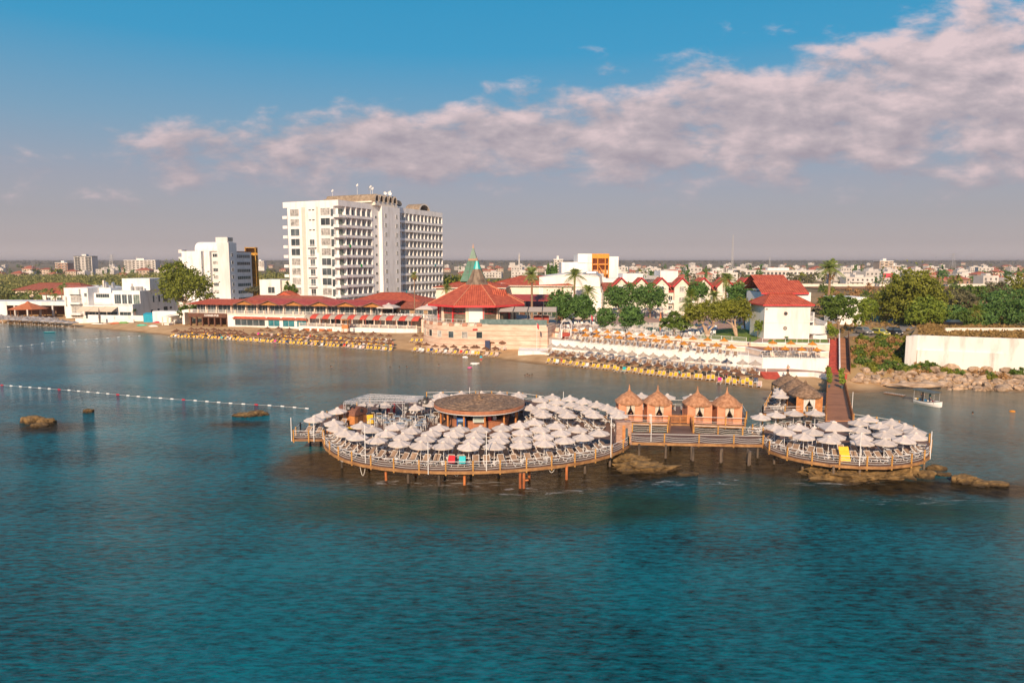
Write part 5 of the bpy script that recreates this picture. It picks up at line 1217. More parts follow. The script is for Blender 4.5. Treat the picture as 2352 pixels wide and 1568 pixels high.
# ---- pub and restaurant range along the beach
def pub():
    ang = R(-15); D = 254; x = XU(433, D, 7); t = thing('beach_pub', 'long two storey red roofed beach restaurant with gables and glazed balcony', 'restaurant', (x, D, 1.0), ang)
    LW, S1, S2, LG = 95.0, 16.8, 50.0, 78.0
    BROWN = mat('brown_paint', (.105, .045, .028), (.16, .07, .045), 1, .6)
    zb_, ze = 5.5, 8.8
    b = MB(); b.box(S1, S2, 0, 16, 0, zb_ - .35); b.build('ground_floor_wall', WHITE, t)
    slab(t, 'balcony_slab', CREAM, (0, LG, -.2, 16, zb_ - .35, zb_)); slab(t, 'fascia', BROWN, (-.1, S1, -.35, -.2, zb_ - 1.6, zb_ - .02))
    for k in range(7): slab(t, 'column', BROWN, (.2 + k * 2.65, .75 + k * 2.65, .1, .65, 0, zb_ - .35))
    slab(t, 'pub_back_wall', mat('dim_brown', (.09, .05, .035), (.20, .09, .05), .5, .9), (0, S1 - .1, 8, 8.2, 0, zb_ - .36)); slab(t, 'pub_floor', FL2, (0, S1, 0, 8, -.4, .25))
    sgn('CORNER PUB', 1.02, METALW, t, (10.2, -.39, zb_ - 1.18), (math.pi / 2, 0, 0))
    # upper glazing
    a = 1.0
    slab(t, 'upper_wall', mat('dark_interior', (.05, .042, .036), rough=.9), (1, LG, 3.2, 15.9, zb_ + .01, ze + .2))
    while a < LG - 3:
        w = 4.6 if int(a) % 2 else 6.2; w = min(w, LG - a - .8); win(t, 'F', a + .35, a + w - .35, zb_ + .2, ze - .25, 3.2, mull=2, sill=False, glass=GLASS)
        slab(t, 'pier', PEACH, (a + w - .2, a + w + .25, 2.4, 3.15, zb_, ze)); a += w + .1
    # balcony balustrade
    for k in range(int(LG / 4.0)):
        slab(t, 'balcony_post', PEACH, (k * 4.0, k * 4.0 + .5, -.15, .3, zb_, zb_ + 1.35))
        b = MB(); b.box(k * 4 + .5, k * 4 + 4, -.02, .06, zb_ + 1.1, zb_ + 1.18); b.box(k * 4 + .5, k * 4 + 4, -.02, .06, zb_ + .12, zb_ + .18)
        for j in range(11): b.box(k * 4 + .7 + j * .31, k * 4 + .76 + j * .31, 0, .04, zb_ + .18, zb_ + 1.1)
        b.build('baluster_panel', METALW, t)
    # roofs
    PINKT = tile_mat('rose_roof_tile', (.34, .045, .04), (.55, .10, .085), .7); b = MB()
    b.slope([(-1.5, .6, ze), (S1 + 2, .6, ze), (S1 + 2, 9, ze + 1.5), (2.5, 9, ze + 1.5)]); b.slope([(-1.5, 17, ze), (-1.5, .6, ze), (2.5, 9, ze + 1.5)]); b.slope([(S1 + 2, 17, ze), (-1.5, 17, ze), (2.5, 9, ze + 1.5), (S1 + 2, 9, ze + 1.5)])
    b.poly([(-1.5, .6, ze), (-1.5, .6, ze - .25), (S1 + 2, .6, ze - .25), (S1 + 2, .6, ze)]); b.build('corner_roof', TILE, t)
    b = MB(); b.slope([(S1 + 2, .9, ze + .2), (LG + 3, .9, ze + .2), (LG + 3, 12, ze + 1.75), (S1 + 2, 12, ze + 1.75)]); b.slope([(LG + 3, 22, ze + .4), (S1 + 2, 22, ze + .4), (S1 + 2, 12, ze + 1.75), (LG + 3, 12, ze + 1.75)]); b.build('main_roof', PINKT, t)
    b = MB(); b.slope([(8, 17, ze + .2), (48, 17, ze + .2), (42, 23, ze + 2.4), (14, 23, ze + 2.4)]); b.slope([(48, 17, ze + .2), (48, 30, ze + .2), (42, 23, ze + 2.4)]); b.slope([(8, 30, ze + .2), (8, 17, ze + .2), (14, 23, ze + 2.4)]); b.slope([(48, 30, ze + .2), (8, 30, ze + .2), (14, 23, ze + 2.4), (42, 23, ze + 2.4)]); b.build('rear_roof', TILEB, t)
    slab(t, 'rear_wall', CREAM, (9, 47, 18, 29, 0, ze + .2))
    slab(t, 'eave_board', mat('eave_brown', (.22, .12, .08), (.30, .17, .12), 2, .8), (S1 + 2, LG + 3, .7, .9, ze - .1, ze + .3))
    for k in range(6):
        c = 24.0 + k * 10.2; hw = 4.6; gh = 1.55
        b = MB(); A, B, C = (c - hw, .0, ze - .1), (c + hw, .0, ze - .1), (c, .0, ze + gh); b.slope([(c - hw, 0, ze - .05), (c - hw, 9, ze - .05 + 1.5), (c, 9, ze + gh), C]) ; b.slope([(c + hw, 9, ze + 1.45), (c + hw, 0, ze - .05), C, (c, 9, ze + gh)]); b.build('gable_roof', PINKT if k else TILE, t)
        b = MB(); b.poly([(c - hw + .9, .25, ze - .05), (c + hw - .9, .25, ze - .05), (c, .25, ze + gh - .45)]); b.build('gable_panel', mat('gable_wood', (.34, .14, .03), (.48, .21, .06), 2, .7), t)
        b = MB(); b.path([(c - hw, -.06, ze - .1), (c, -.06, ze + gh), (c + hw, -.06, ze - .1)], .16, 4); b.build('bargeboard', mat('bargeboard', (.20, .11, .08), rough=.8), t)
    # ground floor windows with small tiled hoods
    TEALG = mat('teal_glass', (.02, .13, .17), (.06, .24, .28), .6, .1)
    for a0, w, n in ((19.2, 13.4, 3), (35.2, 5.0, 1), (41.5, 5.0, 1), (47.4 - .4, 2.0, 0)) if False else ((20, 12.5, 4), (33.9, 4.6, 1), (39.9, 4.6, 1), (45.6, 3.9, 1)):
        win(t, 'F', a0, a0 + w, 1.3, 3.4, 0, mull=n, glass=GLASS if n == 4 else TEALG)
        b = MB(); b.slope([(a0 - .8, -.9, 3.75), (a0 + w + .8, -.9, 3.75), (a0 + w + .2, 0, 4.55), (a0 - .2, 0, 4.55)]); b.poly([(a0 - .8, -.9, 3.75), (a0 - .2, 0, 4.55), (a0 - .8, 0, 3.75)]); b.poly([(a0 + w + .8, -.9, 3.75), (a0 + w + .8, 0, 3.75), (a0 + w + .2, 0, 4.55)]); b.poly([(a0 - .8, -.9, 3.75), (a0 - .8, 0, 3.75), (a0 + w + .8, 0, 3.75), (a0 + w + .8, -.9, 3.75)]); b.build('window_hood', TILE, t)
    slab(t, 'plinth', REDF, (S1, S2, -.06, -.005, -.3, .35))
    # lower terrace with striped awning
    T0_, T1_ = 50.0, 94.0
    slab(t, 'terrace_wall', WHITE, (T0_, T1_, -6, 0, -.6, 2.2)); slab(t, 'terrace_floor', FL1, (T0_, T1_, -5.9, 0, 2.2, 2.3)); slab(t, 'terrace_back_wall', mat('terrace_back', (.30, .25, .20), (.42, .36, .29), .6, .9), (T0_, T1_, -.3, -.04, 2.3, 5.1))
    for k in range(6): win(t, 'F', T0_ + 2 + k * 6.5, T0_ + 6.5 + k * 6.5, 2.6, 4.6, -.3, mull=1, glass=GLASS if k % 2 else BLIND, sill=False)
    for k in range(4): slab(t, 'shutter', mat('rust_shutter', (.34, .10, .03), (.46, .15, .05), 3, .7), (T0_ + 2 + k * 2.9, T0_ + 4.2 + k * 2.9, -6.05, -6, .1, 1.5))
    for k in range(14): slab(t, 'balcony_post', PEACH, (T0_ + k * 3.35, T0_ + .35 + k * 3.35, -5.9, -5.55, 2.3, 3.5))
    b = MB(); b.box(T0_ + .3, T1_ - .1, -5.75, -5.68, 3.25, 3.33)
    for k in range(210): b.box(T0_ + .45 + k * .207, T0_ + .49 + k * .207, -5.74, -5.7, 2.3, 3.25)
    b.build('baluster_panel', METALW, t)
    RED_A = mat('red_awning', (.50, .06, .04), (.60, .09, .06), 2, .9); GRY_A = mat('grey_awning', (.36, .31, .25), (.46, .40, .33), 2, .9)
    for k in range(18):
        a0 = T0_ + 1.0 + k * 2.38; b = MB(); prof = [(-.1, 6.1), (-1.6, 6.15), (-3.0, 5.85), (-4.1, 5.2), (-4.5, 4.75)]
        for (y0, z0), (y1, z1_) in zip(prof, prof[1:]): b.poly([(a0, y0, z0), (a0, y1, z1_), (a0 + 2.34, y1, z1_), (a0 + 2.34, y0, z0)])
        b.build('awning_strip', RED_A if k % 2 else GRY_A, t)
    for k in range(8): slab(t, 'awning_post', mat('post_red_brown', (.22, .07, .045), rough=.7), (T0_ + 2 + k * 5.6, T0_ + 2.3 + k * 5.6, -4.4, -4.1, 2.3, 5.1))
    # club name on the white terrace wall
    cx, cz, rad = T0_ + 13.2, .1, 1.95
    for i, ch in enumerate('MIMA CLUB'):
        th = R(152 - i * 15.5)
        if ch != ' ': o = sgn(ch, .62, mat('dark_letter', (.09, .06, .045), rough=.8), t, (cx + 1.4 * rad * math.cos(th), -6.04, cz - .35 + rad * math.sin(th) * .9), (math.pi / 2, 0, 0), .015, 'letter'); 
    b = MB(); b.lathe([(.001, 0), (.33, 0), (.33, .05), (.001, .05)], 14); o = b.build('green_emblem', mat('emblem_green', (.03, .40, .10), rough=.7), t, (cx + .3, -6.0, cz + .15)); o.rotation_euler = (math.pi / 2, 0, 0)
    M = Matrix.Translation((x, D, 1.0)) @ Matrix.Rotation(ang, 4, 'Z')
    pr = None
    for k in range(10):
        q = M @ Vector((T0_ + 3.5 + k * 4.1, -4.9, 2.3)); lab = 'closed cream parasol on the pub terrace, %s from the left' % ordw(k)
        if pr is None:
            pr = thing('closed_parasol', lab, 'parasol', q, 0, 'closed cream parasols on the pub terrace'); b = MB(); b.lathe([(.02, 2.75), (.10, 2.5), (.24, 1.2), (.30, .75), (.05, .7)], 8); b.build('canopy', mat('cream_canvas', (.66, .54, .42), (.74, .62, .50), 3, .9), pr); MB().tube((0, 0, 0), (0, 0, 2.7), .04, .04, 5).build('pole', WOODB, pr)
        else: dup(pr, q, 0, lab)
    # upper dining terrace at the right end: tables in white, two pavilions
    slab(t, 'upper_terrace', FL1, (LG, 98, -.2, 14, zb_ - .35, zb_)); slab(t, 'upper_terrace_wall', WHITE, (LG, 98, 0, 2, 0, zb_ - .35))
    for k in range(5): 
        b = MB(); b.box(LG + k * 4, LG + 4 + k * 4, -.02, .06, zb_ + 1.1, zb_ + 1.18)
        for j in range(12): b.box(LG + k * 4 + .1 + j * .33, LG + k * 4 + .16 + j * .33, 0, .04, zb_ + .05, zb_ + 1.1)
        b.box(LG + k * 4 - .2, LG + k * 4 + .2, -.12, .22, zb_, zb_ + 1.3); b.build('baluster_panel', METALW, t)
    dt = None
    for k in range(16):
        q = M @ Vector((LG + 1.5 + (k % 8) * 2.3, 1.6 + (k // 8) * 2.6, zb_)); lab = 'white dining table with chairs, %s from the left in the %s terrace row' % (ordw(k % 8), ('front', 'back')[k // 8])
        if dt is None:
            dt = thing('dining_table', lab, 'table', q, 0, 'white dining tables on the restaurant terrace'); b = MB(); b.cbox((0, 0, .9), 1.1, 1.1, .06); b.box(-.06, .06, -.06, .06, 0, .88); b.build('table_top', METALW, dt)
            b = MB()
            for s in (-1, 1): b.cbox((s * .85, 0, .5), .5, .5, .06); b.cbox((s * 1.08, 0, .9), .05, .5, .8); b.cbox((s * .85, 0, .25), .4, .4, .44)
            b.build('chairs', METALW, dt)
        else: dup(dt, q, rb.uniform(-.2, .2), lab)
    for k, (u, v) in enumerate(((893, 712), (982, 712))):
        g = GY(u, v, 236 - k * 6); pv = thing('pavilion', 'white canvas pavilion roof over the dining terrace, %s one' % ('left', 'right')[k], 'pavilion', (g[0], g[1], 7.1), ang); b = MB(); w = 4.4
        b.lathe([(w, 2.6), (w * .5, 3.35), (.35, 3.6)], 4, a0=math.pi / 4); b.lathe([(.9, 3.62), (.05, 4.1)], 4, a0=math.pi / 4); b.lathe([(w, 2.6), (w, 2.3)], 4, a0=math.pi / 4); b.build('canopy', CANV, pv)
        b = MB()
        for sx in (-1, 1):
            for sy in (-1, 1): b.tube((sx * 2.9, sy * 2.9, 0), (sx * 2.9, sy * 2.9, 2.6), .07, .07, 5)
        b.build('posts', METALG, pv)
    # rear hall with low red roof
    h = thing('banquet_hall', 'cream hall with a low red hipped roof behind the pub', 'hall', (XU(800, 262, 8), 262, 5.5), R(-9)); slab(h, 'wall', CREAM, (0, 29, 0, 20, -5, 4.2)); hip(0, 29, 0, 20, 4.2, 3.3, 1.2).build('roof', [TILE, CREAM], h)
    for k in range(3): win(h, 'F', 22 + k * 2.2, 23.6 + k * 2.2, .4, 3.2, 0, mull=1)
    lw = thing('link_range', 'low brown roofed link building between hall and rotunda', 'building', (XU(905, 240, 8), 240, 5.8), R(-8)); slab(lw, 'wall', mat('ochre_wall', (.30, .20, .11), (.42, .29, .17), .5, .9), (0, 22, 3, 12, -4, 3)); b = MB(); b.slope([(-1, 1.5, 3.0), (23, 1.5, 3.0), (23, 8, 5.2), (-1, 8, 5.2)]); b.slope([(23, 14, 3), (-1, 14, 3), (-1, 8, 5.2), (23, 8, 5.2)]); b.build('roof', TILEB, lw)
    for k in range(4): win(lw, 'F', 1.5 + k * 5, 4.8 + k * 5, -.2, 2.4, 3, mull=1)
pub()
# ---- rotunda restaurant on its podium
def rotunda():
    cy = 204; cx = XU(1096, cy, 12); t = thing('rotunda', 'octagonal restaurant with wide red tiled roof and a brown cone lantern', 'restaurant', (cx, cy, 8.2)); n = 8; a0 = math.pi / 8 + math.pi / 2
    Re, Zt = 15.2, 4.9; rt = 3.55; zt = 10.4
    b = MB(); pt = lambda r, k, z: (r * math.cos(a0 + k * math.pi / 4), r * math.sin(a0 + k * math.pi / 4), z)
    for k in range(n): b.slope([pt(Re, k, Zt), pt(Re, k + 1, Zt), pt(rt, k + 1, zt), pt(rt, k, zt)])
    b.build('roof', TILE, t)
    b = MB()
    for k in range(n): b.tube(Vector(pt(Re, k, Zt + .05)), Vector(pt(rt, k, zt + .05)), .14, .14, 5)
    b.build('hip_ridges', TILE if False else mat('ridge_tile', (.52, .19, .10), (.62, .26, .15), 2, .8), t)
    b = MB(); b.lathe([(Re + .02, Zt - .55), (Re + .02, Zt + .02)], n, a0=a0); b.build('eave_fascia', REDF, t); b = MB(); b.lathe([(Re, Zt - .5), (11, Zt - .4), (.5, Zt - .4)], n, a0=a0); b.build('soffit', WOODB, t)
    BRZ = mat('bronze_cladding', (.105, .068, .042), (.26, .19, .13), 1.0, .55, stretch=(1, 1, .15))
    b = MB(); b.lathe([(rt + .15, zt - .1), (2.35, zt + 2.0), (1.75, zt + 3.3), (1.15, zt + 4.5)], 8, a0=a0); b.build('cone', BRZ, t); b = MB(); b.lathe([(1.2, zt + 4.5), (.38, zt + 6.9)], 8, a0=a0); b.build('lantern', mat('turquoise_panel', (.01, .34, .34), (.03, .48, .46), 1, .3), t); b = MB(); b.lathe([(.42, zt + 6.9), (.04, zt + 8.0)], 8, a0=a0); b.build('finial', mat('copper', (.34, .17, .10), rough=.5), t)
    # glass drum with red mullions and cream piers
    Rw = 11.6
    b = MB(); b.lathe([(Rw - .3, 0), (Rw - .3, Zt - .4)], 40); b.build('drum_glass', mat('drum_glass', (.07, .065, .055), (.20, .17, .13), .7, .12), t)
    for k in range(16):
        a = 2 * math.pi * (k + .5) / 16; b = MB(); b.cbox((Rw * math.cos(a), Rw * math.sin(a), Zt / 2 - .2), .5, .8 if k % 2 else .35, Zt - .4, a); b.build('pier', PEACH if k % 2 else REDF, t)
    b = MB()
    for z in (2.45, 3.4, Zt - .55): b.lathe([(Rw - .2, z - .07), (Rw - .1, z - .07), (Rw - .1, z + .07), (Rw - .2, z + .07)], 40)
    for k in range(80):
        a = 2 * math.pi * k / 80; b.cbox(((Rw - .18) * math.cos(a), (Rw - .18) * math.sin(a), 3.5), .06, .06, 2.0, a)
    b.build('red_mullions', REDF, t); a = -math.pi / 2 + .03; b = MB(); b.cbox(((Rw + .02) * math.cos(a), (Rw + .02) * math.sin(a), 2.2), .08, 4.4, 4.3, a); b.build('white_blind', METALW, t)
    d = MB(); d.slope([(5, -7.6, 6.6), (8.3, -5.5, 6.6), (8.6, -4.2, 9.0), (4.4, -6.2, 9.0)]); d.poly([(8.3, -5.5, 6.6), (9.6, -3.4, 6.6), (8.6, -4.2, 9.0)]); d.build('dormer', TILE, t)
    # podium
    p = thing('podium', 'curved peach stone podium wall with square windows under the rotunda', 'podium', (cx, cy, 0)); P = []
    for k in range(15): a = R(185 + k * 7.2); P.append((16.0 * math.cos(a), 17.2 * math.sin(a)))
    xr = XU(1257, 186, 4) - cx; P += [(xr, 184.5 - cy), (xr + 3.5, 196 - cy), (xr + 3.5, 222 - cy), (-14, 222 - cy)]
    STW = mat('peach_stone', (.56, .40, .30), (.74, .57, .45), .5, .85, stretch=(.6, .6, 2)); MB().prism(P, .5, 7.6).build('wall', STW, p)
    MB().prism([(q[0] * .985, q[1] * .985) for q in P], 7.6, 8.15).build('floor', FL1, p)
    b = MB()
    for z in (2.4, 3.7, 5.0, 6.3):
        for q, w in zip(P[:16], P[1:17]):
            e = Vector((w[0] - q[0], w[1] - q[1], 0)); nn = Vector((e.y, -e.x, 0)).normalized() * .03; b.obox(Vector((*q, z)) + nn * .0, e, nn, (0, 0, .10))
    b.build('string_courses', mat('rose_band', (.46, .22, .16), rough=.9), p)
    TC = mat('terracotta_band', (.42, .20, .13), (.52, .27, .19), 2, .9)
    for k in range(2, 13):
        a = R(185 + k * 7.2 + 3.6); x, y = 16.0 * math.cos(a), 17.2 * math.sin(a); nrm = math.atan2(y / 17.2 ** 2, x / 16 ** 2)
        b = MB(); b.cbox((x * .99, y * .99, 8.0), .5, 1.35, .85, nrm); b.build('parapet_block', PEACH if k % 2 else TC, p)
        if k in (2, 4, 6, 8, 10, 12):
            b = MB(); ex = Vector((-math.sin(nrm), math.cos(nrm), 0)); on_ = Vector((math.cos(nrm), math.sin(nrm), 0)); c = Vector((x, y, 4.35))
            b.obox(c - ex * .8 - on_ * .2, ex * 1.6, on_ * .235, (0, 0, 1.75), 1); 
            for s in (-.88, .8): b.obox(c + ex * s - on_ * .2 - Vector((0, 0, .08)), ex * .08, on_ * .3, (0, 0, 1.9))
            b.obox(c - ex * .8 - on_ * .2 + Vector((0, 0, 1.75)), ex * 1.6, on_ * .3, (0, 0, .08)); b.obox(c - ex * .8 - on_ * .2 - Vector((0, 0, .08)), ex * 1.6, on_ * .32, (0, 0, .08)); b.build('window', [CREAM, BLIND if k % 4 else GLASS], p)
    b = MB(); prev = None
    for k in range(15):
        a = R(190 + k * 6.2); q = Vector((15.6 * math.cos(a), 16.8 * math.sin(a), 8.15)); b.tube(q, q + Vector((0, 0, 1.25)), .04, .04, 4)
        if prev is not None: b.tube(prev + Vector((0, 0, 1.25)), q + Vector((0, 0, 1.25)), .045, .045, 4)
        prev = q
    b.build('railing', METALW, p); b = MB(); gx0, gx1 = 1.5, xr - .2; b.obox((gx0, -16.4 + .2, 8.15), (gx1 - gx0, 184.5 - cy + 16.4, 0), (0, .06, 0), (0, 0, 1.4)); b.build('glass_balustrade', mat('aqua_glass', (.10, .16, .16), (.18, .25, .25), 1, .08), p)
    slab(p, 'door', mat('blue_door', (.03, .05, .12), rough=.4), (3.0, 4.3, -18.0, -16.4, 1.4, 3.7)); slab(p, 'red_plate', REDP, (-.4, .9, -17.5, -17.2, 6.6, 6.95))
    # retractable pergola beside
    g = (XU(1213, 190, 10), 190.5, 8.15); q = thing('pergola', 'dark framed pergola with beige fabric roof on the podium terrace', 'pergola', g, R(-4)); b = MB()
    for xx in np.linspace(-8, 8, 5): b.box(xx - .1, xx + .1, -3.4, -3.2, 0, 3.4); b.box(xx - .1, xx + .1, 4, 4.2, 0, 4.2)
    b.build('posts', DARK, q)
    for k in range(4): b = MB(); b.mesh([(-7.9 + k * 4, -3.4, 3.5), (-4.1 + k * 4, -3.4, 3.5), (-4.1 + k * 4, 4.2, 4.3), (-7.9 + k * 4, 4.2, 4.3), (-7.9 + k * 4, -3.4, 3.42), (-4.1 + k * 4, -3.4, 3.42), (-4.1 + k * 4, 4.2, 4.22), (-7.9 + k * 4, 4.2, 4.22)], [(0, 1, 2, 3), (7, 6, 5, 4), (0, 4, 5, 1), (1, 5, 6, 2), (2, 6, 7, 3), (3, 7, 4, 0)]); b.build('fabric_panel', mat('beige_fabric', (.52, .43, .34), (.60, .50, .40), 2, .9), q)
    b = MB()
    for xx in np.linspace(-8, 8, 5): b.obox((xx - .1, -3.5, 3.5), (.2, 0, 0), (0, 7.8, .8), (0, 0, .16))
    b.box(-8.1, 8.1, -3.5, -3.3, 3.25, 3.45); b.build('beams', DARK, q)
    bx = thing('barrel_hut', 'red barrel shaped wooden hut at the right end of the podium terrace', 'hut', (XU(1243, 192, 9), 191, 8.15)); b = MB(); m_ = 10
    for e in (0, 1):
        for j in range(m_ + 1): a = math.pi * j / m_; b.v.append(((-2.1, 2.1)[e], -1.2 * math.cos(a), .9 + 1.2 * math.sin(a)))
    for j in range(m_): b.f.append((j, j + 1, m_ + 2 + j, m_ + 1 + j)); b.m.append(0)
    b.f.append(tuple(range(m_ + 1))); b.m.append(0); b.f.append(tuple(reversed(range(m_ + 1, 2 * m_ + 2)))); b.m.append(0); b.build('roof', mat('dark_red_paint', (.25, .03, .02), (.34, .05, .03), 2, .6), bx); slab(bx, 'wall', WOODB, (-2, 2, -1.1, 1.1, 0, .9))
    # hall with green glass pyramid behind
    h = thing('pyramid_hall', 'red roofed cream hall crowned by a green glass pyramid', 'hall', (XU(1002, 246, 10), 246, 8), R(-3)); slab(h, 'wall', CREAM, (0, 24, 0, 20, -6, 7.9)); hip(0, 24, 0, 20, 7.9, 2.4, 1.3).build('roof', [TILE, CREAM], h)
    PY = Vector((12.4, 10, 10.1)); GG = mat('green_glass', (.004, .06, .04), (.018, .15, .10), .6, .4, spec=.3); b = MB(); b.lathe([(6.2, 0), (2.3, 7.6)], 4, a0=math.pi / 4); b.build('pyramid', GG, h, PY); b = MB(); b.lathe([(2.4, 7.6), (2.3, 8.3)], 4, a0=math.pi / 4); b.build('pyramid_band', mat('copper', (.34, .17, .10)), h, PY); b = MB(); b.lathe([(1.9, 8.3), (.42, 12.2)], 4, a0=math.pi / 4); b.build('pyramid_top', GG, h, PY); b = MB(); b.lathe([(.45, 12.2), (.04, 14)], 4, a0=math.pi / 4); b.build('finial', mat('copper', (.34, .17, .10)), h, PY)
    b = MB()
    for k in range(4):
        a = math.pi / 4 + k * math.pi / 2
        for f in (0, .33, .67):
            a2 = a + math.pi / 2; p0 = Vector((6.22 * math.cos(a), 6.22 * math.sin(a), 0)).lerp(Vector((6.22 * math.cos(a2), 6.22 * math.sin(a2), 0)), f); p1 = Vector((2.32 * math.cos(a), 2.32 * math.sin(a), 7.6)).lerp(Vector((2.32 * math.cos(a2), 2.32 * math.sin(a2), 7.6)), f); b.tube(p0, p1, .07, .07, 4)
    for f in (.0, .3, .6): b.lathe([(lerp(6.22, 2.32, f) + .06, 7.6 * f), (lerp(6.22, 2.32, f) + .06, 7.6 * f + .13)], 4, a0=math.pi / 4)
    b.build('pyramid_ribs', mat('green_metal', (.03, .20, .10), (.06, .28, .15), 2, .5), h, PY)
    e = thing('hip_roofed_hall', 'cream hall with red hipped roof and grey skylight behind the pyramid hall', 'hall', (XU(1120, 268, 10), 268, 7), R(-12)); slab(e, 'wall', CREAM, (0, 33, 0, 22, -5, 9.0)); hip(0, 33, 0, 22, 9.0, 3.4, 1.2).build('roof', [TILE, CREAM], e); b = MB(); b.lathe([(3.2, 0), (.1, 1.3)], 4, a0=math.pi / 4); b.build('skylight', mat('grey_glass', (.20, .21, .22), rough=.2), e, (17, 7, 11.4))
    s = thing('red_canopy', 'flat red canvas canopy on posts right of the rotunda roof', 'canopy', (XU(1205, 218, 10), 218, 8.2), R(-6)); b = MB(); b.obox((-6.5, 0, 4.6), (19, 0, 0), (0, 9, 1.6), (0, 0, .15)); b.build('canvas', mat('red_canvas', (.36, .05, .04), (.46, .08, .06), .8, .9), s); b = MB()
    for xx in (-6, 0, 6, 12): b.box(xx, xx + .2, .2, .4, 0, 4.6); b.box(xx, xx + .2, 8.4, 8.6, 0, 6.0)
    b.build('posts', DARK, s)
    k_ = thing('brown_range', 'long low brown tiled building right of the rotunda', 'building', (XU(1150, 226, 8), 224, 6.5), R(-5)); slab(k_, 'wall', mat('dim_brown', (.09, .05, .035)), (0, 24, 1.5, 9, 0, 3.4)); b = MB(); b.slope([(-1, 0, 3.4), (25, 0, 3.4), (25, 7, 6.2), (-1, 7, 6.2)]); b.build('roof', TILEB, k_)
    for kk in range(4): win(k_, 'F', 2 + kk * 6, 6 + kk * 6, .5, 2.8, 1.5, mull=2)
rotunda()
# ---- conference block with orange stair
def conference():
    D = 262; t = thing('conference_centre', 'large white windowless conference building behind the palms', 'building', (XU(1150, D + 6, 8), D + 6, 6.4), R(-2))
    X = lambda u: (u - 1150) / 1568 * D
    slab(t, 'wall', WHITE, (0, X(1295), 0, 26, 0, 10.6), (X(1240), X(1392), -4, 26, 0, 13.0)); slab(t, 'cornice', CREAM, (0, X(1240), -.3, 0, 6.9, 7.3), (X(1240), X(1392), -4.25, -4, 9.2, 9.5), (X(1150), X(1215), -2, -.3, 6.2, 6.6))
    b = MB(); b.mesh([(X(1240), -4, 13.0), (X(1320), -4, 14.6), (X(1392), -4, 13.0), (X(1240), 26, 13.0), (X(1320), 26, 14.6), (X(1392), 26, 13.0)], [(0, 1, 2), (3, 5, 4), (0, 3, 4, 1), (1, 4, 5, 2)]); b.build('roof', GREYW, t)
    for u in (1257, 1268, 1285): win(t, 'F', X(u), X(u + 7), 1.2, 3.6, -4, mull=0)
    win(t, 'F', X(1168), X(1180), 2.4, 3.8, 0, mull=1)
    b = MB(); b.path([(X(1345), 4, 14.2), (X(1352), -2, 14.6), (X(1372), -2, 14.6), (X(1380), -4.8, 13.5), (X(1384), -4.8, 8)], .55, 8); b.build('duct', METALG, t); slab(t, 'roof_plant', METALG, (X(1360), X(1378), 2, 8, 13, 15.2), (X(1380), X(1390), 0, 6, 13, 14.4))
    D2 = 300; s = thing('theatre_tower', 'white fly tower behind the conference centre with an orange framed stair', 'building', (XU(1289.5, D2, 15), D2, 6.4), R(-1)); Y = lambda u: (u - 1289.5) / 1568 * D2
    slab(s, 'wall', WHITE, (0, Y(1326), 0, 24, 0, 18.8), (Y(1326), Y(1358), -1, 24, 0, 22.4), (Y(1397), Y(1419), 0, 24, 0, 21.2), (Y(1358), Y(1397), 4, 24, 0, 21.6)); slab(s, 'ledge', GREYW, (Y(1326), Y(1358), -1.25, -1, 18.4, 18.8))
    win(s, 'F', Y(1347), Y(1353), 8.6, 12.0, -1, mull=0, bars=1); OC = mat('orange_steel', (.62, .23, .015), (.74, .31, .03), 1, .6)
    b = MB(); x0, x1 = Y(1358), Y(1397)
    for xx in (x0, x0 + 2.4, x1 - 1.8, x1 - .3): b.box(xx, xx + .35, -.6, -.2, 4, 22.2)
    for zz in (5.0, 9.2, 13.4, 17.6): b.box(x0, x1, -.6, 3.9, zz, zz + .35)
    b.box(x0, x1, -.8, 4, 20.4, 22.4); b.build('stair_frame', OC, s)
    for k in range(3):
        za, zb2 = 5.3 + k * 4.2, 9.3 + k * 4.2; xa, xb = (x0 + 2.6, x1 - 1.9) if k % 2 else (x1 - 1.9, x0 + 2.6); b = MB(); b.obox((xa, .2, za), (xb - xa, 0, zb2 - za), (0, 1.6, 0), (0, 0, .4)); b.build('stair_flight', OC, s)
    b = MB(); b.box(x0 + .3, x1 - .3, 3.7, 3.9, 4, 20.4); b.build('orange_screen', mat('pale_orange', (.60, .33, .17), (.70, .42, .24), .8, .7), s)
    r = thing('white_annexe', 'plain white annexe blocks between theatre tower and gabled apartments', 'building', (XU(1385, 272, 8), 272, 6.4)); slab(r, 'wall', WHITE, (0, 8, 0, 14, 0, 12.2), (8, 16, 2, 14, 0, 14.2), (23, 30, 2, 14, 0, 15.3), (16, 23, 6, 14, 0, 12)); slab(r, 'roof_plant', METALG, (16.5, 22.5, 3, 6, 12, 13.4))
conference()
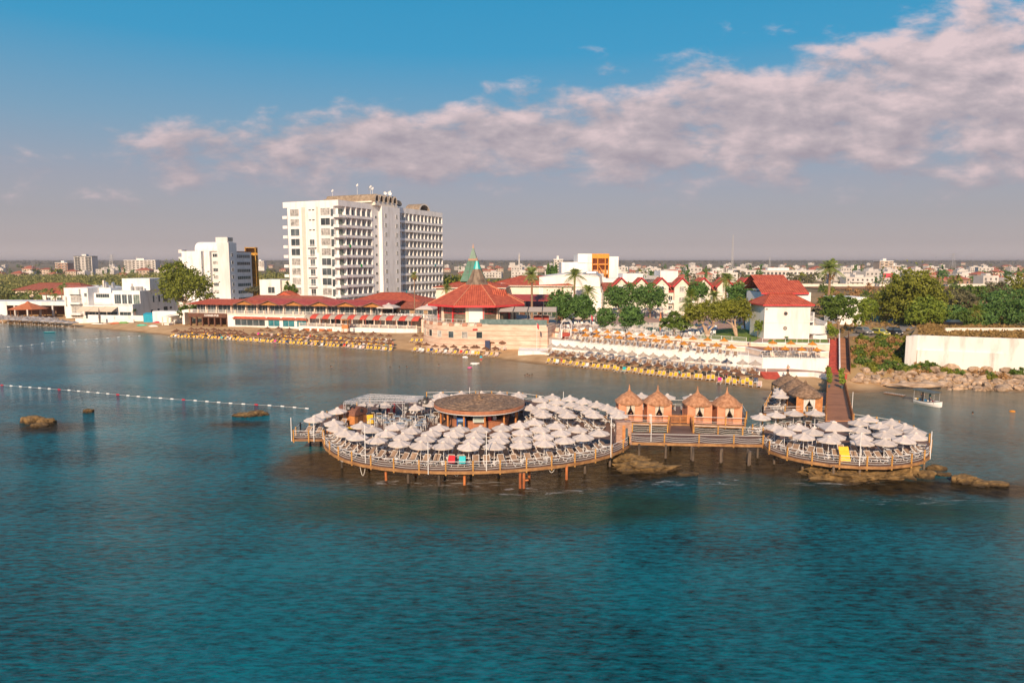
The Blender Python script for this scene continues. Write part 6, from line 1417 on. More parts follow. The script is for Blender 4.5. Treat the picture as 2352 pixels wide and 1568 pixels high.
# ---- gabled apartments
def apartments():
    D = 250; x = XU(1390, D, 10); t = thing('gabled_apartments', 'long cream apartment range with a row of red gabled dormers', 'apartments', (x, D, 6.4), R(-1)); X = lambda u: (u - 1390) / 1568 * (D + 2)
    slab(t, 'wall', CREAM, (0, X(1740), 1.6, 14, 0, 8.4)); b = MB(); b.slope([(-.6, .9, 8.2), (X(1740) + .6, .9, 8.2), (X(1740) + .6, 8, 11.2), (-.6, 8, 11.2)]); b.slope([(X(1740) + .6, 15, 8.2), (-.6, 15, 8.2), (-.6, 8, 11.2), (X(1740) + .6, 8, 11.2)]); b.build('roof', TILEB, t); slab(t, 'eave', REDF, (-.6, X(1740) + .6, .78, .9, 7.95, 8.3))
    for k, u in enumerate((1425.6, 1471, 1516.7, 1563, 1611.6, 1660, 1710)):
        c = X(u); hw = 2.65; e = 10.4; ap = 13.2
        b = MB(); b.box(c - hw, c + hw, 0, 7, 0, e); b.mesh([(c - hw, 0, e), (c + hw, 0, e), (c, 0, ap - .4), (c - hw, 7, e), (c + hw, 7, e), (c, 7, ap - .4)], [(0, 1, 2), (3, 5, 4)]); b.build('bay', CREAM, t)
        b = MB(); o_ = .75; zl = e - .55; b.slope([(c - hw - o_, -.7, zl), (c - hw - o_, 8, zl), (c, 8, ap), (c, -.7, ap)][::-1]) ; b.slope([(c + hw + o_, 8, zl), (c + hw + o_, -.7, zl), (c, -.7, ap), (c, 8, ap)][::-1]); b.build('gable_roof', TILE, t)
        b = MB(); b.path([(c - hw - o_, -.72, zl - .1), (c, -.72, ap - .08), (c + hw + o_, -.72, zl - .1)], .3, 4); b.build('bargeboard', REDF, t)
        win(t, 'F', c - .85, c + .85, 8.0, 10.0, 0, mull=1, glass=BLIND if k % 2 else GLASS, fw=.16); win(t, 'F', c - .85, c + .85, 4.2, 5.9, 0, mull=1, glass=BLIND); win(t, 'F', c - .85, c + .85, .8, 2.5, 0, mull=1, glass=BLIND)
        if k < 6:
            c2 = c + 3.75
            for z in (.6, 4.2): win(t, 'F', c2 - .7, c2 + .7, z + .2, z + 2.2, 1.6, mull=1); b = MB(); b.box(c2 - 1.1, c2 + 1.1, 0.3, 1.6, z - .4, z - .15); b.box(c2 - 1.1, c2 + 1.1, .3, .38, z - .15, z + .75); b.build('balcony', FRAMEW, t)
    r = thing('stepped_block', 'plain white stepped block at the right end of the gabled apartments', 'building', (XU(1700, 232, 8), 232, 6.4)); slab(r, 'wall', WHITE, (2.0, 8.6, 0, 10, 0, 9.0), (-1, 6, 3, 12, 0, 9.8)); win(r, 'F', 3.0, 3.9, 5.9, 7.5, 0, mull=0, sill=False)
apartments()
# ---- white house with round windows
def house():
    D = 167; x = XU(1755, D, 9); t = thing('seafront_house', 'white two storey house with red hipped roof and two round windows', 'house', (x, D, 6.3)); Lx = (1862 - 1757) / 1568 * D
    slab(t, 'wall', WHITE, (0, Lx, 0, 10, -.2, 8.2)); slab(t, 'string_course', GREYW, (0, Lx, -.05, -.002, 3.95, 4.05)); hip(0, Lx, 0, 10, 8.2, 2.4, .75, 3.6, th=.3).build('roof', [TILE, REDF], t)
    for z, nm in ((6.3, 0), (2.7, 1)):
        b = MB(); b.lathe([(.30, .03), (.46, .05), (.46, -.05)], 24); b.lathe([(.001, .02), (.31, .02)], 24, m=1); o = b.build('round_window', [mat('brown_frame', (.16, .07, .05)), GLASS if nm == 0 else BLIND], t, (5.15, -.03, z)); o.rotation_euler = (math.pi / 2, 0, 0)
    slab(t, 'sign_plate', METALG, (.15, .75, -.06, -.01, 7.2, 7.6))
    s = thing('rear_house', 'taller white house with big red roof right behind the seafront house', 'house', (x + 3.1, D + 10.2, 6.3)); slab(s, 'wall', WHITE, (.6, Lx + 1.5, .5, 14, 0, 11.0)); b = MB(); b.slope([(-.5, -.3, 10.9), (Lx + .7, -.3, 10.9), (Lx + .7, 6.5, 14.0), (-.5, 6.5, 14.0)]); b.slope([(Lx + .7, 14, 11.5), (-.5, 14, 11.5), (-.5, 6.5, 14.0), (Lx + .7, 6.5, 14.0)]); b.poly([(-.5, -.3, 10.9), (-.5, -.3, 10.55), (Lx + .7, -.3, 10.55), (Lx + .7, -.3, 10.9)], 1); b.build('roof', [TILE, REDF], s); slab(s, 'air_unit', METALG, (1.1, 2.1, -.1, .5, 9.4, 10.3))
    b = MB(); b.slope([(4.6, 15.5, 12.0), (Lx + 3.0, 15.5, 12.0), (Lx + 3.0, 23, 15.2), (4.6, 23, 15.2)]); b.poly([(Lx + 3.0, 15.5, 12.0), (Lx + 3.0, 30, 12.0), (Lx + 3.0, 23, 15.2)]); b.slope([(Lx + 3.0, 30, 12.0), (4.6, 30, 12.0), (4.6, 23, 15.2), (Lx + 3.0, 23, 15.2)]); b.poly([(Lx + 3.0, 15.5, 12.0), (4.6, 15.5, 12.0), (4.6, 15.5, 11.7), (Lx + 3.0, 15.5, 11.7)], 1); b.build('back_roof', [TILE, REDF], s); slab(s, 'back_wall', WHITE, (5.2, Lx + 2.2, 16, 29, 0, 12.0))
    # outside stair with the drum shaped landing
    e = thing('outside_stair', 'white outside stair with curved landing wall on the right side of the house', 'stair', (x + Lx, D, 6.3)); b = MB()
    for k in range(13): a0_, a1_ = R(180 + k * 13.85), R(180 + (k + 1) * 13.85); c_ = (2.4, 1.5); b.poly([(c_[0] + 2.3 * math.cos(a0_), c_[1] + 1.9 * math.sin(a0_), 1.3), (c_[0] + 2.3 * math.cos(a1_), c_[1] + 1.9 * math.sin(a1_), 1.3), (c_[0] + 2.3 * math.cos(a1_), c_[1] + 1.9 * math.sin(a1_), 3.4), (c_[0] + 2.3 * math.cos(a0_), c_[1] + 1.9 * math.sin(a0_), 3.4)])
    b.build('landing_wall', WHITE, e); slab(e, 'landing', WHITE, (.1, 4.6, 1.0, 6, 1.0, 1.35), (1.2, 4.6, .4, 4, -.3, 1.0)); b = MB()
    for k in range(12): b.box(2.4, 4.3, 3.5 + k * .55, 4.05 + k * .55, 1.35, 1.7 + k * .33)
    b.build('steps', CONC, e); slab(e, 'stair_wall', WHITE, (4.4, 4.65, 1.5, 26, 0, 3.6), (2.1, 2.35, 3, 12, 1.35, 6.4))
    slab(e, 'balcony', WHITE, (.05, 2.1, 2.5, 10, 3.9, 4.2)); b = MB()
    for k in range(24): b.box(.1 + k * .085, .13 + k * .085, 2.55, 2.6, 4.2, 5.4); b.box(2.0, 2.04, 2.6 + k * .3, 2.66 + k * .3, 4.2, 5.4)
    b.box(.05, 2.1, 2.5, 2.6, 5.4, 5.48); b.build('railing', METALW, e)
    w = thing('long_parapet', 'long white sloping parapet wall behind the outside stair', 'wall', (x + Lx + 4.7, D + 1.5, 6.3)); b = MB(); b.mesh([(0, 0, 0), (.25, 0, 0), (.25, 36, 0), (0, 36, 0), (0, 0, 4.0), (.25, 0, 4.0), (.25, 36, 7.4), (0, 36, 7.4)], [(0, 3, 2, 1), (4, 5, 6, 7), (0, 1, 5, 4), (1, 2, 6, 5), (2, 3, 7, 6), (3, 0, 4, 7)]); b.build('wall', WHITE, w)
    q = thing('flat_annexe', 'small flat roofed white building half hidden by the tree right of the house', 'building', (XU(1925, 205, 10), 205, 6.4)); slab(q, 'wall', WHITE, (0, 7.2, 0, 9, 0, 6.6)); slab(q, 'roof_slab', WHITE, (-.4, 8.0, -.6, 9.4, 6.6, 8.3))
    # red stair to the walkway
    st = thing('red_stair', 'long red stair climbing from the plank walkway beside the white terraces', 'stair'); a, c = Vector(G(1904, 855, 2.2)), Vector(G(1907, 776, 6.4)); d = Vector(G(1933, 857, 2.2)); wd = (d - a).length * .86; nst = 28; b = MB(); dy = (c - a) / nst
    for k in range(nst): p = a + dy * k; b.box(p.x, p.x + wd, p.y, p.y + dy.y + .02, p.z - 2.2, p.z + dy.z)
    b.build('steps', mat('red_steps', (.30, .045, .032), (.44, .075, .05), 1.2, .8), st)
    b = MB(); b.obox(a + Vector((wd + .02, 0, -2)), (.3, 0, 0), c - a, (0, 0, 3.1)); b.build('side_wall', WHITE, st)
    b = MB(); b.path([a + Vector((wd + .2, 0, 2.0)), c + Vector((wd + .2, 0, 2.0))], .05, 5)
    for k in range(12): p = a.lerp(c, k / 11) + Vector((wd + .2, 0, 1)); b.tube(p, p + Vector((0, 0, 1.0)), .035, .035, 4)
    b.build('handrail', METALW, st)
    rp = thing('ramp', 'brown boarded ramp running beside the red stair', 'ramp'); b = MB(); b.obox(a + Vector((wd + .4, 0, -.6)), (1.9, 0, 0), c - a, (0, 0, .62)); b.build('surface', WK, rp); b = MB(); b.obox(a + Vector((wd + 2.35, 0, -.4)), (.12, 0, 0), c - a, (0, 0, 2.2)); b.build('side_fence', WOODB, rp)
    L = tag(MB().box(a.x - 1, d.x + .5, a.y - 2.5, a.y, 1.0, 2.21).build('landing', mat('red_steps', (.30, .045, .032))), kind='structure')
    # shore end: beach stair and white base walls
    k2 = thing('beach_stair', 'short red stair from the beach to the landing by the white wall', 'stair'); g0, g1 = Vector(G(1757, 872, .8)), Vector(G(1797, 873, .8)); e_ = g1 - g0; b = MB()
    for i in range(6): b.obox(g0 + Vector((0, i * .5, -.8)), e_, (0, .5, 0), (0, 0, .8 + i * .22 + .2))
    b.build('steps', mat('red_steps', (.30, .045, .032)), k2)
    g3 = g0 + Vector((0, 3, 0)); tag(MB().prism([(g0.x - .2, g0.y + 3), (g1.x + .2, g1.y + 3), (g1.x + 7.5, g1.y + 2.4), (a.x - .9, a.y - 2.2), (a.x - .6, a.y + 2), (g0.x + 1, g0.y + 11)], -.5, 2.12, 0, 1).build('quay', [WHITE, mat('plaza_paving', (.36, .22, .17))]), kind='structure')
house()
# ---- right: retaining wall and its fill
def right_wall():
    pts = [G(2086, 803, 6.2), G(2105, 823, 4.0), G(2352, 845, 3.0), G(2700, 872, 2.5)]; t = thing('retaining_wall', 'high whitewashed retaining wall above the boulders at the right', 'wall', (pts[1][0], pts[1][1], 0)); o = Vector((pts[1][0], pts[1][1], 0)); P = [Vector((p[0], p[1], 0)) - o for p in pts]
    b = MB()
    for (p, q), th in zip(zip(P, P[1:]), (.6, .6, .6)):
        e = q - p; nn = Vector((-e.y, e.x, 0)).normalized(); b.obox(p + nn * -.0, e, nn * th, (0, 0, 9.15))
    b.build('upper_wall', mat('whitewash', (.44, .42, .39), (.74, .72, .69), .45, .9, stretch=(1, 1, .25), lo=.28, hi=.5, detail=9), t)
    b = MB(); p, q = P[1], P[2]; e = (q - p); nn = Vector((-e.y, e.x, 0)).normalized(); b.obox(p - nn * .45 + e * .002, e * .8, nn * .44, (0, 0, 5.9)); b.build('lower_ledge', mat('whitewash', (.6, .58, .56)), t)
    F = [(p[0], p[1]) for p in pts]; F = [(F[0][0] + .3, F[0][1] + .4), (F[1][0] + .4, F[1][1] + .5), (F[2][0], F[2][1] + .5), (F[3][0], F[3][1] + .5), (F[3][0], 175), (XU(2108, 175, 8.7), 175)]
    tag(MB().prism(F, 2, 8.75).build('embankment', mat('dry_grass', (.28, .16, .055), (.48, .31, .13), .7, .95, bump=.6, bscale=3)), kind='structure')
    w = thing('low_wall', 'low pale wall in the dry grass above the retaining wall', 'wall', G(2172, 755, 9.5)[:2] + (8.7,)); MB().box(0, 27, 0, .4, 0, 1.0).build('wall', CREAM, w)
right_wall()
# ---- left beach restaurant and houses
def left_side():
    D = 296; x = XU(2, D, 3); t = thing('beach_restaurant', 'long low flat roofed white beach restaurant at the far left', 'restaurant', (x, D, 2.0), R(-4)); slab(t, 'roof_slab', WHITE, (-30, 30, 0, 14, 4.6, 6.2)); b = MB()
    for k in range(11): b.box(-29 + k * 5.8, -28.4 + k * 5.8, .3, .9, 0, 4.6)
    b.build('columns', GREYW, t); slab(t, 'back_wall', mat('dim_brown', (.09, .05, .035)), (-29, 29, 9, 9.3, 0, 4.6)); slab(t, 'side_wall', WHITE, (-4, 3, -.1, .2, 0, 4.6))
    g = thing('gazebo', 'orange tiled eight sided gazebo roof before the low beach restaurant', 'gazebo', (XU(73, 290, 5), 288, 2)); b = MB(); b.lathe([(7.4, 3.6), (1.0, 6.1), (.6, 6.5), (.05, 6.9)], 8); b.build('roof', mat('orange_tile', (.48, .14, .05), (.58, .20, .08), 1, .8), g); b = MB()
    for k in range(8): a = k * math.pi / 4; b.tube((6.2 * math.cos(a), 6.2 * math.sin(a), 0), (6.2 * math.cos(a), 6.2 * math.sin(a), 3.6), .15, .15, 6)
    b.build('posts', WOODB, g)
    for i, (u, D_, L, Wd, h, lab, m_, rf) in enumerate(((36, 372, 40, 16, 5.5, 'peach house with long brown red hipped roof behind the palms', PEACH, TILEB), (98, 345, 26, 14, 4.6, 'small house with bright red roof among the palms', WHITE, TILE), (72, 400, 46, 12, 6.6, 'flat pale peach villa above the brown roofed house', PEACH, None))):
        q = thing('garden_house', lab, 'house', (XU(u, D_, 6), D_, 4.5), R(-6)); slab(q, 'wall', m_, (0, L, 0, Wd, 0, h))
        if rf: hip(0, L, 0, Wd, h, 3.6, 1).build('roof', [rf, WOODB], q)
        else: slab(q, 'roof', WHITE, (-.6, L + .6, -.6, Wd + .6, h, h + .5))
        for k in range(4): win(q, 'F', 2 + k * L / 4.4, 4.5 + k * L / 4.4, 1, 3, 0, mull=1)
    # grey parasols and loungers on the left beach
    GP = parasol_proto('grey_parasol', mat('grey_canvas', (.22, .21, .21), (.40, .38, .37), 1, .9, rnd=.3), 1.7, 2.1, 2.7); LW_ = lounger_proto('beach_lounger', mat('white_cover', (.66, .62, .60)), back=R(20)); LW_['category'] = 'beach lounger'
    for r_ in range(3):
        n = 13 - r_; A, B = ((-2, 729), (176, 740.5)) if r_ == 0 else ((-2, 725.5), (150, 733.5)) if r_ == 1 else ((-2, 721.5), (130, 728))
        for i in range(n):
            u = lerp(A[0], B[0], (i + .5) / n) + rb.uniform(-2, 2); v = lerp(A[1], B[1], (i + .5) / n); xg, yg, zg = ground_at(u, v, 2.75)
            place(GP, (xg, yg, zg), rb.uniform(0, 1), 'grey parasol, %s from the left in the %s row of the left beach' % (ordw(i), ('front', 'second', 'rear')[r_]), 'grey parasols on the left beach')
            if r_ == 0:
                for s, nm in ((-1, 'left'), (1, 'right')): place(LW_, (xg + s, yg - 4.0 + rb.uniform(-.3, .3), landZ(xg, yg - 4)), R(-25), 'white sun lounger %s of the %s grey parasol from left, left beach' % (nm, ordw(i)), 'white loungers on the left beach')
left_side()
# ---- low white building behind the pub and the small gatehouse
q = thing('service_block', 'two storey white service building between the two hotels', 'building', (XU(598, 300, 8), 300, 3), R(-6)); slab(q, 'wall', WHITE, (0, 9.4, 0, 12, 0, 14.6)); slab(q, 'side_wall', CREAM, (9.4, 24, 1.5, 12, 0, 14.3))
for a0 in (3.8,): win(q, 'F', a0, a0 + 3, 8.8, 11.4, 0, mull=1)
win(q, 'F', 16.5, 19, 8.8, 11.4, 1.5, mull=1); win(q, 'F', 3.4, 8, 4.4, 5.4, 0, mull=2)
q = thing('garage_roof', 'small red gabled roof at the foot of the tall hotel', 'building', (XU(628, 276, 8), 276, 3)); slab(q, 'wall', WHITE, (0, 9, 0, 8, 0, 8.2)); b = MB(); b.slope([(-.6, -.5, 8.0), (-.6, 8.5, 8.0), (4.5, 8.5, 10.6), (4.5, -.5, 10.6)][::-1]); b.slope([(9.6, 8.5, 8.0), (9.6, -.5, 8.0), (4.5, -.5, 10.6), (4.5, 8.5, 10.6)][::-1]); b.poly([(0, 0, 8.2), (9, 0, 8.2), (4.5, 0, 10.4)]); b.build('roof', TILE, q)
# ------------------------------------------------------------------ vegetation
rv = random.Random(21)
BARK = mat('bark', (.16, .10, .065), (.32, .22, .15), 2.5, .95); BARKP = mat('pale_bark', (.38, .25, .17), (.56, .40, .29), 1.6, .9); PBARK = mat('palm_bark', (.20, .12, .075), (.36, .23, .15), 3, .95, stretch=(1, 1, 3))
def leafm(name, a, b_, sc=.9): return mat(name, a, b_, sc, .65, trans=.4, detail=6, lo=.36, hi=.64)
LF_D = leafm('dark_leaves', (0.052, 0.127, 0.030), (0.177, 0.327, 0.070)); LF_M = leafm('mid_leaves', (0.063, 0.122, 0.017), (0.184, 0.269, 0.040)); LF_Y = leafm('olive_leaves', (.145, .165, .016), (.33, .345, .038))
LF_E = leafm('eucalyptus_leaves', (.12, .155, .015), (.32, .36, .04))
LF_L = leafm('lime_leaves', (0.116, 0.179, 0.017), (0.319, 0.399, 0.044)); LF_G = leafm('grey_leaves', (0.105, 0.105, 0.055), (0.239, 0.219, 0.104)); LF_P = leafm('palm_leaves', (0.182, 0.262, 0.073), (0.466, 0.536, 0.155), 1.5); LF_DRY = leafm('dry_leaves', (0.315, 0.179, 0.074), (0.598, 0.359, 0.150))
def leaf(b, p, s, nrm=None):
    a = Vector((rv.gauss(0, 1), rv.gauss(0, 1), rv.gauss(0, .7))) + (nrm * 1.1 if nrm is not None else Vector((0, 0, .5))); a.normalize()
    t = a.cross(Vector((rv.uniform(-1, 1), rv.uniform(-1, 1), rv.uniform(-1, 1)))); 
    if t.length < .01: return
    t.normalize(); w = a.cross(t) * s * rv.uniform(.35, .6); t = t * s * rv.uniform(.6, 1.1); k = len(b.v)
    b.v += [tuple(p - t), tuple(p + w), tuple(p + t), tuple(p - w)]; b.f.append((k, k + 1, k + 2, k + 3)); b.m.append(0)
def crown(blobs, n, s, clump=.26, flat=False, fill=.25, under=.35):
    b = MB(); tot = sum(r[0] * r[2] for c, r in blobs)
    for c, r in blobs:
        c = Vector(c); m = int(n * r[0] * r[2] / tot); cl = []
        for _ in range(max(8, int(m / 34))):
            while True:
                d = Vector((rv.gauss(0, 1), rv.gauss(0, 1), rv.gauss(0, 1)))
                if d.length > .1:
                    d.normalize()
                    if d.z > -under or rv.random() < .25: break
            k = rv.uniform(.74, 1.02); cl.append((d, k, rv.uniform(.6, 1.25) * clump))
        for _ in range(m):
            if rv.random() < fill: d = Vector((rv.gauss(0, .5), rv.gauss(0, .5), rv.gauss(0, .45))); nn = None
            else:
                d0, k, cr = rv.choice(cl); d = d0 * k + Vector((rv.gauss(0, cr * .5), rv.gauss(0, cr * .5), rv.gauss(0, cr * .42))); nn = d0
            leaf(b, c + Vector((d.x * r[0], d.y * r[1], d.z * r[2])), s * rv.uniform(.7, 1.3), nn)
    return b
def tree(name, label, base, blobs, n, s, lm, trunk, tr=.3, bm=None, group=None, fork=True, cat='tree', **kw):
    """blobs relative to base; trunk = height of the fork"""
    t = thing(name, label, cat, base, 0, group); crown(blobs, n, s, **kw).build('crown', lm, t); b = MB()
    b.path([(0, 0, -.6), (.05, 0, trunk * .5), (0, 0, trunk)], [tr * 1.3, tr, tr * .8], 7)
    if fork:
        for c, r in blobs:
            c = Vector(c); m_ = Vector((0, 0, trunk)).lerp(c, .55) + Vector((0, 0, -.1 * r[2])); b.path([(0, 0, trunk - .2), m_, c + Vector((0, 0, r[2] * .2))], [tr * .65, tr * .42, tr * .12], 5)
    b.build('trunk', bm or BARK, t); return t
def bl(u, v, rpx, D, vb, ry=.85, rz=None):
    """blob given where its middle is seen, depth D, radius in px"""
    g = GY(u, v, D); r = rpx * D / 1568; return Vector(g), (r, r * ry, r if rz is None else rz * D / 1568)
def gtree(name, label, ub, D, zb_, bls, n, s, lm, th, **kw):
    base = Vector((XU(ub, D, zb_), D, zb_)); B = []
    for q in bls:
        c, r = bl(q[0], q[1], q[2], D + (q[4] if len(q) > 4 else 0), 0, rz=q[3] if len(q) > 3 else None); B.append((c - base, r))
    return tree(name, label, base, B, n, s, lm, th, **kw)
gtree('eucalyptus_tree', 'tall bright green eucalyptus with bare lower limbs beside the villa', 425, 283, 2.5, [(402, 628, 30, 26), (392, 655, 24, 28), (432, 652, 30, 34), (458, 652, 27, 26, -2), (470, 678, 18, 18), (405, 680, 26, 18)], 9000, .55, LF_E, 6, tr=.55)
gtree('ficus_tree', 'dense dark green tree right of the podium, first of the pair', 1290, 205, 6.4, [(1288, 695, 29, 30), (1300, 712, 27, 22)], 5200, .40, LF_D, 2, tr=.3)
gtree('ficus_tree', 'dense dark green tree right of the podium, second of the pair by the palm', 1336, 204, 6.4, [(1336, 702, 25, 26), (1345, 716, 20, 17)], 4200, .40, LF_D, 2, tr=.3)
gtree('ficus_tree', 'wide dark tree before the gabled apartments, left of two', 1425, 232, 6.4, [(1412, 682, 25, 25), (1444, 676, 22, 23), (1428, 690, 28, 17)], 5200, .42, LF_D, 2)
gtree('ficus_tree', 'wide dark tree before the gabled apartments, right of two', 1493, 230, 6.4, [(1490, 677, 32, 26), (1505, 690, 24, 18), (1476, 688, 20, 18)], 5200, .42, LF_D, 2)
gtree('garden_tree', 'small round dark tree by the near left pool edge', 1391, 190, 6.4, [(1391, 729, 21, 22)], 2600, .34, LF_D, 1.6, tr=.18)
gtree('garden_tree', 'round dark tree in the middle of the near pool edge', 1451, 186, 6.4, [(1450, 722, 25, 21), (1458, 736, 21, 14), (1440, 738, 18, 12)], 3400, .36, LF_D, 1.8, tr=.2)
gtree('fig_tree', 'spiky mid green fig tree between pool and lawn', 1548, 172, 6.4, [(1537, 744, 20, 13), (1562, 745, 20, 14), (1550, 730, 14, 14)], 1900, .40, LF_M, 1.6, tr=.16, fill=.1, clump=.34)
def forked(label, ub, vb_, bls, limbs):
    D = 170; base = Vector(G(ub, vb_, 6.4)); D = base.y; t = thing('umbrella_tree', label, 'tree', base); B = []
    for q in bls: c, r = bl(q[0], q[1], q[2], D + q[4], 0, rz=q[3]); B.append((c - base, r))
    crown(B, 6500, .32, clump=.2, fill=.3, under=.1).build('crown', LF_L if False else LF_Y, t); b = MB()
    for lb in limbs: q = [Vector((0, 0, -.3))] + [Vector(GY(u, v, D + dd)) - base for u, v, dd in lb]; b.path(q, [lerp(.38, .10, i / (len(q) - 1)) for i in range(len(q))], 7)
    b.build('trunk', BARKP, t)
forked('round topped tree with pale forked trunk, left one on the lawn', 1626, 773, [(1600, 718, 28, 20, 0), (1632, 712, 30, 22, 2), (1585, 728, 16, 12, 0), (1650, 722, 20, 16, 0)], [[(1622, 755, 0), (1614, 745, 0), (1606, 728, 0)], [(1630, 757, 0), (1640, 748, 0), (1640, 725, 1)], [(1614, 745, 0), (1618, 725, -1)]])
forked('round topped tree with pale forked trunk, right one on the lawn', 1692, 771.5, [(1672, 710, 28, 22, 0), (1700, 710, 26, 23, 2), (1660, 722, 18, 12, 0), (1712, 722, 14, 12, 0)], [[(1690, 755, 0), (1680, 744, 0), (1664, 735, 0)], [(1690, 752, 0), (1688, 740, 0), (1690, 722, 0)], [(1682, 745, 0), (1676, 728, 1)]])
gtree('garden_tree', 'dark tree behind the round topped trees, left of the short palm', 1600, 224, 6.4, [(1602, 668, 23, 21)], 2600, .4, LF_D, 2)
gtree('garden_tree', 'big dark tree behind the right round topped tree beside the house', 1708, 196, 6.4, [(1700, 680, 28, 24), (1722, 705, 24, 26), (1688, 668, 18, 14)], 4600, .4, LF_D, 2)
gtree('shade_tree', 'mid green layered tree at the right side of the white house', 1925, 176, 6.5, [(1915, 695, 28, 18), (1945, 700, 24, 18), (1928, 718, 33, 17), (1905, 716, 18, 16)], 5200, .40, LF_M, 2.5, tr=.25, fill=.12)
gtree('shade_tree', 'slender light green tree beside the parked silver car', 1995, 182, 6.5, [(1992, 712, 20, 26), (1975, 735, 16, 14)], 2300, .36, LF_L, 1.5, tr=.14, fill=.12)
gtree('pine_tree', 'huge domed olive green pine behind the parked cars', 2098, 205, 6.5, [(2100, 662, 55, 42), (2072, 690, 52, 42, 4), (2125, 690, 48, 40, 4), (2040, 705, 30, 32, 6), (2100, 712, 60, 30)], 15000, .5, LF_Y, 3, tr=.7, clump=.16, fill=.35)
gtree('shade_tree', 'yellow green leafy tree in front of the huge domed pine', 2135, 192, 7.5, [(2130, 712, 36, 28), (2150, 728, 26, 20), (2105, 728, 24, 18)], 5000, .42, LF_L, 2, tr=.2)
for i, (u, v, r, h, D, lm, w) in enumerate(((2205, 690, 34, 24, 215, LF_G, 'pale grey green'), (2195, 725, 30, 24, 195, LF_D, 'low dark'), (2215, 735, 30, 18, 185, LF_M, 'low green'), (2275, 705, 32, 34, 200, LF_D, 'tall dark'), (2320, 695, 40, 36, 205, LF_D, 'broad dark'), (2345, 720, 30, 30, 195, LF_D, 'dark edge of frame'), (2335, 655, 26, 28, 260, LF_Y, 'high olive'), (2290, 668, 30, 20, 255, LF_G, 'rounded grey'), (2235, 672, 30, 16, 250, LF_M, 'flat green'), (2345, 758, 26, 14, 172, LF_G, 'pale rightmost'), (2185, 680, 24, 18, 240, LF_G, 'small grey'), (2262, 735, 20, 14, 186, LF_D, 'little dark'))):
    gtree('bush', '%s bush in the thicket at the right edge behind the skirted palm' % w, u, D, 6.6, [(u, v, r, h), (u + r * .4, v + h * .4, r * .7, h * .6), (u - r * .4, v + h * .45, r * .7, h * .5)], 2200, .46, lm, 1.0, tr=.2, fork=False, cat='bush', group='bushes of the right thicket')
def palm(label, u, v, D, zb_, rpx, trunkr=.26, n=36, skirt=False, lm=None, droop=1.0, group='palm trees'):
    c = Vector(GY(u, v, D)); zb_ = zb_ if zb_ is not None else landZ(c.x, D); base = Vector((c.x, D, zb_)); h = c.z - zb_; r = rpx * D / 1568; t = thing('palm_tree', label, 'palm tree', base, 0, group); b = MB(); lean = rv.uniform(-.03, .03) * h
    b.path([(0, 0, -.4), (lean * .3, 0, h * .35), (lean * .7, 0, h * .75), (lean, 0, h)], [trunkr * 1.25, trunkr, trunkr * .9, trunkr * 1.15], 8)
    b.build('trunk', PBARK, t); b = MB()
    for k in range(n):
        a = rv.uniform(0, 6.283); el = R(rv.uniform(-28, 82)) if k > 6 else R(rv.uniform(60, 88)); L = r * rv.uniform(.85, 1.15); d = Vector((math.cos(a), math.sin(a), 0)); side = Vector((-d.y, d.x, 0)); m = 9; prev = None
        for j in range(m + 1):
            q = j / m; p = Vector((lean, 0, h)) + d * L * (math.cos(el) * q + .10 * q * q) + Vector((0, 0, L * (math.sin(el) * q - droop * (.42 + .25 * math.cos(el)) * q * q)))
            if prev is not None:
                dr = (p - prev).normalized(); w = .30 * r * math.sin(math.pi * (.12 + .85 * q)) ** .8; up = side.cross(dr)
                for s in (-1, 1):
                    for e in (0, .5):
                        o = prev.lerp(p, e); tip = o + side * s * w * rv.uniform(.75, 1.1) + dr * w * .55 - Vector((0, 0, w * .38)); k0 = len(b.v); wd = dr * (L / m) * .30
                        b.v += [tuple(o), tuple(o + wd), tuple(tip)]; b.f.append((k0, k0 + 1, k0 + 2)); b.m.append(0)
                k0 = len(b.v); b.v += [tuple(prev - side * .035), tuple(prev + side * .035), tuple(p + side * .02), tuple(p - side * .02)]; b.f.append((k0, k0 + 1, k0 + 2, k0 + 3)); b.m.append(0)
            prev = p
    b.build('crown', lm or LF_P, t)
    if skirt:
        b = MB()
        for k in range(160):
            a = rv.uniform(0, 6.283); q = rv.random(); sl = min(h * .8, r * (1.3 if skirt == 2 else .75)); z = h - .1 - sl * q; rr_ = trunkr + r * .30 * (1 - .4 * q) * rv.uniform(.5, 1); leaf(b, Vector((lean + rr_ * math.cos(a), rr_ * math.sin(a), z)), .32, Vector((math.cos(a), math.sin(a), 0)))
        b.build('dry_skirt', LF_DRY, t)
palm('slim fan palm with brown skirt before the hotel tower', 951, 631, 236, 7, 14, .17, 34, True, droop=1.2)
palm('tall palm with feathery crown right of the rotunda', 1222, 628, 208, 8.0, 27, .34, 44, True, droop=.8)
palm('tall palm with arching fronds before the conference centre', 1319, 632, 246, 6.4, 30, .36, 44)
palm('shorter palm tucked right of the tall arching palm', 1350, 668, 240, 6.4, 26, .3, 44)
palm('short bushy palm left of the red rotunda roof', 1024, 662, 234, 8, 19, .3, 40, droop=.7)
palm('very tall palm standing in the field behind the right tree', 1907, 615, 225, 6.5, 36, .42, 54, True)
palm('tall palm behind the lawn, before the last gables', 1668, 640, 222, 6.4, 26, .36, 46, True)
palm('palm right behind the tall lawn palm, above the dark tree', 1702, 660, 216, 6.4, 23, .3, 40, True, droop=.75)
palm('arching palm between the two round topped trees and gables', 1640, 680, 206, 6.4, 25, .3, 42)
palm('pale palm at the left of the round topped trees, upper', 1588, 676, 212, 6.4, 21, .26, 38, droop=.8, lm=LF_L)
palm('low pale palm at the left of the round topped trees, nearest', 1580, 697, 196, 6.4, 25, .28, 42, True, droop=1.1)
palm('palm with a thick dry brown skirt in the right thicket', 2243, 712, 186, 7.5, 24, .5, 44, 2, lm=LF_L)
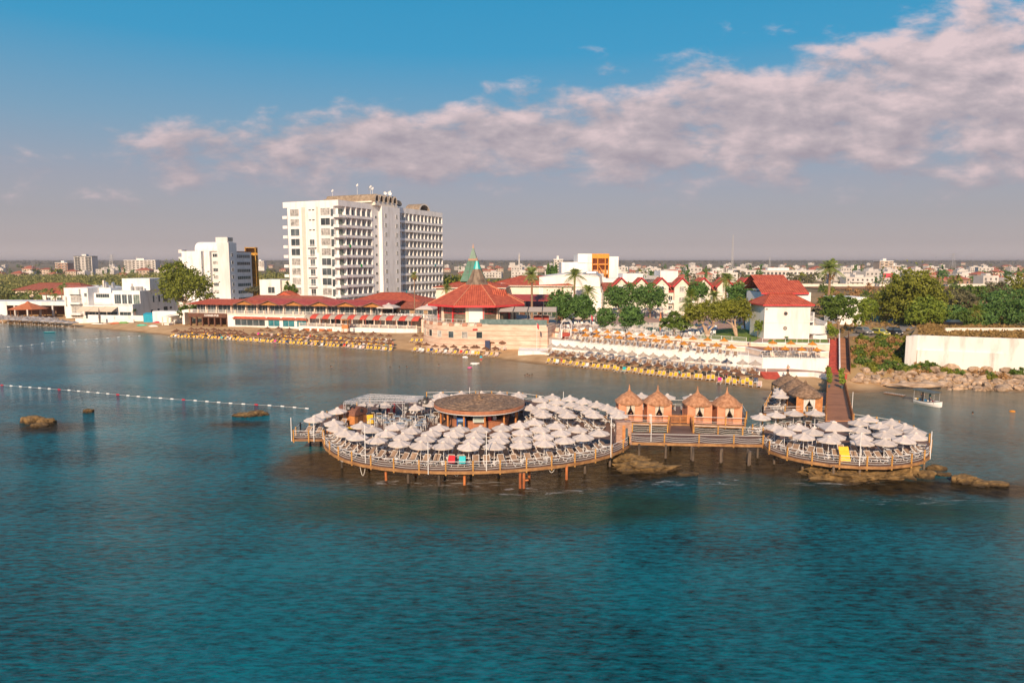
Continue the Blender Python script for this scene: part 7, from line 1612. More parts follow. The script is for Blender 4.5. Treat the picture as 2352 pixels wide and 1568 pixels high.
for i, (u, v, D, r) in enumerate(((126, 680, 300, 13), (106, 668, 330, 11), (140, 662, 330, 14), (29, 688, 320, 13), (62, 680, 320, 12), (89, 684, 315, 13), (148, 655, 340, 10), (10, 694, 330, 12), (118, 668, 345, 11), (45, 690, 330, 11))):
    palm('%s palm from the left among the red roofed houses at far left' % ordw(sorted((10, 29, 45, 62, 89, 106, 118, 126, 140, 148)).index(u)), u, v, D, None, r, .24, 30)
palm('small palm before the grey side of the beach villa', 310, 714, 274, 2, 9, .2, 26, lm=LF_M)
t = thing('cycad', 'spiky green cycad at the foot of the white house', 'plant', G(1806, 781, 6.4)); b = MB()
for k in range(60):
    a = rv.uniform(0, 6.28); el = R(rv.uniform(5, 75)); d = Vector((math.cos(a) * math.cos(el), math.sin(a) * math.cos(el), math.sin(el))) * rv.uniform(.9, 1.3); s = Vector((-math.sin(a), math.cos(a), 0)) * .07; b.poly([s, d * .6 + s * 1.5 + Vector((0, 0, .1)), d, d * .6 - s * 1.5 + Vector((0, 0, .1)), -s])
b.build('fronds', LF_D, t)
gtree('shrub', 'yellow leaved shrub on the lawn beside the white house wall', 1740, 168, 6.4, [(1740, 752, 9, 10), (1744, 742, 8, 8)], 700, .3, LF_L, .5, tr=.08, cat='shrub')
gtree('hedge_tree', 'dark hedge against the left wall of the white house', 1752, 172, 6.4, [(1751, 745, 6, 22)], 900, .3, LF_D, .5, tr=.1, fork=False, cat='hedge')
gtree('shrub', 'bright yellow green shrub below the right side tree', 1918, 166, 6.4, [(1915, 762, 10, 10), (1908, 752, 8, 6)], 800, .3, LF_L, .5, tr=.08, cat='shrub')
gtree('garden_tree', 'small green tree beside the white service block', 667, 285, 3, [(662, 664, 9, 15), (676, 665, 9, 11)], 900, .5, LF_M, 2, tr=.15)
gtree('garden_tree', 'banana like green tree at the left end of the pub', 432, 262, 2.2, [(428, 716, 16, 14), (445, 706, 12, 10)], 1300, .5, LF_M, 1, tr=.2)
gtree('garden_tree', 'low olive hedge tree behind the second hotel porch', 590, 325, 4, [(580, 666, 18, 7), (600, 664, 14, 7)], 1100, .5, LF_G, 1, tr=.2)
for i, (u, D) in enumerate(((1259, 345), (1267, 350), (1276, 340))):
    gtree('cypress_tree', 'dark cypress left of the white theatre tower, %s of three' % ('left', 'middle', 'right')[i], u, D, 6.4, [(u, 632, 5, 17), (u, 620, 3.5, 14)], 900, .55, LF_D, 1, tr=.2, fork=False)
# shared prototypes for scattered trees and bushes
def proto_bush(lm, n=420, s=.5, r=2.2, h=1.7, trunk=False):
    t = thing('bush', 'x', 'bush'); crown([(Vector((0, 0, h * .8)), (r, r, h)), (Vector((r * .6, .3, h * .5)), (r * .7, r * .7, h * .6)), (Vector((-r * .6, -.2, h * .5)), (r * .6, r * .6, h * .6))], n, s).build('foliage', lm, t); MB().tube((0, 0, -.4), (0, 0, h * .6), .12, .06, 5).build('stem', BARK, t); return t
BU = [proto_bush(LF_G), proto_bush(LF_M), proto_bush(LF_DRY, 360), proto_bush(LF_Y)]; BN = ['pale grey green', 'mid green', 'dry brownish', 'olive']
fb_ = []
for i in range(70): D = rv.uniform(190, 520); u = rv.uniform(1880, 2400); fb_.append((u, D))
fb_ += [(1890 + 9 * k + rv.uniform(-4, 4), 300 + rv.uniform(-30, 60)) for k in range(20)]
for k in range(4):
    L = sorted([q for i, q in enumerate(fb_) if i % 4 == k])
    for i, (u, D) in enumerate(L):
        x = XU(u, D, 6.5); place(BU[k], (x, D, landZ(x, D) - .1), rv.uniform(0, 6), '%s bush, %s of its colour from the left in the dry field' % (BN[k], ordw(i)), 'bushes in the dry field', scale=rv.uniform(.6, 1.5))
# bank vegetation between walkway and boulders
BK_ = [proto_bush(LF_M, 380, .3, 1.1, .8), proto_bush(LF_Y, 380, .3, 1.1, .8), proto_bush(LF_DRY, 300, .3, 1.1, .7)]
bkp = [(1955 + rv.uniform(0, 150), rv.uniform(775, 850)) for _ in range(110)] + [(2100 + rv.uniform(0, 80), rv.uniform(838, 852)) for _ in range(12)] + [(rv.uniform(2090, 2350), rv.uniform(855, 868)) for _ in range(8)]
for k in range(3):
    L = sorted([q for i, q in enumerate(bkp) if i % 3 == k])
    for i, (u, v) in enumerate(L):
        x, y, z = ground_at(u, v, .3); place(BK_[k], (x, y, z - .12), rv.uniform(0, 6), 'low %s bush, %s of its kind from left on the bank right of the walkway' % (('green', 'olive', 'dry')[k], ordw(i)), 'low bushes on the bank', scale=rv.uniform(.6, 1.3))
# the wood on the left: one mass
b = MB()
for i in range(1500):
    D = 365 + 420 * rv.random() ** 1.3; u = rv.uniform(-60, 700) if D > 430 else rv.uniform(-60, 420); x = XU(u, D, 6); hgt = rv.uniform(4, 8) * (1.25 if u > 300 else 1); z = landZ(x, D); r = rv.uniform(3, 5.5)
    for _ in range(34):
        d = Vector((rv.gauss(0, 1), rv.gauss(0, 1), rv.gauss(0, 1))); d.normalize(); d *= rv.uniform(.7, 1); leaf(b, Vector((x + d.x * r, D + d.y * r, z + hgt * .55 + d.z * hgt * .5)), 1.15, d)
o = b.build('scrub_wood', leafm('scrub_leaves', (0.126, 0.159, 0.039), (0.432, 0.394, 0.121), .05)); tag(o, 'broad olive green scrub wood stretching behind the left beach', 'scrub wood', kind='stuff')
b = MB()
for i in range(230):
    D = rv.uniform(330, 460); u = rv.uniform(1010, 1245); x = XU(u, D, 6); z = landZ(x, D); hgt = rv.uniform(7, 10) * (1 if u > 1080 else 1.3); r = rv.uniform(3, 5)
    for _ in range(44):
        d = Vector((rv.gauss(0, 1), rv.gauss(0, 1), rv.gauss(0, 1))); d.normalize(); d *= rv.uniform(.7, 1); leaf(b, Vector((x + d.x * r, D + d.y * r, z + hgt * .62 + d.z * hgt * .42)), 1.0, d)
tag(b.build('pine_grove', LF_Y), 'dense dark olive pine grove behind the red roofed halls', 'grove', kind='stuff')
b = MB()
for i in range(9000):
    if i < 4200: y = rv.uniform(146, 174); x = rv.uniform(XU(2110, y, 8.7), XU(2420, y, 8.7)); z = 8.75
    else: y = rv.uniform(180, 470); x = XU(rv.uniform(1890, 2420), y, 6.5); z = landZ(x, y)
    if i < 4200 and y < 143 + (XU(2352, y) - x) * .3: continue
    leaf(b, Vector((x, y, z + rv.uniform(.05, .35))), rv.uniform(.35, .8) * (1 if i < 4200 else 1.5))
tag(b.build('dry_grass', leafm('grass_blades', (0.220, 0.125, 0.035), (0.460, 0.300, 0.100))), 'dry golden grass over the ground behind the white wall and in the field', 'grass', kind='stuff')
# ------------------------------------------------------------------ town
rt = random.Random(8)
TW = [mat('town_white', (.48, .45, .42), (.68, .64, .60), .05, .9, rnd=.1), mat('town_cream', (.42, .32, .25), (.60, .48, .38), .05, .9, rnd=.12), mat('town_pink', (.36, .22, .16), (.50, .34, .26), .05, .9, rnd=.12)]
TR_ = mat('town_red_roof', (.28, .07, .04), (.46, .14, .085), .2, .9, rnd=.25); TG = mat('town_window', (.06, .065, .07), (.14, .14, .14), .3, .3)
def hproto(k):
    t = thing('town_house', 'x', 'house'); w, d, h = [(13, 10, 7.5), (11, 9, 4.2), (15, 10, 7.2), (24, 11, 7.0), (12, 9, 4.0), (16, 12, 10.5)][k]; m = TW[[0, 1, 1, 0, 2, 0][k]]; b = MB()
    b.box(-w / 2, w / 2, 0, d, -1, h)
    if k in (0, 3, 5): b.box(-w / 2, w / 2, 0, .3, h, h + .8); b.box(-w / 2, -w / 2 + .3, .3, d, h, h + .8); b.box(w / 2 - .3, w / 2, .3, d, h, h + .8); b.box(-w * .1, w * .2, d * .4, d * .9, h, h + 2.6)
    b.build('wall', m, t)
    if k in (1, 2, 4): hip(-w / 2, w / 2, 0, d, h, 2.2, .7, th=.2).build('roof', [TR_, TW[1]], t)
    else: slab(t, 'balcony', TW[0], (-w * .35, w * .1, -1.3, 0, h * .5 - .2, h * .5 + .9))
    b = MB(); zt = h + (.1 if k in (0, 3, 5) else 1.2); b.lathe([(.6, 0), (.6, 1.5), (.1, 1.7)], 8, (w * .3, d * .55, zt)); b.box(w * .3 - .7, w * .3 + .7, d * .55 - .7, d * .55 + .7, zt - 1.4, zt); b.build('water_tank', METALG, t); MB().tube((-w * .3, d * .5, zt - .8), (-w * .3, d * .5, zt + 2.6), .06, .04, 4).build('aerial', METALG, t)
    st = 2 if h > 6 else 1; st = 3 if h > 9 else st; nw = max(3, int(w / 3.6))
    for s in range(st):
        for i in range(nw):
            x = -w / 2 + (i + .5) * w / nw; z = h / st * s + 1.1; MB().box(x - .75, x + .75, -.06, .02, z, z + 1.6).build('window', TG, t)
    return t
HP = [hproto(k) for k in range(6)]; HN = ['tall white flat roofed house', 'low cream red roofed house', 'two storey cream red roofed house', 'long white flat roofed house', 'low pink red roofed house', 'white three storey block']
ROWS = [(555, 'nearest', 1800, 2400, 15), (640, 'second nearest', 1390, 2400, 24), (740, 'third nearest', 1390, 2400, 27), (860, 'fourth', 1040, 2400, 32), (1010, 'fifth', 1030, 2400, 34), (1220, 'sixth', 1020, 2380, 34), (1520, 'seventh', 1020, 2380, 33), (2000, 'eighth', 1020, 2380, 30), (2900, 'farthest', 1030, 2380, 20)]
def house_row(D, nm, u0, u1, n, zone, seed):
    cnt = {}
    q = random.Random(seed)
    for i in range(n):
        u = lerp(u0, u1, (i + .5) / n) + q.uniform(-.4, .4) * (u1 - u0) / n; d = D * q.uniform(.95, 1.06); x = XU(u, d, 7)
        if D < 700 and 1690 < u < 1900 and zone == 'right': continue
        k = q.choice([0, 1, 1, 2, 2, 3, 4, 4, 0, 5] if D < 1500 else [0, 1, 2, 3, 4, 0, 1]); cnt[k] = cnt.get(k, -1) + 1
        place(HP[k], (x, d, landZ(x, d)), q.choice([-.3, -.15, 0, .1, .2]), '%s, %s from left, %s row of %s town' % (HN[k], ordw(cnt[k]), nm, zone), 'houses of the %s town' % zone, scale=q.uniform(.85, 1.2))
for i, (D, nm, a, b_, n) in enumerate(ROWS): house_row(D, nm, a, b_, n, 'right', 50 + i)
for i, (D, nm, a, b_, n) in enumerate([(900, 'nearest', -20, 380, 10), (1100, 'second', -20, 400, 12), (1400, 'third', -20, 660, 14), (2000, 'farthest', -20, 660, 12)]): house_row(D, nm, a, b_, n, 'left', 80 + i)
# town trees
def ptree(lm, w, h, n=160, s=1.0):
    t = thing('town_tree', 'x', 'tree'); crown([(Vector((0, 0, h * .62)), (w, w, h * .42)), (Vector((w * .5, 0, h * .5)), (w * .6, w * .6, h * .28))], n, s).build('crown', lm, t); MB().tube((0, 0, -.5), (0, 0, h * .5), .3, .2, 5).build('trunk', BARK, t); return t
TT = [ptree(LF_D, 3.6, 8), ptree(LF_Y, 4.5, 7), ptree(LF_D, 1.7, 11, 120, .8), ptree(LF_G, 5, 6.5)]; TN = ['round dark tree', 'olive tree', 'slim dark cypress', 'grey green spreading tree']
for k in range(4):
    L = []
    for i in range(62):
        D = rt.choice([540, 600, 690, 800, 930, 1110, 1350, 1750, 2400]) * rt.uniform(.95, 1.05); L.append((rt.uniform(1025, 2400) if (D > 830 and i % 4) else (rt.uniform(1400, 2400) if i % 4 else rt.uniform(-10, 660)), D if i % 4 else max(D, 950)))
    for i, (u, D) in enumerate(sorted(L)):
        x = XU(u, D, 7); place(TT[k], (x, D, landZ(x, D)), rt.uniform(0, 6), '%s in the town, %s of its kind from the left' % (TN[k], ordw(i)), 'trees among the town houses', scale=rt.uniform(.7, 1.5))
# tree line on the far skyline
b = MB()
for i in range(900):
    D = rt.uniform(3200, 5200); u = rt.uniform(-80, 2430); x = XU(u, D, 10); z = landZ(x, D); r = rt.uniform(8, 22); h = rt.uniform(5, 13) * (1.35 if rt.random() < .12 else 1)
    for _ in range(9):
        d = Vector((rt.gauss(0, 1), rt.gauss(0, 1), abs(rt.gauss(0, 1)))); d.normalize(); leaf(b, Vector((x + d.x * r, D + d.y * r, z + d.z * h * .8)), 8, d)
tag(b.build('skyline_wood', leafm('far_leaves', (.10, .10, .06), (.18, .16, .10), .02)), 'thin dark line of distant trees along the skyline', 'treeline', kind='stuff')
def block(label, u0, u1, v0, v1, D, name='apartment_block', wm=None, st=5, nc=6, dark=None, cat='apartment block'):
    x0, x1 = XU(u0, D, 10), XU(u1, D, 10); zb_ = GY(u0, v1, D)[2]; zt = GY(u0, v0, D)[2]; t = thing(name, label, cat, (x0, D, zb_), 0); w = x1 - x0; h = zt - zb_
    slab(t, 'wall', wm or TW[0], (0, w, 0, 14, -8, h)); slab(t, 'roof_edge', dark or GREYW, (-.4, w + .4, -.4, 14.4, h, h + .7)); slab(t, 'roof_room', GREYW, (w * .35, w * .6, 4, 10, h + .7, h + 3.2))
    for s in range(st):
        z = h * s / st + .25 * h / st
        for i in range(nc): a = w * (i + .2) / nc; MB().box(a, a + w / nc * .6, -.08, .01, z, z + h / st * .5).build('window', dark or TG, t)
        slab(t, 'balcony', dark or TW[0], (w * .06, w * .3, -1.4, -.1, z - .3, z + .5), (w * .66, w * .94, -1.4, -.1, z - .3, z + .5))
    return t
DG = mat('dark_grey_paint', (.07, .08, .085), (.13, .14, .15), .3, .6)
block('distant white tower block with dark grey balconies at far left', 172, 213, 589, 622, 980, st=9, nc=5, dark=DG)
block('distant white apartment block with rust red stripes at left', 286, 358, 598, 622, 1050, st=5, nc=8)
block('unfinished brick coloured block left of the distant white tower', 128, 156, 604, 622, 990, wm=TW[2], st=3, nc=4)
block('distant grey block beside the ochre scaffold tower', 587, 607, 600, 612, 1300, st=4, nc=4)
block('tall cream block rising above the right town', 2019, 2050, 600, 636, 800, wm=TW[1], st=6, nc=3); block('lower cream wing attached right of the tall cream block', 2050, 2064, 611, 636, 803, wm=TW[1], st=5, nc=2)
block('white balconied block left of the theatre tower', 1272, 1292, 597, 628, 520, st=5, nc=3)
block('long white two storey row of holiday flats behind the house roofs', 1697, 1894, 622, 645, 690, name='terrace_houses', st=2, nc=22, cat='apartments')
block('blue and white shop building by the highway', 1915, 1945, 637, 652, 560, name='shop', st=1, nc=4, cat='shop')
q = block('white shop with red roof sign by the highway', 2015, 2072, 640, 652, 555, name='shop', st=1, nc=5, cat='shop'); slab(q, 'roof_sign', mat('pink_red_sign', (.55, .06, .09), rough=.6), (4, 12, -.2, 0, 4.6, 8.5))
q = thing('storage_shed', 'white gabled shed with an orange door behind the house', 'shed', (XU(1740, 500, 8), 500, 6.5)); slab(q, 'wall', TW[0], (0, 18, 0, 14, 0, 5.5)); b = MB(); b.mesh([(-.4, -.4, 5.5), (18.4, -.4, 5.5), (9, -.4, 7.4), (-.4, 14, 5.5), (18.4, 14, 5.5), (9, 14, 7.4)], [(0, 1, 2), (3, 5, 4), (0, 2, 5, 3), (1, 4, 5, 2)]); b.build('roof', TW[0], q); slab(q, 'door', WOODO, (8.4, 13.6, -.1, 0, .2, 4.2))
q = thing('mosque', 'small distant white mosque with one slender minaret', 'mosque', (XU(1183, 1500, 10), 1500, 8)); slab(q, 'wall', TW[0], (-14, 22, 0, 20, -2, 11), (-12, 0, 0, 15, 11, 17)); b = MB(); b.lathe([(1.6, -2), (1.5, 27), (2.1, 27.5), (2.1, 29), (1.2, 29.3), (1.1, 33), (.05, 39)], 8, (9, 2, 0)); b.build('minaret', TW[0], q); b = MB(); b.lathe([(6, 11), (5, 14), (.1, 16)], 12, (12, 10, 0)); b.build('dome', TW[0], q)
def pylon(label, u, v0, D, lattice=True, w=5):
    x = XU(u, D, 10); z = landZ(x, D); h = GY(u, v0, D)[2] - z; t = thing('pylon' if lattice else 'radio_mast', label, 'pylon' if lattice else 'mast', (x, D, z)); b = MB(); r = .35 if lattice else .3
    for sx in (-1, 1):
        for sy in (-1, 1): b.tube((sx * w / 2, sy * w / 2, 0), (sx * w * .08, sy * w * .08, h), r, r * .6, 3)
    n = 9
    for k in range(n):
        a, c = k / n, (k + 1) / n; wa, wc = lerp(w / 2, w * .08, a), lerp(w / 2, w * .08, c); b.tube((-wa, -wa, h * a), (wc, -wc, h * c), r * .6, r * .6, 3); b.tube((wa, -wa, h * a), (-wc, -wc, h * c), r * .6, r * .6, 3)
    b.build('lattice', METALG, t)
    if lattice:
        b = MB()
        for f in (.72, .84, .95): b.tube((-w * .9, 0, h * f), (w * .9, 0, h * f), .3, .2, 4)
        b.build('cross_arms', METALG, t)
pylon('faint lattice power pylon behind the left scrub', 258, 584, 1300, w=9); pylon('fainter power pylon left of the tall hotel', 316, 588, 1900, w=9); pylon('faint lattice power pylon on the right skyline', 2187, 581, 1500, w=10); pylon('thin tall radio mast above the right town', 1681, 539, 1100, False, 3); pylon('short radio mast right of the tall one', 1767, 588, 1500, False, 4)
# highway and lane
tag(MB().obox((XU(1800, 545, 7), 532, 5.5), (330, -4, 0), (0, 12, 0), (0, 0, 1.6)).build('highway', [mat('pale_asphalt', (.22, .20, .18), (.30, .27, .24), .3, .9)]), kind='structure')
q = thing('highway_parapet', 'long pale concrete parapet along the highway in the field', 'parapet', (XU(1800, 545, 7), 531.6, 5.6)); MB().obox((0, 0, 0), (330, -4, 0), (0, .4, 0), (0, 0, 3.0)).build('wall', CREAM, q)
tag(MB().obox((XU(1850, 500, 7), 470, 6.9), (300, 10, 0), (0, 50, 0), (0, 0, .05)).build('field', [mat('orange_earth', (.24, .105, .035), (.36, .17, .065), .08, .95)]), kind='structure')
b = MB(); LN = [(1958, 773, 9), (1985, 769, 12), (2010, 765, 14), (2040, 760, 18), (2066, 756, 18), (2068, 745, 13), (2058, 735, 10), (2040, 722, 8), (2028, 714, 6), (2020, 706, 5)]; CP = []
for u, v, w in LN: x, y, z = ground_at(u, v, 0); CP.append((Vector((x, y, 0)), w * .25))
for (p, w), (q_, w2) in zip(CP, CP[1:]):
    for k in range(3):
        a, c = p.lerp(q_, k / 3), p.lerp(q_, (k + 1) / 3); e = q_ - p; nn = Vector((-e.y, e.x, 0)).normalized(); k0 = len(b.v)
        for o_, s in ((a, -1), (a, 1), (c, 1), (c, -1)): r_ = o_ + nn * s * lerp(w, w2, k / 3); b.v.append((r_.x, r_.y, landZ(r_.x, r_.y) + .09))
        b.f.append((k0 + 3, k0 + 2, k0 + 1, k0)); b.m.append(0)
tag(b.build('lane', mat('grey_lane', (.20, .18, .16), (.30, .26, .22), .6, .95)), kind='structure')
HL = thing('highway_lamp', 'x', 'lamp post'); MB().path([(0, 0, 0), (0, 0, 9.5), (.6, -.6, 10.4), (1.5, -1.5, 10.6)], [.14, .09, .07, .06], 5).build('post', METALG, HL); MB().cbox((1.7, -1.7, 10.55), .8, .4, .2, -.78).build('lamp_head', METALG, HL)
for i in range(9):
    x = XU(1905, 540, 7) + i * 26; place(HL, (x, 548, 7.0), 0, 'tall grey lamp post along the highway, %s from the left' % ordw(i), 'lamp posts along the highway')
# ------------------------------------------------------------------ rocks
rk = random.Random(4)
ROCK = mat('sea_rock', (.075, .045, .015), (.27, .165, .06), 1.1, .9, bump=.9, bscale=2.5); ROCKO = mat('boulder_stone', (.27, .18, .115), (.52, .39, .275), .5, .95, bump=.7, bscale=2, rnd=.28)
_n = ROCK.node_tree; _b = _n.nodes['Principled BSDF']; _src = _b.inputs['Base Color'].links[0].from_socket; _sp = _n.nodes.new('ShaderNodeSeparateXYZ'); _n.links.new(_n.nodes['Geometry'].outputs['Position'], _sp.inputs[0]); _mr = _n.nodes.new('ShaderNodeMapRange'); _mr.inputs[1].default_value = .08; _mr.inputs[2].default_value = .5; _mr.inputs[3].default_value = .25; _n.links.new(_sp.outputs[2], _mr.inputs[0]); _vm = _n.nodes.new('ShaderNodeVectorMath'); _vm.operation = 'SCALE'; _n.links.new(_src, _vm.inputs[0]); _n.links.new(_mr.outputs[0], _vm.inputs[3]); _n.links.new(_vm.outputs[0], _b.inputs['Base Color'])   # wet dark band at the waterline
def rock_mesh(sx, sy, sz, seed, sub=4, amp=.35, f=1.3):
    import bmesh
    bm = bmesh.new(); bmesh.ops.create_icosphere(bm, subdivisions=sub, radius=1)
    for v in bm.verts:
        p = v.co.copy(); k = noise.noise(p * f + Vector((seed, seed * 2.3, 0))) * amp + noise.noise(p * f * 2.7 + Vector((seed, 0, 5))) * amp * .5 + noise.noise(p * f * 6 + Vector((0, seed, 1))) * amp * .22
        k -= .25 * amp * (1 - abs(noise.noise(p * f * 2 + Vector((7, seed, 2))) * 2)); p *= 1 + k
        if p.z > .55: p.z = .55 + (p.z - .55) * .35
        v.co = Vector((p.x * sx, p.y * sy, p.z * sz))
    me = bpy.data.meshes.new('rock'); bm.to_mesh(me); bm.free(); return me
def rock(u, v, z, sx, sy, sz, label, sub=4, name='sea_rock', rz=0, amp=.35, f=1.3):
    g = G(u, v, z); me = rock_mesh(sx, sy, sz, rk.uniform(0, 50), sub, amp, f); me.materials.append(ROCK); o = bpy.data.objects.new(name, me); COL.objects.link(o); o.location = g; o.rotation_euler = (0, 0, rz); return tag(o, label, 'rock')
rock(566, 955, 0, 2.0, 1.1, .8, 'low brown rock in the water, left hump of the middle one'); rock(592, 953, 0, 1.7, 1.1, 1.0, 'low brown rock in the water, right hump of the middle one')
rock(75, 970, 0, 1.8, 1.2, 1.5, 'tallest knobbly rock of the left cluster'); rock(108, 972, 0, 1.4, 1.0, 1.2, 'rounded rock at the right of the left cluster'); rock(88, 978, 0, 1.3, .9, .6, 'flat front rock of the left cluster'); rock(204, 946, 0, .8, .7, .8, 'small lone pointed rock left of the middle')
rock(1482, 1080, 0, 3.9, 1.4, 1.25, 'long ochre rock shelf beside the footbridge piles', 5, 'rock_shelf', amp=.5, f=2.2); rock(1445, 1064, 0, 2.4, 1.5, 1.5, 'higher back part of the ochre rock shelf by the bridge', 5, 'rock_shelf', amp=.5, f=2); rock(1578, 1090, 0, 1.3, .6, .4, 'small reddish rock off the tip of the bridge shelf')
rock(1975, 1099, 0, 5.2, 1.8, 1.5, 'broad ochre rock shelf under the small right deck', 5, 'rock_shelf', amp=.5, f=2.4); rock(2065, 1092, 0, 2.3, 1.4, 1.9, 'upright rock at the right end of the right deck shelf', 5, 'rock_shelf', amp=.45, f=1.8); rock(1890, 1093, 0, 2.2, 1.4, 1.4, 'left end of the rock shelf under the right deck', 5, 'rock_shelf', amp=.5, f=2); rock(2122, 1095, 0, 1.3, .9, 1.1, 'rock at the foot of the right deck corner pile')
rock(2218, 1107, 0, 1.5, 1.0, 1.2, 'biggest of the lone rocks right of the small deck'); rock(2250, 1112, 0, 1.1, 1.0, .8, 'rock touching the biggest lone rock at right'); rock(2290, 1113, 0, 1.5, .7, .6, 'rightmost low rock in the sea'); rock(2150, 1078, 0, 1.2, .8, .8, 'small dark rock just off the right deck'); rock(2168, 1091, 0, .9, .6, .5, 'tiny dark rock between deck and lone rocks')
# boulder bank
BM = [rock_mesh(1, .8, .75, 10 + k * 3.7, 2, .55, 1.3) for k in range(6)]
for me in BM: me.materials.append(ROCKO); 
for me in BM: me.polygons.foreach_set('use_smooth', [False] * len(me.polygons))
def boulder(x, y, s, label, dz=0):
    o = bpy.data.objects.new('boulder', rk.choice(BM)); COL.objects.link(o); o.location = (x, y, landZ(x, y) + s * .22 + dz); o.scale = (s * rk.uniform(.9, 1.4), s * rk.uniform(.8, 1.1), s * rk.uniform(.7, 1.1)); o.rotation_euler = (rk.uniform(-.3, .3), rk.uniform(-.3, .3), rk.uniform(0, 6.28)); return tag(o, label, 'boulder', 'boulders of the shore bank')
for i in range(280):
    u = 1962 + 400 * rk.random() ** .8; t = rk.random(); v = lerp(886, 848, t) + (8 if u > 2180 else 0); x, y, z = ground_at(u, v, .2)
    if u < 2060 and v > 878: continue
    boulder(x, y, rk.choice([.45, .55, .7, .8, 1.1]), 'rough orange grey boulder in the rock bank below the white wall')
for i, (u, v, s) in enumerate([(2020, 852, 1.6), (2058, 840, 2.0), (2088, 856, 1.8), (2148, 850, 2.2), (2190, 845, 2.1), (2240, 848, 2.0), (2262, 848, 1.9), (2312, 850, 2.3), (2346, 848, 2.0), (1975, 862, 1.4), (2030, 882, 1.3), (2200, 890, 1.6), (2250, 892, 1.7), (2300, 893, 1.8), (2340, 890, 1.6), (2040, 830, 1.4)]):
    x, y, z = ground_at(u, v, .3); boulder(x, y, s * .72, 'large pale boulder, %s counting along the shore bank' % ordw(i))
g = G(2112, 885, .8); o = bpy.data.objects.new('stone_slab', BM[2]); COL.objects.link(o); o.location = (g[0], g[1], .9); o.scale = (5.6, 1.5, .9); o.rotation_euler = (0, 0, -.05); tag(o, 'long flat grey stone slab at the water by the boat', 'slab')
# ------------------------------------------------------------------ buoy lines
def buoys(label, pts, n, reds):
    P = [Vector(G(u, v, .05)) for u, v in pts]; o = P[0].copy(); t = thing('buoy_line', label, 'buoy line', o); L = resample([p - o for p in P], sum((a - b_).length for a, b_ in zip(P, P[1:])) / n); b = MB(); b.path(L, .018, 4); b.build('rope', ROPE, t)
    for k, p in enumerate(L):
        d = (L[min(k + 1, len(L) - 1)] - L[max(k - 1, 0)]).normalized(); b = MB(); b.path([p - d * .36, p - d * .3, p + d * .3, p + d * .36], [.06, .13, .13, .06], 8); b.build('float', REDP if k % 6 in reds else METALW, t)
buoys('long line of white and red floats across the left water', [(-60, 880), (0, 884), (160, 896), (325, 911), (460, 920.5), (530, 926), (640, 932), (705, 938)], 31, (3,)); buoys('short faint line of white floats near the left shore', [(-10, 799), (60, 793), (130, 785), (220, 778), (320, 771)], 13, ())
# ------------------------------------------------------------------ people
SKIN = mat('skin', (.42, .21, .13), (.52, .28, .18), 3, .7)
def person_mesh(pose):
    J = {'hip': (0, 0, .92), 'ch': (0, -.01, 1.25), 'nk': (0, 0, 1.47), 'hd': (0, -.02, 1.60), 'tp': (0, -.01, 1.72), 'lh': (-.1, 0, .86), 'rh': (.1, 0, .86), 'lk': (-.11, -.03, .48), 'rk': (.11, -.03, .48), 'la': (-.11, .02, .07), 'ra': (.11, .02, .07), 'lt': (-.12, -.14, .03), 'rt': (.12, -.14, .03), 'ls': (-.19, 0, 1.39), 'rs': (.19, 0, 1.39), 'le': (-.26, .02, 1.12), 're': (.26, .02, 1.12), 'lw': (-.26, -.06, .87), 'rw': (.26, -.06, .87), 'lf': (-.25, -.09, .76), 'rf': (.25, -.09, .76)}
    if pose == 'walk': J.update(lk=(-.11, -.18, .50), la=(-.11, -.22, .08), lt=(-.11, -.38, .05), rk=(.11, .10, .47), ra=(.11, .34, .12), rt=(.11, .24, .03), lw=(-.25, .18, .93), lf=(-.24, .2, .82), rw=(.25, -.2, .93), rf=(.24, -.26, .84), re=(.26, -.04, 1.13))
    if pose == 'raise': J.update(re=(.3, -.12, 1.25), rw=(.18, -.2, 1.5), rf=(.1, -.22, 1.6), le=(-.3, -.12, 1.25), lw=(-.2, -.25, 1.45), lf=(-.12, -.3, 1.52))
    E = [('hip', 'ch'), ('ch', 'nk'), ('nk', 'hd'), ('hd', 'tp'), ('hip', 'lh'), ('lh', 'lk'), ('lk', 'la'), ('la', 'lt'), ('hip', 'rh'), ('rh', 'rk'), ('rk', 'ra'), ('ra', 'rt'), ('ch', 'ls'), ('ls', 'le'), ('le', 'lw'), ('lw', 'lf'), ('ch', 'rs'), ('rs', 're'), ('re', 'rw'), ('rw', 'rf')]
    Rr = {'hip': .15, 'ch': .155, 'nk': .06, 'hd': .1, 'tp': .075, 'h': .095, 'k': .062, 'a': .042, 't': .035, 's': .07, 'e': .045, 'w': .033, 'f': .035}
    N_ = list(J); me = bpy.data.meshes.new('person'); me.from_pydata([J[n] for n in N_], [(N_.index(a), N_.index(b_)) for a, b_ in E], [])
    o = bpy.data.objects.new('tmp', me); COL.objects.link(o); o.modifiers.new('s', 'SKIN'); o.modifiers.new('d', 'SUBSURF').levels = 1
    for n, sv in zip(N_, me.skin_vertices[0].data): r = Rr.get(n) or Rr[n[1]]; sv.radius = (r, r * (.75 if n in ('hip', 'ch') else 1)); sv.use_root = n == 'hip'
    dg = bpy.context.evaluated_depsgraph_get(); out = bpy.data.meshes.new_from_object(o.evaluated_get(dg)); bpy.data.objects.remove(o); out.materials.clear(); out.materials.append(SKIN); return out
PM = {k: person_mesh(k) for k in ('stand', 'walk', 'raise')}
CL = lambda n: mat('cloth_' + n, {'red': (.5, .03, .04), 'turquoise': (.03, .45, .55), 'dark': (.03, .03, .035), 'white': (.75, .73, .70), 'teal': (.02, .16, .15), 'navy': (.03, .04, .10), 'pink': (.6, .10, .22)}[n], rough=.9)
HAIR = mat('dark_hair', (.03, .018, .01), rough=.8)
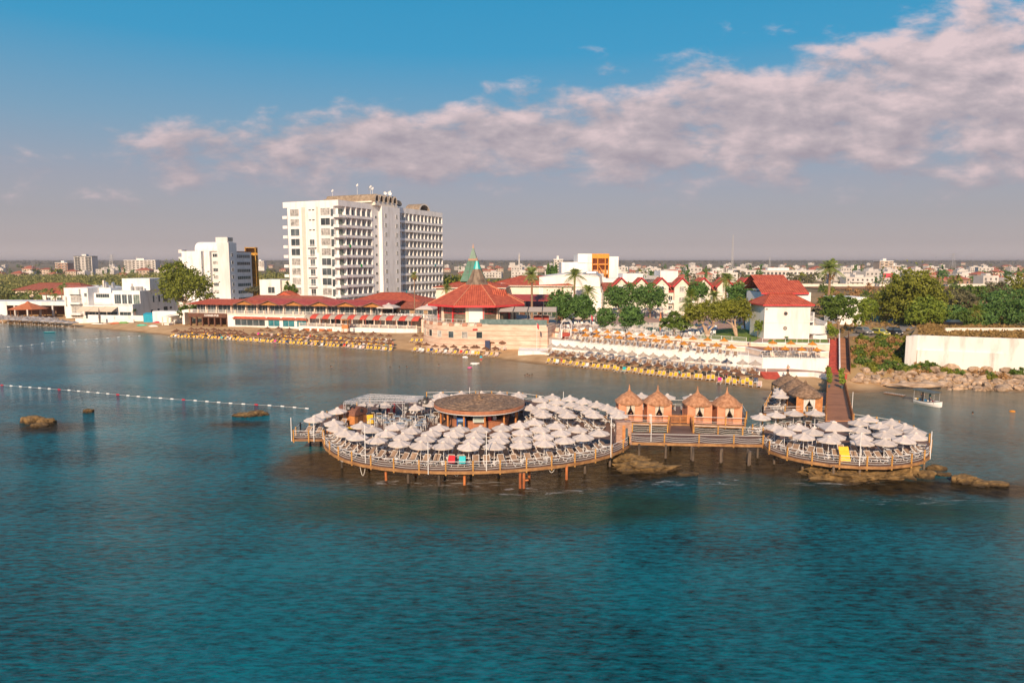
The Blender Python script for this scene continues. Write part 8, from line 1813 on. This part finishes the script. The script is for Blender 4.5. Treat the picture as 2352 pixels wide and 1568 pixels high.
def person(loc, rz, pose, label, trunks='dark', shirt=None, s=1.2, trousers=False):
    o = bpy.data.objects.new('person', PM[pose]); COL.objects.link(o); o.location = loc; o.rotation_euler = (0, 0, rz); o.scale = (s,) * 3; tag(o, label, 'person', 'people on beach and boat')
    b = MB(); b.lathe([(.075, 1.74), (.115, 1.68), (.118, 1.58), (.10, 1.53)], 10, (0, .015, 0)); b.build('hair', HAIR, o)
    b = MB(); b.lathe([(.165, 1.0), (.185, .9), (.19, .80)], 12, sy=.8)
    for q in (-1, 1): b.path([(q * .1, 0, .9), (q * .11, -.02, .62 if not trousers else .5)] + ([(q * .11, 0, .12)] if trousers else []), [.115, .098] + ([.07] if trousers else []), 8, caps=False)
    b.build('trousers' if trousers else 'swim_shorts', CL(trunks), o)
    if shirt:
        b = MB(); b.lathe([(.10, 1.47), (.185, 1.40), (.185, 1.2), (.17, .95)], 12, sy=.78)
        for q in (-1, 1): b.path([(q * .14, 0, 1.40), (q * .225, .01, 1.26), (q * .255, .02, 1.14)], [.09, .075, .065], 8, caps=False)
        b.build('shirt', CL(shirt), o)
    return o
def gp(u, v, h=0): x, y, z = ground_at(u, v, h); return (x, y, z - .02)
person(gp(524, 773), 0, 'walk', 'bather in red shorts walking in front of the pub beach', 'red'); person(gp(713, 778), .3, 'stand', 'bather in dark red shorts standing at the waterline', 'red'); person(gp(648, 766), .2, 'walk', 'bather among loungers before the white pub wall', 'dark')
person((*G(1105, 833, -.35)[:2], -.35), .1, 'stand', 'man in turquoise shirt and red shorts standing in shallow water', 'red', 'turquoise'); person(gp(1203, 793), -.4, 'walk', 'person in white top walking beside the podium wall', 'dark', 'white')
person((*G(1809, 861, 2.15)[:2], 2.15), 0, 'raise', 'bare chested man in dark shorts on the landing by the white wall', 'dark'); person((*G(*z1(1072, 320), DZ)[:2], DZ), 2.8, 'stand', 'person in dark clothes standing under the stage truss', 'dark', 'dark', trousers=True); person((*G(*z1(1165, 330), DZ)[:2], DZ), 3, 'stand', 'person in red clothes under the stage truss', 'red', 'red', trousers=True); person((*G(*z1(1228, 325), DZ)[:2], DZ), 2.2, 'walk', 'second person in red clothes near the stage truss', 'red', 'red', trousers=True)
for i, (u, v, sc_) in enumerate(((470, 769, 'red'), (560, 771, 'navy'), (612, 774, 'turquoise'), (760, 783, 'dark'), (842, 792, 'pink'), (902, 797, 'red'), (965, 803, 'navy'), (1290, 836, 'red'), (1420, 848, 'dark'), (1560, 864, 'turquoise'))):
    person(gp(u, v), rk.uniform(0, 6), ('stand', 'walk')[i % 2], 'bather in %s swimwear near the loungers, %s from the left' % (sc_, ordw(i)), sc_)
g = gp(1668, 869); person(g, 2, 'stand', 'bather standing among the right beach loungers', 'pink')
for i, (u, v, sh) in enumerate(((760, 843, 'first'), (896, 845, 'second'), (917, 844, 'third'), (934, 843, 'fourth'), (1008, 840, 'fifth'), (1206, 864, 'sixth'), (1211, 861, 'seventh'), (1216, 864, 'eighth'), (1222, 862, 'ninth'), (520, 808, 'far left'), (2234, 950, 'far right'))):
    g = G(u, v, 0); dz = -1.62 if sh in ('fifth',) else -1.72; person((g[0], g[1], dz), rk.uniform(0, 6), 'raise' if i % 3 == 0 else 'stand', 'swimmer with wet dark hair standing shoulder deep, %s%s' % (sh, ' one' if 'far' in sh else ' from the left between beach and deck'), 'dark')
g = G(1079, 844, .1); o = MB(); 
for i in range(18):
    a = 2 * math.pi * i / 18
    for j in range(8): c = 2 * math.pi * j / 8; o.v.append(((.75 + .22 * math.cos(c)) * math.cos(a), (.75 + .22 * math.cos(c)) * math.sin(a), .22 * math.sin(c)))
for i in range(18):
    for j in range(8): o.f.append((i * 8 + j, ((i + 1) % 18) * 8 + j, ((i + 1) % 18) * 8 + (j + 1) % 8, i * 8 + (j + 1) % 8)); o.m.append(0)
o = o.build('swim_ring', mat('pink_vinyl', (.70, .12, .30), rough=.35), smooth=True); o.location = g; o.scale = (.62,) * 3; tag(o, 'pink inflatable swim ring floating off the beach', 'swim ring')
for i, (u, v, l) in enumerate(((1068, 820, 'left'), (1091, 835, 'right'))):
    me = rock_mesh(.7 + .3 * i, .5, .4, 3 + i, 3, .5, 1.5); me.materials.append(METALW); o = bpy.data.objects.new('inflatable', me); COL.objects.link(o); o.location = G(u, v, .2); tag(o, 'white inflatable float near the beach, %s of two' % l, 'inflatable')
# ------------------------------------------------------------------ boats
def hull_mesh(L, Wd, H, n=14):
    b = MB(); ring = []
    for i in range(n + 1):
        t = i / n; x = (t - .5) * L; w = Wd / 2 * (1 - max(0, (t - .45) / .55) ** 2.4) * (1 - .18 * max(0, (.25 - t) / .25)); sh = H * (1 + .55 * max(0, (t - .4) / .6) ** 2 + .12 * max(0, (.3 - t) / .3)); keel = -.30 + .55 * max(0, (t - .82) / .18) ** 2
        k = len(b.v); b.v += [(x, -w, sh), (x, -w * .92, sh * .45), (x, -w * .55, keel * .55), (x, 0, keel), (x, w * .55, keel * .55), (x, w * .92, sh * .45), (x, w, sh)]; ring.append(k)
    for a, c in zip(ring, ring[1:]):
        for j in range(6): b.f.append((a + j, a + j + 1, c + j + 1, c + j)); b.m.append(0 if j in (0, 5) else (0 if j in (1, 4) else 1))
    b.f.append(tuple(ring[0] + j for j in range(7))); b.m.append(0); return b, ring
g = G(2133, 930, 0); t = thing('fishing_boat', 'small white fishing boat with red bottom and a grey canopy', 'boat', g, R(-68)); t.scale = (.88,) * 3
b, ring = hull_mesh(5.6, 2.2, .85); b.build('hull', [METALW, mat('red_antifouling', (.34, .03, .02), rough=.6)], t)
q = MB()
for s in (0, 6): q.path([Vector(b.v[r_ + s]) + Vector((0, 0, -.06)) for r_ in ring], .06, 5)
q.build('rubbing_strake', DARK, t); q = MB()
for r_, r2 in zip(ring, ring[1:]): q.poly([Vector(b.v[r_ + 1]), Vector(b.v[r2 + 1]), Vector(b.v[r2 + 5]), Vector(b.v[r_ + 5])])
q.build('deck', mat('boat_deck', (.20, .22, .24), (.34, .34, .33), 2, .8), t); q = MB()
for x in (-2.6, -.4, 1.6):
    for y in (-.95, .95): q.tube((x, y * (1 if x < 1 else .85), .6), (x, y * .95 * (1 if x < 1 else .9), 2.9), .035, .035, 4)
q.build('canopy_frame', METALG, t); q = MB(); q.obox((-2.9, -1.1, 2.9), (4.8, 0, -.12), (0, 2.2, 0), (0, 0, .06)); q.obox((-2.9, -1.1, 2.7), (4.8, 0, -.12), (0, .04, 0), (0, 0, .2)); q.build('canopy', mat('grey_green_canvas', (.07, .095, .10), (.12, .15, .155), 1.5, .9), t)
q = MB(); q.box(-1.9, -.7, -.5, .4, .35, 1.0); q.build('engine_box', mat('boat_blue', (.03, .16, .33), rough=.6), t)
for i, (dx, dy, dz, m_, l) in enumerate(((-2.3, .3, .4, MATY, 'yellow'), (.9, .4, .4, REDP, 'red'), (1.7, 0, .55, METALW, 'white'))):
    p = t.matrix_basis @ Vector((dx, dy, dz)); c = MB(); c.box(-.3, .3, -.25, .25, 0, .45); c.box(-.33, .33, -.28, .28, .4, .5); o = c.build('fish_crate', m_); o.location = p; tag(o, '%s crate aboard the small fishing boat' % l, 'crate')
person(t.matrix_basis @ Vector((.3, -.2, .35)), 1.2, 'stand', 'man in teal shirt and blue trousers standing in the fishing boat', 'navy', 'teal', 1.12, True); person(t.matrix_basis @ Vector((-1.0, -.55, .35)), -.6, 'raise', 'man in dark clothes under the fishing boat canopy', 'dark', 'dark', 1.1, True)
g = G(2055, 906, .15); t = thing('wooden_raft', 'narrow brown ladder like wooden raft drawn up at the sandy shore', 'raft', g, R(125)); b = MB(); b.box(-1.8, 1.8, -.5, -.36, 0, .14); b.box(-1.8, 1.8, .36, .5, 0, .14); b.build('rails', WOODB, t); b = MB()
for k in range(9): b.box(-1.7 + k * .42, -1.5 + k * .42, -.48, .48, .141, .2)
b.build('slats', CONC, t)
g = G(2325, 945, 0); me = rock_mesh(.5, .4, .35, 2, 2, .1); me.materials.append(ORAN); o = bpy.data.objects.new('buoy', me); COL.objects.link(o); o.location = g; tag(o, 'small orange buoy floating at the right', 'buoy')
g = G(114, 763, .1); t = MB(); t.path([(-2.2, 0, .05), (-1.2, 0, .1), (1.2, 0, .1), (2.2, 0, .05)], [.05, .24, .24, .05], 8); o = t.build('kayak', mat('turquoise_plastic', (.01, .20, .24), rough=.5)); o.location = g; o.rotation_euler = (0, 0, .2); tag(o, 'turquoise kayak floating near the left beach', 'kayak')
# things on the left sand
def sail(u, v, label, col, rz, L=4.2):
    x, y, z = ground_at(u, v, .2); t = MB(); t.path([(-L / 2, 0, .12), (-L * .2, 0, .22), (L * .25, 0, .22), (L / 2, 0, .15)], [.06, .42, .40, .05], 8); o = t.build('beach_boat', mat('plastic_' + col, {'orange': (.55, .12, .04), 'green': (.08, .33, .04), 'mint': (.03, .42, .30), 'red': (.5, .02, .06), 'white': (.75, .73, .7)}[col], rough=.45)); o.location = (x, y, z); o.rotation_euler = (0, 0, rz); tag(o, label, 'kayak')
sail(265, 742, 'orange kayak lying on the sand before the garden wall', 'orange', .3); sail(283, 741, 'green kayak lying on the sand before the garden wall', 'green', .2); sail(326, 747, 'mint pedal boat hull beside the blue container', 'mint', .1); sail(365, 740, 'red kayak leaning by the blue container', 'red', .4, 5); sail(352, 749, 'white dinghy on the sand by the blue container', 'white', -.2)
x, y, z = ground_at(347, 740, 0); t = thing('storage_container', 'turquoise tarpaulin covered storage box on the left beach', 'container', (x, y, z), R(-12)); TQ = mat('turquoise_tarp', (.01, .28, .42), (.02, .36, .50), 1, .7); b = MB(); b.box(-3.4, 3.4, 0, 3.2, 0, 3.2); b.build('body', TQ, t); b = MB(); b.mesh([(-3.5, -.1, 3.2), (3.5, -.1, 3.2), (3.5, 3.3, 3.2), (-3.5, 3.3, 3.2), (-3.3, 1.6, 3.7), (3.3, 1.6, 3.7)], [(0, 1, 5, 4), (2, 3, 4, 5), (1, 2, 5), (3, 0, 4)]); b.build('cover', TQ, t)
x, y, z = ground_at(228, 745, 0); t = thing('catamaran', 'small beach catamaran with furled dark sail on the sand', 'catamaran', (x, y, z), R(-8)); b = MB()
for s in (-1, 1): b.path([(-2.6, s * .9, .2), (-1.5, s * .9, .3), (1.5, s * .9, .3), (2.7, s * .9, .35)], [.08, .24, .22, .05], 6)
b.build('hulls', METALW, t); MB().box(-1.3, 1.2, -.9, .9, .5, .56).build('trampoline', DARK, t); b = MB(); b.path([(.3, 0, .5), (.3, 0, 3), (.25, 0, 6.6)], [.25, .45, .08], 7); b.build('furled_sail', mat('dark_sail', (.09, .08, .085), (.17, .15, .15), 2, .9), t)
t = thing('beach_kiosk', 'low white kiosk with a flat roof and beige awning left of the pub', 'kiosk', (XU(330, 264, 3), 262, 1.8), R(-12)); slab(t, 'wall', WHITE, (2, 16, 4, 9, 0, 4.4), (19, 20, -1, 3, 0, 5.4), (20, 23.6, -1, 3, 4.6, 5.6)); b = MB(); b.obox((13.5, -3, 3.4), (6, 0, .9), (0, 4, 0), (0, 0, .08)); b.build('awning', mat('tan_awning', (.42, .29, .17), (.52, .37, .24), 1, .9), t)
for i, (u, w) in enumerate(((372, 'left'), (383, 'middle'), (391, 'right'))):
    x, y, z = ground_at(u, 747 - i * 2.5, 0); t = thing('beach_cabana', 'white curtained beach pavilion left of the pub, %s one' % w, 'pavilion', (x, y, z), R(-15)); b = MB()
    for sx in (0, 3.0):
        for sy in (0, 3): b.box(sx, sx + .14, sy, sy + .14, 0, 3.1)
    b.box(-.05, 3.2, -.05, 3.2, 3.1, 3.3); b.build('frame', METALW, t); b = MB()
    for sx in (.2, 2.6): b.box(sx, sx + .4, -.02, .06, .1, 3.08)
    b.build('curtain', CURT, t); slab(t, 'daybed', METALW, (.4, 2.8, .5, 2.8, .1, .7))
def tower(u, v, z, label, wood, flag=False):
    g = G(u, v, z); t = thing('lifeguard_tower', label, 'lifeguard tower', (g[0], g[1], z)); b = MB()
    for sx in (-.9, .9):
        for sy in (-.9, .9): b.tube((sx * 1.15, sy * 1.15, -.3), (sx, sy, 4.9), .09, .08, 4)
    for k in range(5): b.tube((-1, -1, .4 + k * .45), (1, -1, .4 + k * .45), .05, .05, 4)
    b.build('frame', wood, t); slab(t, 'cabin', wood, (-1.05, 1.05, -1.0, -.92, 2.2, 3.3), (-1.05, -.97, -.92, 1, 2.2, 3.3), (.97, 1.05, -.92, 1, 2.2, 3.3), (-1.1, 1.1, -1.05, 1.05, 2.0, 2.2)); slab(t, 'roof', wood, (-1.5, 1.5, -1.4, 1.4, 4.9, 5.05))
tower(794, 768, 1.3, 'orange wooden lifeguard tower on the pub beach', WOODO); tower(1250, 792, 1.7, 'brown wooden lifeguard tower right of the podium', WOODB)
q = thing('closed_parasol', 'closed orange parasol beside the brown lifeguard tower', 'parasol', G(1229, 785, 1.7)); b = MB(); b.lathe([(.03, 3.2), (.2, 2.2), (.42, 1.2), (.1, 1.1)], 8); b.build('canopy', ORAN, q); MB().tube((0, 0, 0), (0, 0, 3.1), .05, .05, 5).build('pole', METALW, q)
q = thing('closed_parasol', 'closed orange parasol standing by the pool', 'parasol', G(1517, 741, 6.4)); b = MB(); b.lathe([(.03, 3.4), (.2, 2.4), (.5, .7), (.1, .6)], 8); b.build('canopy', mat('coral_canvas', (.60, .18, .06), (.70, .26, .10), 2, .9), q); MB().tube((0, 0, 0), (0, 0, 3.3), .05, .05, 5).build('pole', METALW, q)
for i, (u, v, z, h, l) in enumerate(((1357, 757, 6.4, 4.2, 'red flag hanging on a white pole by the pool arch'), (1233, 806, 1.7, 7.5, 'small red flag on a tall white pole before the podium'))):
    g = G(u, v, z); t = thing('flag_pole', l, 'flag', (g[0], g[1], z)); MB().tube((0, 0, 0), (0, 0, h), .06, .05, 5).build('pole', METALW, t); b = MB(); b.mesh([(.05, 0, h - .1), (.5, .05, h - .5), (.55, 0, h - 1.9), (.2, .05, h - 1.5), (.05, 0, h - 1.3)], [(0, 1, 2, 3, 4)]); b.build('flag', CL('red'), t)
t = thing('garden_arch', 'white arched garden gateway above the red ramp beside the podium', 'arch', G(1300, 768, 5.5), R(-10)); b = MB()
for y in (0, 1.6, 3.2): b.path([(-1.5, y, -1), (-1.5, y, 2.6), (-.9, y, 3.6), (0, y, 4.3), (.9, y, 3.6), (1.5, y, 2.6), (1.5, y, -1)], .08, 4)
for x, z in ((-1.5, 1), (-1.5, 2.6), (0, 4.3), (1.5, 1), (1.5, 2.6), (-.9, 3.6), (.9, 3.6)): b.tube((x, 0, z), (x, 3.2, z), .05, .05, 4)
b.build('frame', METALW, t)
a, c = Vector(G(1281, 790, 2.2)), Vector(G(1299, 764, 6.2)); t = thing('red_ramp', 'steep red ramp with white sides rising to the garden arch', 'ramp'); b = MB(); b.obox(a + Vector((-.9, 0, -1)), (2.2, 0, 0), c - a, (0, 0, 1.0)); b.build('surface', mat('red_steps', (.3, .045, .03)), t); b = MB(); b.obox(a + Vector((-1.15, 0, -1.4)), (.24, 0, 0), c - a, (0, 0, 2.4)); b.obox(a + Vector((1.31, 0, -1.4)), (.24, 0, 0), c - a, (0, 0, 2.4)); b.build('side_wall', WHITE, t)
w = thing('forecourt_wall', 'white walled forecourt before the brown lifeguard tower', 'wall'); b = MB(); F = [G(1190, 812, 1.2)[:2], G(1240, 812.5, 1.2)[:2], G(1262, 803, 1.7)[:2], G(1262, 790, 1.7)[:2], G(1195, 794, 1.7)[:2]]; b.prism(F, -.5, 1.9); b.build('wall', WHITE, w)
# potted plants along the walkway
for i, (u, v) in enumerate((z4(930, 225), z4(932, 165), z4(925, 105), z4(1128, 235), z4(1120, 175), z4(1118, 120))):
    g = G(u, v, 2.05); t = thing('potted_plant', 'leafy plant in a blue pot on the %s walkway rail, %s from the sea' % (('left', 'right')[i // 3], ordw(i % 3)), 'potted plant', (g[0] + (.35 if i < 3 else -.35), g[1], 2.05)); b = MB(); b.lathe([(.2, 0), (.3, .5), (.27, .52), (.24, .45)], 10); b.build('pot', mat('slate_pot', (.05, .09, .12), rough=.6), t); b = MB()
    for k in range(46):
        a = rk.uniform(0, 6.28); zz = rk.uniform(.9, 2.1); leaf(b, Vector((math.cos(a) * rk.uniform(.1, .5), math.sin(a) * rk.uniform(.1, .5), zz)), .38, Vector((math.cos(a), math.sin(a), .4)))
    b.build('foliage', LF_L, t); MB().tube((0, 0, .4), (.03, 0, 1.6), .04, .03, 5).build('stem', BARK, t)
# parked cars
def car(u, v, rz, label, paint, suv=True):
    x, y, z = ground_at(u, v, 0); t = thing('parked_car', label, 'car', (x, y, z + .03), rz, 'cars parked by the lane'); h = 1.05 if suv else .9; k = 1.15; t.scale = (k,) * 3; W_ = .92; PT = mat('paint_' + paint, {'silver': (.36, .35, .34), 'yellow': (.52, .50, .08), 'black': (.02, .02, .022)}[paint], rough=.3, metal=.35 if paint != 'yellow' else 0, spec=.6)
    def body(prof, wf, name, m_):
        b = MB(); n = len(prof)
        for s in (-1, 1):
            for (yy, zz), w in zip(prof, wf): b.v.append((s * w, yy, zz))
        for i in range(n): j = (i + 1) % n; b.f.append((i, j, n + j, n + i)); b.m.append(0)
        b.f.append(tuple(range(n - 1, -1, -1))); b.m.append(0); b.f.append(tuple(range(n, 2 * n))); b.m.append(0); return b.build(name, m_, t)
    body([(-2.15, .38), (-2.2, .62), (-2.1, .86 if suv else .78), (-1.05, h), (2.1, h + .02), (2.2, .6), (2.15, .36)], [.85, .88, .86, W_, .9, .88, .85], 'body', PT)
    body([(-1.05, h - .01), (-.45, h + .62), (1.45, h + .64), (2.02, h)], [.88, .70, .70, .86], 'cabin', PT)
    b = MB(); b.poly([(-.76, -1.0, h + .07), (.76, -1.0, h + .07), (.62, -.50, h + .58), (-.62, -.50, h + .58)]); o = b.build('windscreen', GLASS, t, (0, -.03, .015))
    for s in (-1, 1):
        b = MB(); b.poly([(s * .885, -.7, h + .06), (s * .885, 1.75, h + .06), (s * .72, 1.4, h + .54), (s * .72, -.38, h + .54)]); b.build('side_window', GLASS, t); MB().box(s * .62 - .16, s * .62 + .16, -2.23, -2.12, .66, .80).build('headlight', METALW, t); MB().box(s * .99 - .07, s * .99 + .07, -.85, -.72, h + .02, h + .17).build('mirror', PT, t)
        for yy in (-1.35, 1.35):
            w = MB(); w.tube((s * .70, yy, .34), (s * .93, yy, .34), .34, .34, 14).build('wheel', DARK, t)
    MB().box(-.45, .45, -2.235, -2.15, .62, .78).build('grille', DARK, t); MB().box(-.26, .26, -2.24, -2.18, .42, .54).build('plate', METALW, t); MB().box(-.88, .88, -2.24, -2.1, .36, .50).build('bumper', DARK if suv else PT, t)
car(1984, 768, .12, 'silver pickup parked at the left of the lane', 'silver'); car(2021, 770, .18, 'small yellow hatchback parked in the middle', 'yellow', False); car(2055, 769.5, -.08, 'black off-road car parked nearest the white wall', 'black')
x = XU(2237, 168, 9); t = thing('parked_car', 'dark car roof showing behind the low pale wall', 'car', (x, 176, 8.8)); MB().box(-2, 2, -.9, .9, .3, 1.0).build('body', mat('paint_black', (.02, .02, .02)), t); b = MB(); b.mesh([(-1.6, -.85, 1), (1.5, -.85, 1), (1.0, -.65, 1.6), (-1.0, -.65, 1.6), (-1.6, .85, 1), (1.5, .85, 1), (1.0, .65, 1.6), (-1.0, .65, 1.6)], [(0, 1, 2, 3), (5, 4, 7, 6), (3, 2, 6, 7), (1, 5, 6, 2), (4, 0, 3, 7)]); b.build('cabin', GLASS, t)
# drooping ropes under the deck
for i, (a, c) in enumerate(((z1(845, 860), z1(915, 880)), (z1(605, 790), z1(700, 825)), (z2(990, 1040), z2(1085, 1035)), (z1(1880, 965), z1(1950, 965)))):
    p, q = Vector(G(*a, 1.6)), Vector(G(*c, 1.6)); s = (1.5, .5, .7, .5)[i]; b = MB(); b.path([p.lerp(q, k / 8) - Vector((0, 0, s * 4 * k / 8 * (1 - k / 8))) for k in range(9)], .035, 4); tag(b.build('hanging_rope', ROPE), 'white rope hanging in a loop below the deck edge, %s from the left' % ordw((1, 0, 3, 2)[i]), 'rope')
# ------------------------------------------------------------------ air
def haze():
    m = bpy.data.materials.new('haze_air'); m.use_nodes = True; nt = m.node_tree; N = nt.nodes
    for n in list(N): N.remove(n)
    v = N.new('ShaderNodeVolumePrincipled'); v.inputs['Color'].default_value = (.86, .80, .80, 1); v.inputs['Density'].default_value = 1.3e-4; v.inputs['Anisotropy'].default_value = .2
    o = N.new('ShaderNodeOutputMaterial'); nt.links.new(v.outputs[0], o.inputs['Volume'])
    tag(MB().box(-24000, 24000, -900, 16000, -8, 72).build('haze', m), kind='stuff')
haze()
